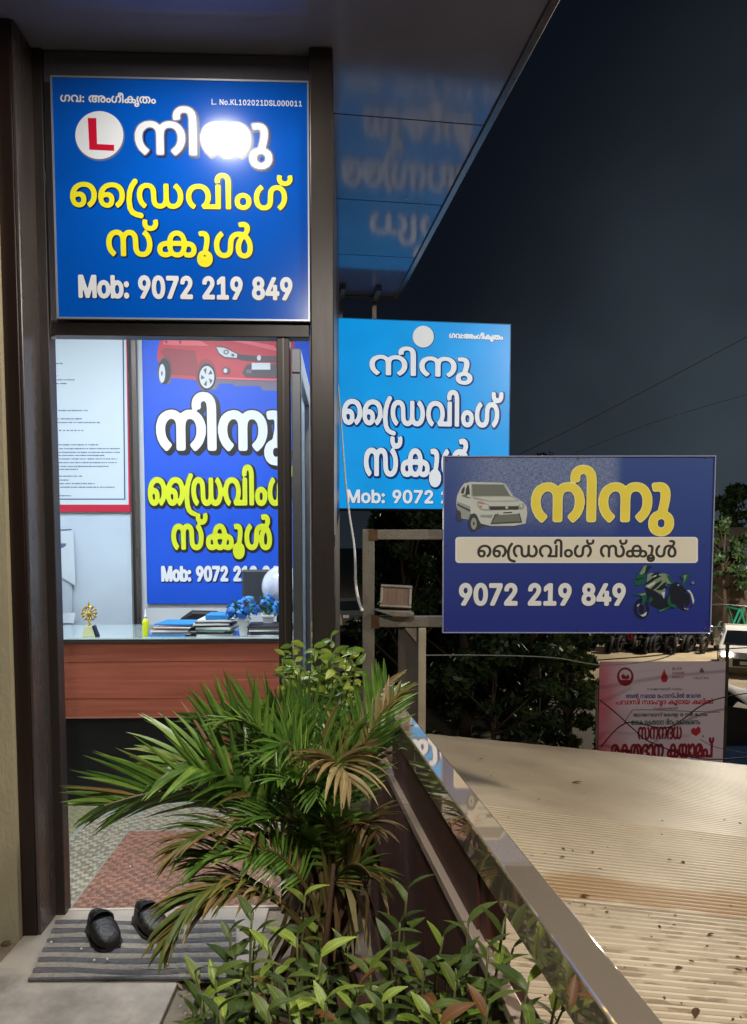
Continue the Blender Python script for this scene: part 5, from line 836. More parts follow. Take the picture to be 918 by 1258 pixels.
mB = tt.nodes.new('ShaderNodeMix'); mB.data_type = 'RGBA'; tt.links.new(band, mB.inputs[0]); tt.links.new(mA.outputs[2], mB.inputs[6]); mB.inputs[7].default_value = srgb(152, 114, 62)
tt.links.new(mB.outputs[2], b.inputs['Base Color'])
def groove(name, k):     # grooves darkened in colour so the ribs read: painted shade plus settled dirt
    m_ = mro.copy(); m_.name = name; b_ = m_.node_tree.nodes['Principled BSDF']; src = b_.inputs['Base Color'].links[0].from_socket
    v_ = m_.node_tree.nodes.new('ShaderNodeVectorMath'); v_.operation = 'MULTIPLY'; v_.inputs[1].default_value = k; m_.node_tree.links.new(src, v_.inputs[0]); m_.node_tree.links.new(v_.outputs[0], b_.inputs['Base Color']); return m_
mgroove = groove('roof_groove_dirt_shade', (.50, .43, .34)); mgroove2 = groove('roof_groove_dust_shade', (.78, .74, .68))
pitch = .029; ew = 4.6; sheets = [(-.4, sa-.09), (sa-.115, 3.05), (3.02, 9.)]
for si, (s0, s1) in enumerate(sheets):
    g = MB(); a = s0; prof = []
    hr = (.0070, .0036, .0014)[si]
    while a < s1:
        for da, h in ((0, 0), (.0105, 0), (.0145, hr), (.0245, hr)):
            prof.append((a+da, h))
        a += pitch
    lim = f_al(p0) ; P0_, P1_ = rp+.012, ew
    NP = 8; vs = []; lift = .006*(si % 2)+.0
    for (a, h) in prof:
        row = []
        for i in range(NP+1):
            p = P0_+(P1_-P0_)*i/NP; row.append(RP(p, a, h+lift))
        vs.append(row)
    # cut at the sloping far edge
    keepers = []
    for (a, h), row in zip(prof, vs):
        if a <= f_al(P0_): keepers.append((a, h, P0_)); 
        else:
            pc = P0_+(a-f_al(P0_))/((f_al(P0_+1)-f_al(P0_)));
            if pc < P1_: keepers.append((a, h, pc))
    V2 = []; Fx = []
    for (a, h, ps_) in keepers:
        for i in range(NP+1):
            p = ps_+(P1_-ps_)*i/NP; V2.append(RP(p, a, h+lift))
    for r_ in range(len(keepers)-1):
        for i in range(NP):
            b_ = r_*(NP+1)+i; Fx.append((b_, b_+1, b_+NP+2, b_+NP+1))
    if Fx:
        g.add(V2, Fx)
        if si < 2: g.m = [1 if (k_//NP) % 4 == 0 else 0 for k_ in range(len(Fx))]
        so = g.build('roof_sheet', [mro, mgroove if si == 0 else mgroove2], ROOF); sol = so.modifiers.new('s', 'SOLIDIFY'); sol.thickness = .0015; sol.offset = -1
for a_ in (.6, 2.0, 3.4, 4.3):
    g = MB(); q0 = RP(rp+.012, a_, -.03); q1 = RP(4.5, a_, -.03); g.tube([q0, q1], .022, 4); g.build('purlin', M_galv, ROOF)
for (pp, a_) in ((4.4, .3), (4.4, 2.6), (4.4, 4.7)):
    g = MB(); q0 = RP(pp, a_, -.04); g.tube([(q0.x, q0.y, -3), q0], .035, 8); g.build('support_post', M_galv, ROOF)
# fallen leaves on the roof
mdl = leafmat('dead_leaf', (.08, .035, .015), (.12, .055, .02), (.18, .08, .03), .6)
def leafshape(L_, W_, fold=.25, curl=.15, n=4):
    vs = []; fs = []
    for i in range(n+1):
        t = i/n; w_ = W_*math.sin(math.pi*min(1, t*.92+.06))**.8*(1-.25*t); z = -curl*L_*t*t
        vs += [(-w_, L_*t, z+fold*w_), (0, L_*t, z), (w_, L_*t, z+fold*w_)]
    for i in range(n):
        a = i*3; fs += [(a, a+1, a+4, a+3), (a+1, a+2, a+5, a+4)]
    return vs, fs
desc = {(715, 964): 'large brown dead leaf lying alone on the upper roof'}
lv = [(715, 964, .055), (589, 935, .02), (602, 957, .016), (650, 955, .012), (662, 986, .018), (690, 1046, .02), (728, 1050, .02), (693, 1058, .022), (655, 1056, .014), (812, 1012, .014), (891, 1010, .018), (907, 1014, .018), (820, 1060, .018), (838, 1062, .024), (714, 1105, .028), (719, 1118, .018), (744, 1127, .02), (877, 1152, .024), (809, 1142, .018), (826, 1142, .015), (868, 1169, .016), (846, 1186, .016), (902, 1196, .02), (856, 1245, .04), (830, 1197, .03)]
base = MB(); vs, fs = leafshape(1, .28, .3, .1); base.add(vs, fs); lm = base.build('dead_leaf', mdl, smooth=False); tag(lm, 'large brown dead leaf lying alone on the upper roof', 'leaf')
for i, (u, v, s) in enumerate(lv):
    o = lm if i == 0 else lm.copy()
    if i:
        COL.objects.link(o); o['label'] = 'small dark dead leaf or crumb lying on the ribbed roof'; o['group'] = 'small dead leaves on the roof'
    q = hitroof(u, v); o.location = q+Vector((0, 0, .014)); o.scale = (s, s, s); o.rotation_euler = (0, .17, random.random()*6.28 if i else 1.5)

g = MB()
rq = random.Random(8)
for i in range(90):
    v = 1258-(1258-960)*rq.random()**1.5; u = rq.uniform(560, 930); q = hitroof(u, v)
    if (q.dot(PERP) < rp+.03): continue
    r = rq.uniform(.0015, .005); a = rq.random()*6.28; d = Vector((math.cos(a), math.sin(a), 0))*r*rq.uniform(1, 3); w_ = Vector((-math.sin(a), math.cos(a), 0))*r; q = q+Vector((0, 0, .0075))
    g.add([q-d, q+w_+Vector((0, 0, .002)), q+d, q-w_], [(0, 1, 2, 3)])
o = g.build('roof_debris', mdl, fix=False); o['kind'] = 'stuff'; o['label'] = 'fine dark leaf crumbs strewn over the ribbed roof'
# ================================================================ FLOOR THINGS
mt = thing('door_mat', 'grey striped rag door mat on the step before the doorway', 'door mat', PZ(100, 1170, .02))
q = [PZ(36, 1204, .022), PZ(69, 1131, .022)]; mL0 = q[0]; mL1 = q[1]
NS = 12; sa1 = ink('mat_light', (156, 148, 138), .95, var=.25, scale=60, bump=.8, bscale=260); sa2 = ink('mat_dark', (100, 99, 101), .95, var=.25, scale=60, bump=.8, bscale=260)
for i in range(NS):
    t0, t1 = i/NS, (i+1)/NS-.004; g = MB(); n = 26; Wd = .66; vs = []
    for k in range(n+1):
        s_ = k/n
        for tq in (t0, (t0*2+t1)/3, (t0+2*t1)/3, t1):
            p = mL0.lerp(mL1, tq)+Vector((Wd*s_, 0, 0)); inner = tq not in (t0, t1)
            z = .022+(.007 if inner else .002)+.003*math.sin(s_*9+i*.3)*math.sin(tq*5+1)+random.uniform(-.0006, .0006)
            vs.append((p.x-mt.location.x, p.y-mt.location.y+.004*math.sin(s_*7+1), z-mt.location.z))
    fs = [(k*4+j, k*4+4+j, k*4+5+j, k*4+1+j) for k in range(n) for j in range(3)]
    g.add(vs, fs); g.build('stripe', sa1 if i % 2 == 0 else sa2, mt, smooth=True)
g = MB(); a = mL0-mt.location; g.tube([(a.x, a.y-.004, .006), (a.x+.3, a.y-.001, .009), (a.x+.66, a.y-.003, .006)], .007, 6); g.build('hem', sa2, mt)
def shoe(label, u, v, rz):
    p = PZ(u, v, .03); t = thing('shoe', label, 'shoe', (p.x, p.y, .031), rz, 'pair of black shoes on the door mat'); t.scale = (.95, .80, .78)
    # toe at -Y (towards the viewer), heel at +Y ; rings along the length
    ml = mat('shoe_leather', srgb(30, 25, 23), .5, var=.3, scale=12, bump=.3, bscale=70, rvar=.1); mi = mat('shoe_lining', srgb(12, 13, 22), .8)
    L_ = .27; rings = [(-.135, .006, .026), (-.128, .028, .044), (-.105, .043, .058), (-.07, .05, .068), (-.03, .05, .078), (.005, .047, .086)]
    g = MB(); n = 16; b0 = 0; vs = []
    for (y, hw_, h) in rings:
        for k in range(n):
            a = 2*math.pi*k/n; x = hw_*math.copysign(abs(math.cos(a))**.75, math.cos(a)); z = h*(.5+.5*math.copysign(abs(math.sin(a))**.7, math.sin(a))); vs.append((x, y, z))
    fs = [(i*n+k, i*n+(k+1) % n, (i+1)*n+(k+1) % n, (i+1)*n+k) for i in range(len(rings)-1) for k in range(n)]+[tuple(range(n))]
    g.add(vs, fs); u_ = g.build('vamp', ml, t, smooth=True); u_.modifiers.new('s', 'SUBSURF').render_levels = 1; u_.modifiers['s'].levels = 1
    g = MB(); vs = []; N = 20    # quarter: an open band round the heel with a raised back
    for k in range(N+1):
        a = math.pi*(k/N); x = .046*math.cos(a)*(1-.1*math.sin(a)); y = .0+.125*math.sin(a)**.8; top = .088-.012*math.sin(a)+.02*max(0, math.sin(a)-.75)*4*.25
        for (f, z) in ((1.0, .0), (1.03, .03), (.97, top*.75), (.90, top), (.82, top-.004), (.84, .02)): vs.append((x*f, y*f, z))
    g.add(vs, [(k*6+j, k*6+6+j, k*6+7+j, k*6+1+j) for k in range(N) for j in range(5)]); g.build('quarter', ml, t, smooth=True)
    g = MB(); vs = []
    for k in range(13):
        a = math.pi*k/12; x = .036*math.cos(a); z = .07+.038*math.sin(a)**.8; vs += [(x, .004, z), (x*.9, .016+.01*math.sin(a), z-.002), (x*.8, .03, z-.035*math.sin(a)-.006)]
    g.add(vs, [(k*3+j, k*3+3+j, k*3+4+j, k*3+1+j) for k in range(12) for j in range(2)]); g.build('tongue', mi, t, smooth=True)
    g = MB(); g.prism([(0, 0)], 0, 0) if False else None
    pts = [(.0, -.14), (.032, -.132), (.05, -.09), (.054, -.04), (.048, .02), (.046, .08), (.03, .125), (0, .136), (-.03, .125), (-.046, .08), (-.048, .02), (-.054, -.04), (-.05, -.09), (-.032, -.132)]
    vs = [(x, y, -.008) for x, y in pts]+[(x, y, .006) for x, y in pts]; m_ = len(pts)
    g.add(vs, [tuple(range(m_)), tuple(range(2*m_-1, m_-1, -1))]+[(i, (i+1) % m_, m_+(i+1) % m_, m_+i) for i in range(m_)]); g.build('sole', mat('sole_black', srgb(16, 15, 16), .6), t, bevel=.002)
    g = MB(); g.add([(x*.78, y*.85+.01, .012) for x, y in pts], [tuple(range(m_))]); g.build('insole', mi, t)
shoe('black leather slip-on shoe on the mat, the one nearer the door jamb', 126, 1150, R(36))
shoe('black leather slip-on shoe on the mat, the one touching the palm leaves', 184, 1138, R(38))
g = MB()
for i, (u, v) in enumerate([(100, 1166), (116, 1180), (132, 1179), (63, 1158), (222, 1237), (228, 1246), (205, 1185), (160, 1065)]):
    q = PZ(u, v, .032); r = .004; g.lathe([(r, 0), (r, .003), (r*.4, .005)], q, 6)
tag(g.build('paper_crumbs', ink('crumb_white', (220, 220, 214), .7)), 'white paper crumbs scattered on the mat and floor', 'litter'); bpy.data.objects['paper_crumbs']['kind'] = 'stuff'

# ================================================================ PLANTS
mpalm = leafmat('palm_leaf', (.06, .14, .022), (.12, .24, .035), (.24, .38, .07), .33, dead=(.30, .19, .07))
mpdead = leafmat('palm_leaf_dry', (.10, .05, .02), (.26, .18, .07), (.40, .32, .14), .55)
mpmix = leafmat('palm_leaf_yellowing', (.07, .15, .025), (.18, .20, .045), (.28, .18, .06), .4)
mstem = mat('palm_stem', srgb(104, 92, 48), .5, var=.4, scale=20, stretch=(1, 1, .3)); mstemd = mat('palm_sheath', srgb(78, 54, 36), .8, var=.4, scale=25, stretch=(1, 1, .2))
def bez(p, n=16):
    p = [Vector(q) for q in p]; out_ = []
    for i in range(n+1):
        t = i/n; out_.append(p[0]*(1-t)**3+p[1]*3*t*(1-t)**2+p[2]*3*t*t*(1-t)+p[3]*t**3)
    return out_
def frond(parent, ctrl, LL=.20, nl=26, m=mpalm, start=.25, droop=.5, side=1.0, wid=.0075, ang=55, roll=0.):
    sp = bez(ctrl, 30); mb = MB(); up0 = Vector((0, 0, 1))
    mb.tube(sp, [.0045*(1-.75*i/30)+.0008 for i in range(31)], 5, 1)
    for k in range(nl):
        t = start+(1-start)*(k+.5)/nl; i = min(29, int(t*30)); f = t*30-i; c = sp[i].lerp(sp[i+1], f); tg = (sp[i+1]-sp[i]).normalized()
        lat = tg.cross(up0); lat = lat.normalized() if lat.length > .05 else Vector((1, 0, 0)); nrm_ = lat.cross(tg).normalized(); q_r = Matrix.Rotation(R(roll), 3, tg); lat = q_r @ lat; nrm_ = q_r @ nrm_
        ln = LL*(math.sin(math.pi*(.16+.76*(t-start)/(1-start)))**.7)*random.uniform(.88, 1.1)
        for sd in (-1, 1):
            if random.random() < .04: continue
            an = R(ang*(1-.45*(t-start)/(1-start))+random.uniform(-7, 7)); d = (tg*math.cos(an)+lat*sd*math.sin(an)*side+nrm_*random.uniform(.05, .32)).normalized()
            dr_ = droop*random.uniform(.7, 1.3); n = 5; w_ = wid*random.uniform(.8, 1.2); wv = d.cross(nrm_).normalized(); vs = []; pos = c.copy(); dd = d.copy()
            for j in range(n+1):
                s_ = j/n; ww = w_*(min(1, .35+s_*2.6))*(1-s_**2.2)+.0003; fv = nrm_*ww*.5
                vs += [pos-wv*ww+fv, pos, pos+wv*ww+fv]; dd = (dd+Vector((0, 0, -1))*dr_*.22*(s_+.3)).normalized(); pos = pos+dd*ln/n
            mb.add(vs, [q_ for j in range(n) for q_ in ((j*3, j*3+1, j*3+4, j*3+3), (j*3+1, j*3+2, j*3+5, j*3+4))], 0)
    return mb.build('frond', [m, mstem], parent, smooth=False, fix=False)
PB = P(395, 1150, 1.75); PB = Vector((PB.x, PB.y, 0))
PALM = thing('areca_palm', 'feathery areca palm arching across the doorway beside the railing', 'palm', (0, 0, 0))
def pt(u, v, y): return P(u, v, y)
def fr_(a, b, c, d, **k): frond(PALM, [pt(*a), pt(*b), pt(*c), pt(*d)], **k)
fr_((370, 1110, 1.78), (345, 960, 1.75), (240, 950, 1.66), (128, 990, 1.60), LL=.215, nl=34, start=.28, droop=.22, ang=46, wid=.008, roll=62)
fr_((375, 1100, 1.80), (335, 985, 1.78), (280, 905, 1.72), (200, 945, 1.66), LL=.19, nl=24, start=.35, droop=.4, roll=-40)
fr_((380, 1090, 1.80), (370, 1000, 1.80), (330, 905, 1.78), (248, 880, 1.75), LL=.19, nl=26, start=.3, droop=.2, roll=58)
fr_((390, 1080, 1.82), (400, 990, 1.82), (350, 895, 1.84), (290, 872, 1.86), LL=.19, nl=26, start=.3, droop=.2, roll=60)
fr_((395, 1080, 1.84), (410, 990, 1.84), (400, 905, 1.86), (355, 872, 1.9), LL=.18, nl=26, start=.35, droop=.2, roll=70)
fr_((400, 1080, 1.84), (425, 990, 1.88), (440, 915, 1.95), (474, 838, 2.0), LL=.16, nl=24, start=.35, droop=.15, roll=70)
fr_((405, 1080, 1.80), (420, 960, 1.78), (455, 880, 1.78), (495, 850, 1.84), LL=.11, nl=18, start=.4, droop=.3, m=mpmix)
fr_((400, 1090, 1.75), (415, 960, 1.70), (400, 900, 1.62), (430, 960, 1.55), LL=.15, nl=22, start=.45, droop=1.1, m=mpdead, ang=50)
fr_((400, 1090, 1.78), (405, 1000, 1.74), (350, 905, 1.72), (330, 930, 1.66), LL=.14, nl=22, start=.4, droop=.8)
fr_((385, 1120, 1.75), (370, 1030, 1.70), (290, 980, 1.62), (215, 1050, 1.56), LL=.16, nl=26, start=.3, droop=.6, m=mpmix)
fr_((385, 1130, 1.72), (350, 1060, 1.66), (300, 1030, 1.60), (240, 1065, 1.55), LL=.14, nl=24, start=.3, droop=.4)
fr_((380, 1150, 1.68), (340, 1080, 1.6), (260, 1040, 1.50), (205, 1160, 1.42), LL=.15, nl=30, start=.3, droop=1.0, m=mpmix, ang=35)
fr_((385, 1160, 1.66), (350, 1100, 1.6), (300, 1070, 1.52), (230, 1130, 1.46), LL=.14, nl=22, start=.3, droop=.9, m=mpdead, ang=38)
fr_((395, 1110, 1.72), (400, 1040, 1.68), (360, 990, 1.62), (300, 1010, 1.58), LL=.14, nl=24, start=.3, droop=.5)
fr_((400, 1120, 1.72), (410, 1060, 1.68), (420, 1010, 1.64), (395, 1000, 1.58), LL=.13, nl=20, start=.3, droop=.8)
fr_((405, 1120, 1.76), (430, 1040, 1.74), (450, 990, 1.72), (455, 1020, 1.66), LL=.12, nl=20, start=.3, droop=1.0, m=mpdead)
fr_((400, 1090, 1.9), (400, 980, 1.95), (360, 900, 2.0), (330, 900, 2.05), LL=.15, nl=22, start=.3, droop=.5)
fr_((395, 1090, 1.9), (380, 1000, 1.92), (420, 930, 1.96), (415, 885, 2.0), LL=.15, nl=22, start=.3, droop=.5)
fr_((405, 1100, 1.86), (425, 1000, 1.86), (440, 930, 1.86), (425, 900, 1.84), LL=.15, nl=22, start=.25, droop=.7)
fr_((400, 1100, 1.70), (420, 1030, 1.64), (380, 940, 1.60), (345, 960, 1.52), LL=.13, nl=20, start=.35, droop=.6)
rf = random.Random(21)
for i in range(10):
    f_ = i/9; ue = 236+230*f_+rf.uniform(-14, 14); ve = rf.choice((885, 930, 985, 1040, 1085))+rf.uniform(-18, 18); y_ = 1.74+rf.uniform(-.1, .2)
    lift = rf.uniform(20, 80)
    fr_((392+rf.uniform(-16, 16), 1120, y_), (392+(ue-392)*.15, min(1090, ve+60), y_-.02), (392+(ue-392)*.6, ve-lift*.7, y_-.06), (ue, ve+10, y_-.12), LL=rf.uniform(.09, .135), nl=22, start=.3, droop=rf.uniform(.2, .6), m=rf.choice((mpalm, mpalm, mpalm, mpmix)) if ve < 1030 else rf.choice((mpalm, mpalm, mpmix)), wid=.0058, roll=rf.uniform(-75, 75))
for i in range(13):
    u = 345+i*8+random.uniform(-6, 6); y = 1.72+random.uniform(-.08, .16); top = P(380+random.uniform(-20, 35), 1040+random.uniform(-50, 40), y); bot = P(u, 1250, y); bot.z = .30
    g = MB(); g.tube([bot, bot.lerp(top, .5)+Vector((random.uniform(-.012, .012), 0, 0)), top], [.010, .008, .005], 7); g.build('stem', mstem if i % 3 else mstemd, PALM, smooth=True)
for i in range(26):
    u = 350+random.random()*110; y = 1.68+random.random()*.2; a = P(u, 1000+random.random()*120, y); d = Vector((random.uniform(-.1, .1), random.uniform(-.06, .02), -random.uniform(.08, .22)))
    w_ = Vector((random.uniform(.004, .009), random.uniform(-.004, .004), 0)); g = MB(); g.add([a-w_*.3, a+w_*.3, a+d*.5+w_+Vector((.01, 0, 0)), a+d*.5-w_+Vector((.01, 0, 0)), a+d+w_*.2, a+d-w_*.2], [(0, 1, 2, 3), (3, 2, 4, 5)]); g.build('dry_sheath', mpdead if i % 2 else mstemd, PALM, fix=False)
def planter(u, y, w_, d_, h, label):
    p = P(u, 1200, y); t = thing('planter', label, 'planter', (p.x, y, 0), -math.atan2(-D1.x, D1.y)*-1)
    g = MB(); m_ = mat('planter_clay', srgb(72, 46, 36), .8, var=.3, scale=12, bump=.3)
    g.lathe([(w_*.36, .001), (w_*.5, h*.9), (w_*.54, h*.9), (w_*.54, h), (w_*.47, h), (w_*.46, h-.03)], n=28); g.build('pot', m_, t)
    g = MB(); g.lathe([(w_*.455, h-.06), (w_*.46, h-.035), (.001, h-.02)], n=20); g.build('soil', M_dirt, t)
    return t
planter(395, 1.78, .30, .3, .32, 'clay planter holding the areca palm'); 
planter(400, 2.32, .24, .3, .42, 'clay planter at the door post holding the small-leaved bush')
# --- broad-leaved shrub in front
mbroad = leafmat('broad_leaf', (.024, .046, .008), (.054, .088, .014), (.11, .15, .022), .5, dead=(.16, .07, .02), vein=True)
mbright = leafmat('broad_leaf_bright', (.11, .18, .02), (.17, .24, .03), (.24, .32, .05), .45, vein=True)
variants = []
for (L_, W_, fo, cu) in ((1, .22, .35, .3), (1, .25, .25, .5), (1, .2, .5, .15), (1, .23, .3, .7)):
    vs, fs = leafshape(L_, W_, fo, cu, 5); me = bpy.data.meshes.new('leaf'); me.from_pydata([tuple(v_) for v_ in vs], [], fs); me.materials.append(mbroad); me.polygons.foreach_set('use_smooth', [True]*len(fs)); variants.append(me)
vb = []
for me in variants:
    m2 = me.copy(); m2.materials[0] = mbright; vb.append(m2)
def leaf_at(parent, p, d, L_, me, roll=0, name='leaf'):
    o = bpy.data.objects.new(name, me); COL.objects.link(o); o.parent = parent; d = d.normalized()
    x = d.cross(Vector((0, 0, 1))); x = x.normalized() if x.length > .05 else Vector((1, 0, 0)); z = x.cross(d)
    M = Matrix((x, d, z)).transposed().to_4x4() @ Matrix.Rotation(roll, 4, 'Y'); o.matrix_basis = Matrix.Translation(p) @ M @ Matrix.Diagonal((L_, L_, L_, 1)); return o
SH = []
def shrub(label, planter_uy, stems, leafL, pv=variants, per=(5, 8), stemr=.003, lab2=None):
    t = thing('leafy_shrub', label, 'shrub', (0, 0, 0)); cnt = 0; g = MB()
    for (u, v, y, ub, spread) in stems:
        top = P(u, v, y); bot = P(ub, 1300, y); bot.z = min(bot.z, .45); bot = Vector((bot.x, y+.02, bot.z)); mid = bot.lerp(top, .6)+Vector((random.uniform(-.03, .03), random.uniform(-.03, .03), 0)); c = bez([bot, bot.lerp(mid, .5), mid, top], 10); g.tube(c, [stemr*1.5*(1-.06*i) for i in range(11)], 6)
        n = random.randint(*per)
        for k in range(n):
            t_ = 1-.55*(k/n)**1.1; i = min(9, int(t_*10)); p = c[i].lerp(c[i+1], t_*10-i) if i < 10 else c[10]; a = k*2.4+random.uniform(-.4, .4)
            upness = 1.25 if k < 2 else random.uniform(.15, .8)
            d = Vector((math.cos(a)*spread, math.sin(a)*spread*.8, upness)); leaf_at(t, p, d, leafL*random.uniform(.75, 1.2), random.choice(pv), random.uniform(-.4, .4)); cnt += 1
    g.build('stems', mat('shrub_stem', srgb(86, 92, 48), .5, var=.2, scale=30), t, smooth=True)
    return t
rs = random.Random(3)
stemsA = [(500, 1095, 1.22, 505, 1), (545, 1150, 1.15, 540, 1), (575, 1135, 1.12, 570, 1), (600, 1165, 1.06, 590, 1.1), (620, 1130, 1.08, 600, 1), (650, 1205, 1.0, 610, 1.1), (690, 1195, .98, 600, .9), (560, 1205, 1.05, 555, 1), (520, 1190, 1.08, 520, 1), (480, 1150, 1.16, 480, 1), (455, 1190, 1.1, 460, 1), (600, 1235, .98, 590, 1.1), (530, 1240, 1.0, 530, 1.2), (470, 1230, 1.02, 470, 1.2)]
stemsB = [(310, 1120, 1.22, 320, 1), (282, 1145, 1.18, 300, 1.1), (330, 1160, 1.15, 335, 1), (365, 1150, 1.18, 365, 1), (395, 1175, 1.14, 395, 1), (425, 1165, 1.18, 425, 1), (300, 1190, 1.08, 310, 1.2), (350, 1205, 1.06, 350, 1.1), (265, 1200, 1.05, 285, 1.2), (240, 1195, 1.08, 270, 1.1), (400, 1230, 1.02, 400, 1.2), (330, 1240, 1.0, 330, 1.2), (270, 1240, 1.0, 290, 1.1), (375, 1100, 1.35, 375, 1), (440, 1215, 1.04, 440, 1)]
mq = (variants*3+vb)
shrub('broad-leaved green shrub at the foot of the railing in front', 0, stemsA+[(u_+rs.uniform(-16, 16), v_+rs.uniform(12, 60), y_+rs.uniform(-.05, .12), ub_, 1.1) for (u_, v_, y_, ub_, s_) in stemsA], .046, mq, (8, 11))
shrub('broad-leaved dark shrub in front of the palm stems', 0, stemsB+[(u_+rs.uniform(-16, 16), v_+rs.uniform(12, 60), y_+rs.uniform(-.05, .12), ub_, 1.1) for (u_, v_, y_, ub_, s_) in stemsB], .045, mq, (8, 11))
shrub('tiny green seedling growing at the edge of the grey slab', 0, [(238, 1240, 1.5, 238, 1)], .04, variants, (6, 7))
# row planter for the front shrubs
tp = thing('trough_planter', 'low dark trough under the broad-leaved shrubs', 'planter', (0, 0, 0))
g = MB(); a = P(250, 1300, 1.1); b = P(600, 1300, 1.1); g.box(a.x, b.x-.08, .85, 1.35, 0.021, .40); g.build('trough_wall', M_brown, tp, bevel=.005); g = MB(); g.box(a.x+.02, b.x-.1, .87, 1.33, .4005, .415); g.build('soil', M_dirt, tp)
# --- small-leaved bush by the door post
msm = leafmat('small_leaf', (.07, .15, .02), (.17, .27, .035), (.36, .42, .06), .4)
sv = []
for (W_, fo) in ((.31, .3), (.27, .2)):
    vs, fs = leafshape(1, W_, fo, .2, 3); me = bpy.data.meshes.new('leaf'); me.from_pydata([tuple(v_) for v_ in vs], [], fs); me.materials.append(msm); sv.append(me)
BU = thing('small_leaved_bush', 'bright bush of small leaves growing at the corner post', 'bush', (0, 0, 0)); g = MB(); cnt = 0
for i in range(24):
    u = rs.uniform(346, 440); v = 768+abs(u-392)*.45+rs.uniform(0, 62); y = 2.30+rs.uniform(-.16, .12); top = P(u, v, y); bot = P(398, 1000, 2.32); c = bez([bot, bot+Vector((0, 0, .1)), top-Vector((0, 0, .12)), top], 8); g.tube(c, .002, 4)
    for k in range(12):
        t_ = 1-.03*k; ii = min(7, int(t_*8)); p = c[ii].lerp(c[ii+1], t_*8-ii); a = k*2.4+rs.random(); leaf_at(BU, p, Vector((math.cos(a), math.sin(a), rs.uniform(-.5, .9))), .041*rs.uniform(.7, 1.25), rs.choice(sv), rs.uniform(-1.5, 1.5))
g.build('stems', MATS['shrub_stem'], BU, smooth=True)
# litter of dry leaves under the plants
g = MB()
for i in range(150):
    u = rs.uniform(212, 420); v = rs.uniform(1180, 1300); q = PZ(u, v, .024); a = rs.random()*6.28; L_ = rs.uniform(.01, .035); d = Vector((math.cos(a), math.sin(a), 0))*L_; w_ = Vector((-math.sin(a), math.cos(a), .4))*L_*.25
    g.add([q-d, q+w_, q+d+Vector((0, 0, .004)), q-w_+Vector((0, 0, .006))], [(0, 1, 2, 3)])
o = g.build('leaf_litter', mpdead, fix=False); o['kind'] = 'stuff'; o['label'] = 'dry leaf litter on the floor under the plants'; o['category'] = 'litter'

# ================================================================ STREET BELOW
mtree = leafmat('tree_leaf', (.012, .03, .010), (.025, .055, .015), (.06, .10, .03), .5)
mbark = mat('bark', srgb(70, 58, 46), .9, var=.3, scale=14, bump=.6)
def tree(label, x, y, z0, h, cw, cd, n, leaf=.09, seed=1, m=mtree, cb=.2, group=None):
    rr = random.Random(seed); t = thing('tree', label, 'tree', (x, y, z0), 0, group)
    g = MB(); g.tube([(0, 0, 0), (.05*h*.3, 0, h*.3), (-.03*h*.3, .05, h*.6), (0, 0, h*.85)], [.035*h*.6, .028*h*.6, .016*h*.6, .006*h], 9)
    cl = []
    for i in range(34):
        a = rr.random()*6.28; zz = h*(cb+(1-cb)*rr.random()**.85); f = math.sin(math.pi*min(.97, max(.1, (zz/h-cb+.12)/(1.12-cb))))**.6; rr_ = rr.random()**.5
        c = Vector((math.cos(a)*cw*f*rr_, math.sin(a)*cd*f*rr_, zz)); cl.append((c, rr.uniform(.14, .34)*cw*.8)); 
        if i < 14: g.tube([(0, 0, max(.1, zz*.75)), c], [.012*h*.5, .003*h*.5], 5)
    g.build('trunk', mbark, t, smooth=True)
    A = np.random.default_rng(seed); per = n//len(cl); V = []; F = []
    for c, r in cl:
        d = A.normal(size=(per, 3)); d /= np.linalg.norm(d, axis=1)[:, None]; rad = r*A.uniform(.35, 1.0, per)[:, None]; pc = np.array(c)+d*rad*np.array([1, 1, .7])
        a = A.normal(size=(per, 3)); a /= np.linalg.norm(a, axis=1)[:, None]; b = np.cross(a, d+.01); b /= np.linalg.norm(b, axis=1)[:, None]+1e-9; s = leaf*A.uniform(.6, 1.3, per)[:, None]
        V.append(np.stack([pc-a*s, pc+b*s*.45, pc+a*s, pc-b*s*.45], 1).reshape(-1, 3))
    V = np.vstack(V); nq = len(V)//4; me = bpy.data.meshes.new('crown'); me.from_pydata(V.tolist(), [], [(4*i, 4*i+1, 4*i+2, 4*i+3) for i in range(nq)]); me.materials.append(m)
    o = bpy.data.objects.new('crown', me); COL.objects.link(o); o.parent = t; return t
def T(u, Y): return P(u, 700, Y).x
tree('dense dark tree behind the post and the cyan sign', T(500, 12.2), 12.2, -3, 5.6, 1.0, .9, 9000, .075, 1, cb=.05)
tree('dark tree filling the gap left of the navy sign', T(570, 13.2), 13.2, -3, 6.0, 1.25, 1.0, 10000, .08, 2, cb=.05)
tree('broad dark tree behind the navy sign with its top showing above', T(655, 14.0), 14.0, -3, 5.9, 1.3, 1.2, 11000, .08, 3, cb=.05)
tree('dark bushy tree behind the right half of the navy sign', T(700, 16.5), 16.5, -3, 5.4, .8, 1.0, 8000, .09, 4, cb=.1)
tree('low bushy tree in the dark above the sheet roof', T(610, 10.2), 10.2, -3, 3.3, 1.3, .8, 9000, .07, 5, cb=.0)
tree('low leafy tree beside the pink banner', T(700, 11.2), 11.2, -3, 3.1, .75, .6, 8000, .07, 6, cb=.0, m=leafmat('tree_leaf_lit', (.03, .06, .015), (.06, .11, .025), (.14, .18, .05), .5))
tree('small tree right of the navy sign before the shops', T(890, 34), 34, -3, 5.4, 1.5, 1.5, 5000, .14, 8, cb=.3)
tree('far tree behind the shops under the glow', T(905, 52), 52, -3, 8.0, 4.0, 2, 5000, .25, 9, cb=.3)
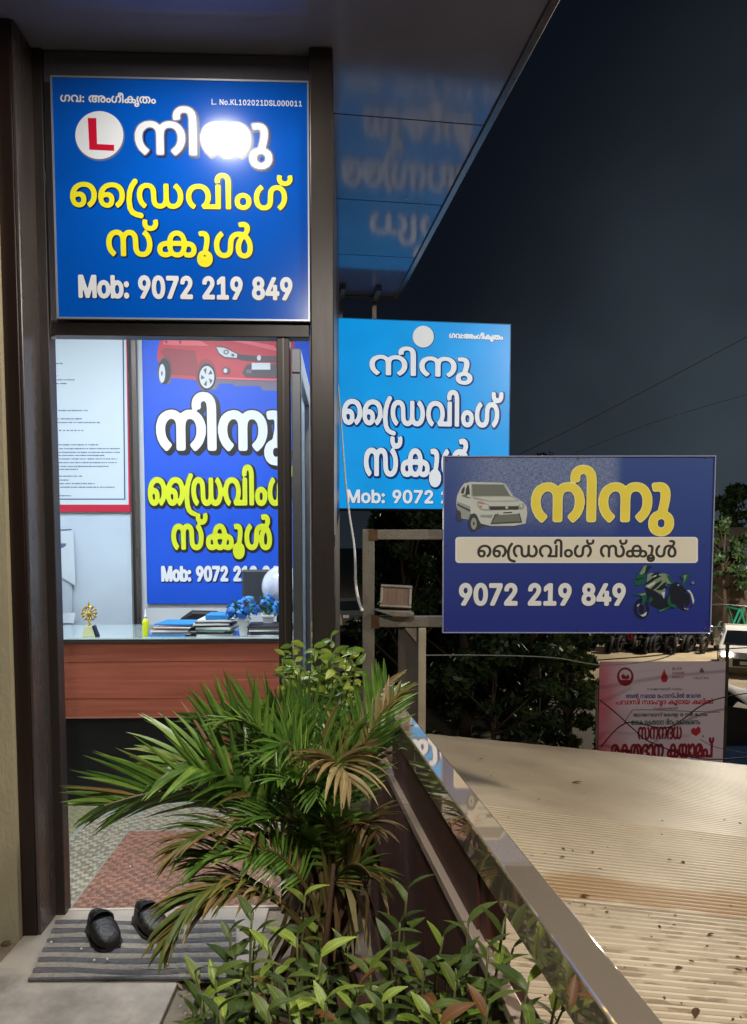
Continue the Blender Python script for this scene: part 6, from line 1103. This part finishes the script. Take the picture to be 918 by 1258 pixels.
# hedge mass further back
rr = np.random.default_rng(5); n = 26000; X_ = rr.uniform(T(455, 20), T(716, 20), n); Y_ = rr.uniform(19, 22, n); Z_ = -3+rr.random(n)**.8*(5.2+.9*np.sin(X_*1.7)+.6*np.sin(X_*4.1)); pc = np.stack([X_, Y_, Z_], 1)
a = rr.normal(size=(n, 3)); a /= np.linalg.norm(a, axis=1)[:, None]; b = rr.normal(size=(n, 3)); b /= np.linalg.norm(b, axis=1)[:, None]; s = .16
V = np.stack([pc-a*s, pc+b*s*.5, pc+a*s, pc-b*s*.5], 1).reshape(-1, 3); me = bpy.data.meshes.new('undergrowth'); me.from_pydata(V.tolist(), [], [(4*i, 4*i+1, 4*i+2, 4*i+3) for i in range(n)]); me.materials.append(mtree); o = bpy.data.objects.new('undergrowth', me); COL.objects.link(o); o['kind'] = 'stuff'; o['label'] = 'dark mass of bushes behind the trees'

# camp banner
F4 = Frame((P(736, 860, 9.0).x, 9.0, 0), R(1.5))
mbn = bpy.data.materials.new('camp_cloth'); mbn.use_nodes = True; tt = mbn.node_tree; b = tt.nodes['Principled BSDF']; b.inputs['Roughness'].default_value = .8
tcn = tt.nodes.new('ShaderNodeTexCoord'); sxx = tt.nodes.new('ShaderNodeSeparateXYZ'); tt.links.new(tcn.outputs['Object'], sxx.inputs[0]); nn = tt.nodes.new('ShaderNodeTexNoise'); nn.inputs['Scale'].default_value = 2; tt.links.new(tcn.outputs['Object'], nn.inputs[0])
xx = mth('ADD', sxx.outputs['X'], mth('MULTIPLY', nn.outputs[0], .5)); r = rng(xx, .18, .72); cm = tt.nodes.new('ShaderNodeValToRGB'); cm.color_ramp.elements[0].color = srgb(212, 104, 124); cm.color_ramp.elements[1].color = srgb(232, 214, 232); tt.links.new(r, cm.inputs[0]); tt.links.new(cm.outputs[0], b.inputs['Base Color'])
S4 = panel_sign(F4, ((737, 813), (889, 1000)), 'camp_banner', 'pink and lilac printed cloth banner beyond the sheet roof', 'banner', mbn, mbn, .01, rim=.004)
re_ = ink('camp_red', (150, 24, 48), .6); bu_ = ink('camp_blue', (54, 50, 130), .6); gn_ = ink('camp_green', (40, 90, 80), .6); gr_ = ink('camp_grey', (120, 100, 125), .6); wh4 = ink('camp_white', (220, 205, 215), .6); rr2 = ink('camp_bright_red', (200, 40, 60), .6)
def C4(x, y): return (730+x/4.883, 800+y/4.883)
def box4(x0, y0, x1, y1): a = C4(x0, y0); b = C4(x1, y1); return (*a, *b)
for nm_, ps_ in (('round_emblem', [(re_, ell(187, 153, 50, 56)), (wh4, ell(187, 146, 36, 36)), (re_, [(160, 150), (175, 135), (190, 150), (205, 138), (214, 160), (200, 170), (170, 168)]), (re_, [(150, 172), (224, 172), (210, 196), (165, 196)])]),
    ('blood_drop', [(rr2, [(420, 104), (428, 128), (440, 150), (443, 168), (434, 184), (420, 188), (406, 182), (400, 164), (406, 142), (414, 124)])]),
    ('heart_mark', [(rr2, [(596, 458), (610, 466), (624, 450), (638, 462), (640, 486), (612, 510), (584, 494), (580, 474)]), (re_, ell(654, 510, 5, 6))]), ('grey_mark', [(gr_, [(634, 112), (646, 98), (656, 112), (662, 128), (632, 128)])])):
    picture(S4, F4, ps_, (730, 800, 4.883), -.0005, nm_)
for i, (s_, bx, m_) in enumerate([('BLOOD', (470, 97, 528, 113), re_), ('DONORS', (470, 123, 542, 138), re_), ('KERALA', (470, 149, 538, 163), re_), ('MEITRA', (598, 154, 690, 168), gr_), ('സൗജന്യ'.replace('ൗ', 'ാ').replace('്യ', '')+'മായി നടതം', (318, 218, 532, 234), gr_),
    ('അൽ സലാമ േഹാസ്പിറൽ േവങര'.replace('ങ', 'ഗ'), (190, 250, 640, 280), bu_), ('പവാസി സാഹൃദ കൂടായ കലിൽ', (130, 284, 715, 330), rr2), ('സംയുകതമായി'.replace('ു', 'ു'), (356, 333, 500, 354), gr_), ('േലാേണഴസ് േകരള ര സിറി േഹാം'.replace('ഴ', 'ല'), (235, 366, 680, 396), gn_), ('േലാക രകതദാന ദിനം സഹകരണം', (222, 404, 636, 440), gn_), ('സനനദധ', (262, 452, 526, 530), re_), ('രകതദാന കയാമപ്', (100, 520, 718, 640), re_)]):
    lettering(S4, F4, s_, box4(*bx), [(.035 if bx[3]-bx[1] > 60 else .025, m_, .001, 0, 0)], track=-.03)
for u in (734, 891.5):
    q = P(u, 870, 9.05); g = MB(); g.tube([(q.x, 9.05, -3), (q.x, 9.05, P(u, 790 if u > 800 else 845, 9.05).z)], .022, 8)
    tag(g.build('banner_pole', M_galv if u < 800 else mbark, smooth=True), 'thin grey pole at the left edge of the pink banner' if u < 800 else 'brown pole at the right edge of the pink banner', 'pole')

# cars
def car_(label, loc, rz, paint, lit=False, name='parked_car'):
    t = thing(name, label, 'car', loc, rz)
    mp_ = mat('paint_'+paint[0], srgb(*paint[1]), .2, .1, coat=.8); gl_ = mat('car_glass', srgb(20, 24, 30), .06, coat=.5); tb = mat('bumper_black', srgb(22, 22, 24), .5); ty = mat('tyre', srgb(18, 18, 18), .8)
    # side profile in (y, z); nose at -y ; section rings across the width
    prof = [(-1.9, .32), (-1.93, .62), (-1.82, .80), (-1.15, .95), (-.55, 1.36), (.2, 1.47), (1.25, 1.42), (1.75, 1.05), (1.88, .85), (1.86, .35)]
    g = MB(); vs = []; W_ = [(-.80, .0), (-.84, .0), (.84, .0), (.80, 0)]
    for xi, (x, in_) in enumerate([(-.84, .0), (-.80, .02), (.80, .02), (.84, 0)]):
        for (y, z) in prof: vs.append((x*(1 if z < .96 else .80), y, z if xi in (1, 2) else z*(1 if z < 1 else .985)-.02))
    n = len(prof); fs = [(a_*n+i, a_*n+(i+1) % n, (a_+1)*n+(i+1) % n, (a_+1)*n+i) for a_ in range(3) for i in range(n)]+[tuple(range(n)), tuple(range(4*n-1, 3*n-1, -1))]
    g.add(vs, fs); g.build('body', mp_, t, bevel=.03)
    g = MB(); g.add([(-.70, -1.13, .985), (.70, -1.13, .985), (.60, -.58, 1.365), (-.60, -.58, 1.365)], [(0, 1, 2, 3)]); 
    for v_ in range(4): pass
    o = g.build('windscreen', gl_, t, fix=False); o.location = (0, -.02, .015)
    for sd in (-1, 1):
        g = MB(); g.add([(sd*.77, -.95, .99), (sd*.69, -.5, 1.33), (sd*.69, .35, 1.37), (sd*.69, 1.2, 1.32), (sd*.77, 1.5, 1.02)], [(0, 1, 2, 3, 4)]); g.build('side_window', gl_, t, fix=False).location = (sd*.02, 0, 0)
        g = MB(); g.box(sd*.62-.14, sd*.62+.14, -1.93, -1.84, .66, .80); g.build('headlight', mat('headlight_on', (1, .93, .8), .3, emit=14) if lit else mat('headlight_off', (.6, .6, .62), .15), t, bevel=.02)
        for yy_ in (-1.22, 1.2):
            g = MB(); M = Matrix.Rotation(R(90), 4, 'Y'); g.lathe([(.30, -.09), (.31, -.06), (.31, .06), (.30, .09)], (sd*.76, yy_, .31), 18, M=M); g.build('wheel', ty, t)
        g = MB(); g.box(sd*.86, sd*1.0, -.75, -.67, .98, 1.08); g.build('mirror', mp_, t, bevel=.02)
    g = MB(); g.box(-.45, .45, -1.955, -1.90, .36, .60); g.build('grille', tb, t, bevel=.01); g = MB(); g.box(-.24, .24, -1.97, -1.957, .42, .53); g.build('number_plate', mat('plate', (.7, .7, .66), .4), t)
    return t
q = PZ(884, 830, -3); car_('white car with lit headlights facing the banner on the street', (T(919, 25.5), 25.5, -3), R(-24), ('white', (216, 216, 214)), True)
q = PZ(430, 772, -3); car_('dark grey car far below behind the corner post', (q.x-.2, 38, -3), R(20), ('grey', (70, 74, 80)))
q = P(462, 780, 24); car_('black car below, half hidden by the sign frame', (q.x-.1, 24.5, -3), R(60), ('black', (18, 20, 26)))
# parked motorcycles
def moto():
    t = thing('parked_motorcycle', 'parked motorcycle in the row below the navy sign', 'motorcycle', (0, 0, -3), 0, 'motorcycles parked in a row on the sand')
    bk = mat('moto_black', srgb(24, 24, 28), .35, coat=.4); chm = mat('moto_chrome', srgb(190, 190, 190), .15, 1.)
    for y in (-.65, .65):
        g = MB(); M = Matrix.Rotation(R(90), 4, 'Y'); g.lathe([(.22, -.04), (.29, -.05), (.31, 0), (.29, .05), (.22, .04), (.22, -.04)], (0, y, .31), 16, M=M); 
        for a in range(0, 180, 45): g.tube([(0, y+.24*math.cos(R(a)), .31+.24*math.sin(R(a))), (0, y-.24*math.cos(R(a)), .31-.24*math.sin(R(a)))], .01, 4, 1)
        g.build('wheel', [MATS['tyre'], chm], t)
    g = MB(); g.prism([(-.15, .0)], 0, 0) if False else None
    vs = []; pr = [(-.32, .78, .10), (-.25, .92, .15), (0, .93, .15), (.1, .82, .10), (.3, .80, .14), (.75, .88, .12), (.82, .80, .06), (.4, .62, .12), (.1, .42, .16), (-.2, .40, .16)]
    n = len(pr); g.add([(w_, y, z) for y, z, w_ in pr]+[(-w_, y, z) for y, z, w_ in pr], [tuple(range(n)), tuple(range(2*n-1, n-1, -1))]+[(i, (i+1) % n, n+(i+1) % n, n+i) for i in range(n)]); g.build('body', bk, t, bevel=.02)
    g = MB(); g.tube([(.05, -.65, .31), (.05, -.38, .95)], .022, 6); g.tube([(-.05, -.65, .31), (-.05, -.38, .95)], .022, 6); g.tube([(-.36, -.28, 1.04), (-.12, -.4, .98), (.12, -.4, .98), (.36, -.28, 1.04)], .014, 6); g.tube([(.14, .1, .35), (.17, .7, .42)], [.03, .045], 8); g.box(-.13, .13, -.12, .14, .26, .46); g.tube([(-.2, -.2, .3), (-.3, -.25, .5), (.3, -.25, .5), (.2, -.2, .3)], .015, 6); g.build('fork_and_bars', chm, t)
    g = MB(); g.lathe([(.03, 0), (.09, .04), (.085, .09)], (0, -.5, .86), 12, M=Matrix.Rotation(R(90), 4, 'X')); g.build('headlamp', chm, t, smooth=True)
    for sd in (-1, 1):
        g = MB(); g.tube([(sd*.25, -.32, 1.03), (sd*.3, -.34, 1.2)], .007, 5); g.lathe([(.001, -.01), (.05, 0), (.001, .01)], (sd*.31, -.34, 1.22), 8, M=Matrix.Rotation(R(90), 4, 'X')); g.build('mirror', chm, t)
    return t
m0 = moto()
place = [740, 750, 759, 769, 778, 788, 797, 807, 816, 826, 835, 845, 855, 872]
cols = ['small red scooter-like motorcycle', '', '', '']
for i, u in enumerate(place):
    o = m0 if i == 0 else copy_tree(m0); q = PZ(u, 801-rs.uniform(0, 3), -3); o.scale = (1.12, 1.12, 1.12); o.location = (q.x, q.y, -3); o.rotation_euler = (0, R(8), R(rs.uniform(-60, -15)))
    if i == 13:
        o['label'] = 'motorcycle with its headlamp lit at the right end of the row'
        for c_ in o.children:
            if c_.name.startswith('headlamp'): c_.data = c_.data.copy(); c_.data.materials[0] = mat('headlamp_on', (1, .9, .75), .3, emit=30)
    if i in (3, 6):
        mm_ = mat('moto_red' if i == 3 else 'moto_blue', srgb(150, 30, 40) if i == 3 else srgb(40, 60, 120), .3, coat=.5)
        for c_ in o.children:
            if c_.name.startswith('body'): c_.data = c_.data.copy(); c_.data.materials[0] = mm_
        o['label'] = 'red-bodied motorcycle in the parked row below the navy sign' if i == 3 else 'blue-bodied motorcycle in the parked row below the navy sign'
# shops across the street
def shop(label, u, Y, w_, h, d, wallm, kind, glow=None):
    x = T(u, Y); t = thing('shop_building', label, 'building', (x, Y, -3)); g = MB(); g.box(0, .9, 0, d, 0, h); g.box(w_-.5, w_, 0, d, 0, h); g.box(.9, w_-.5, 0, .2, 2.6, h); g.box(.9, w_-.5, d-.2, d, 0, h); g.build('wall', wallm, t)
    g = MB(); rm_ = mat('roof_tile_'+kind, srgb(70, 62, 58), .8, var=.3, scale=4, bump=.5, bscale=20); g.add([(-.5, -.6, h-.1), (w_+.5, -.6, h-.1), (w_+.1, d/2, h+1.6), (.1, d/2, h+1.6)], [(0, 1, 2, 3)]); g.add([(-.5, d+.6, h-.1), (w_+.5, d+.6, h-.1), (w_+.1, d/2, h+1.6), (.1, d/2, h+1.6)], [(0, 1, 2, 3)]); g.add([(0, 0, h), (0, d, h), (.1, d/2, h+1.6)], [(0, 1, 2)]); g.build('roof', rm_, t, fix=False)
    g = MB(); g.box(.95, w_-.55, .05, .12, 0, 2.55); g.build('shutter', mat('lit_shop_interior', (.9, .6, .3), .6, emit=glow) if glow else mat('shutter_grey', srgb(70, 66, 62), .6), t)
    g = MB(); g.box(-.2, w_+.2, -1.0, -.02, 2.7, 2.78); g.build('awning', mat('awning_grey', srgb(96, 92, 88), .6), t)
    return t
shop('low shop with brick wall and dark shutter right of the navy sign', 868, 40, 1.6+1.2, 3.3, 5, mat('brick_wall', srgb(96, 66, 54), .85, var=.3, scale=6), 'a')
shop('shop with a warm lit opening at the right edge', 897, 36, 3.2, 3.5, 5, mat('pale_wall', srgb(104, 92, 78), .8, var=.15), 'b', .7)
sg = thing('shop_signboard', 'dark blue shop board with a white letter T at the right edge', 'sign', (T(893, 34.6), 34.6, 0))
g = MB(); g.box(0, 3, 0, .08, -.55+.6, .55+.6); g.build('board', ink('board_slate', (44, 54, 66), .5), sg); F5 = Frame((T(893, 34.6), 34.6, 0), 0)
lettering(sg, F5, 'TE', (914, 696, 928, 706), [(.05, wh4, .01, 0, 0)])
# green crowd barriers
for i, u in enumerate((886, 911)):
    q = PZ(u, 782, -3); t = thing('steel_barrier', 'green steel A-frame barrier, the one left of the lit shop' if i == 0 else 'green steel A-frame barrier before the lit shop opening', 'barrier', (q.x, 33+i*.2, -3))
    mgb = mat('barrier_green', srgb(24, 140, 112), .4, var=.1)
    hgt = 1.35
    for nm, a, b_ in (('leg', (-.3, 0, 0), (.25, 0, hgt)), ('leg', (.75, 0, 0), (.3, 0, hgt)), ('leg', (-.3, 1.2, 0), (.25, 1.2, hgt)), ('leg', (.75, 1.2, 0), (.3, 1.2, hgt)), ('rail', (.27, 0, hgt), (.27, 1.2, hgt)), ('rail', (-.1, 0, .45), (.6, 0, .45))):
        g = MB(); g.tube([a, b_], .045, 6); g.build(nm, mgb, t)
# dark tarpaulin stall and blue sheet beyond the roof
ts = thing('covered_stall', 'dark tarpaulin hump over a blue sheet at the right edge', 'stall', (P(897, 900, 11).x-.15, 11, -3))
zt_ = P(897, 842, 11).z+3; g = MB(); vs = []; 
for i in range(13):
    for j in range(7):
        x = i*.25; y = j*.3; z = zt_-.12-.25*(max(0, (x-.3))*.9)-.15*((j-3)/3)**2-(.25 if i == 0 else 0)+.03*math.sin(i*2.1+j); vs.append((x, y, z))
g.add(vs, [(i*7+j, i*7+7+j, i*7+8+j, i*7+1+j) for i in range(12) for j in range(6)]); b0 = len(g.v)
g.add([(0, 0, .8), (3, 0, .8), (3, 0, zt_-.7), (0, 0, zt_-.3)], [(0, 1, 2, 3)]); g.build('tarpaulin', mat('tarp_black', srgb(22, 24, 28), .6, var=.3, scale=5, bump=.3), ts, smooth=True, fix=False)
g = MB(); z1 = P(897, 916, 10.8).z+3; g.box(-.05, 3, -.25, -.2, 0, z1); g.build('blue_sheet', mat('blue_sheet', srgb(52, 84, 132), .6, var=.15), ts)
# cables
def cable(label, pts, r, m, name='cable'):
    V_ = [P(*p) for p in pts]; sm = []
    for i in range(len(V_)-1):
        p0_, p1, p2, p3 = V_[max(i-1, 0)], V_[i], V_[i+1], V_[min(i+2, len(V_)-1)]
        for k in range(6):
            t = k/6; sm.append(.5*((2*p1)+(p2-p0_)*t+(2*p0_-5*p1+4*p2-p3)*t*t+(3*p1-p0_-3*p2+p3)*t**3))
    sm.append(V_[-1]); g = MB(); g.tube(sm, r, 5); return tag(g.build(name, m, smooth=True), label, 'cable')
mc = mat('cable_black', srgb(20, 18, 18), .6); mcg = mat('cable_grey', srgb(150, 150, 148), .5)
cable('pale grey cable sagging between the steel leg and the pink banner', [(515, 805, 6.2), (600, 805, 6.6), (680, 808, 7), (740, 817, 7.4), (800, 812, 7.8), (830, 803, 8)], .006, mcg)
cable('black cable crossing just above the pink banner', [(735, 811, 8), (800, 806, 8.1), (850, 800, 8.2), (930, 795, 8.3)], .007, mc)
cable('thick black cable running down across the pink banner', [(737, 860, 8.2), (757, 876, 8.2), (780, 897, 8.3), (800, 912, 8.4), (860, 932, 8.5), (925, 930, 8.6)], .007, mc)
cable('thin black cable rising across the pink banner to its right edge', [(738, 918, 8.3), (770, 888, 8.3), (820, 894, 8.3), (860, 868, 8.4), (888, 857, 8.5), (930, 850, 8.6)], .007, mc)
cable('thin wire looping round the middle of the pink banner', [(765, 892, 8.3), (775, 876, 8.3), (785, 872, 8.3), (850, 874, 8.3), (885, 875, 8.3)], .0035, mc)
cable('thin wire hanging low across the right of the pink banner', [(860, 908, 8.3), (880, 918, 8.3), (930, 928, 8.4)], .0035, mc)
cable('thin overhead wire across the night sky right of the cyan sign', [(630, 562, 16), (700, 528, 15), (800, 476, 14), (940, 402, 12.5)], .006, mat('wire_dull', srgb(70, 72, 76), .6))
cable('pale cable beside the green barriers at the right edge', [(860, 744, 20), (890, 743, 20), (930, 747, 20)], .02, mcg)
cable('second thin overhead wire low in the night sky', [(700, 560, 16), (800, 520, 15), (940, 478, 13)], .004, MATS['wire_dull'])

# street lamps just outside the view (they light the roof, trees and sand)
def street_lamp(label, x, y, zh, power, col, lean=-.5, r=.14):
    t = thing('street_lamp', label, 'street lamp', (x, y, -3)); g = MB(); h = zh+3
    g.tube([(0, 0, 0), (0, 0, h*.92), (lean*.5, 0, h*.99), (lean, 0, h+.02)], [.06, .05, .035, .03], 10); g.build('pole', M_galv, t, smooth=True)
    g = MB(); g.box(lean-.3, lean+.1, -.12, .12, h-.02, h+.07); g.build('head', M_galv, t, bevel=.02)
    g = MB(); g.box(lean-.28, lean+.05, -.1, .1, h-.045, h-.021); g.build('lamp_glass', mat('street_glow', (1, .8, .55), .4, emit=12), t)
    lamp('street_light', 'POINT', (lean-.1, 0, h-.2), power, col, r, parent=t)
street_lamp('street lamp standing beyond the sheet roof outside the view', 4.6, 1.1, 4.3, P_STREET, (1., .89, .74), r=.2)
street_lamp('tall street lamp by the sandy parking place', 15.8, 27, 3.6, P_YARD, (1., .9, .74), lean=-.9, r=.2)
street_lamp('street lamp behind the building lighting the far sand', -8, 36, 3.0, P_YARD*.6, (1., .85, .65), lean=.9, r=.2)
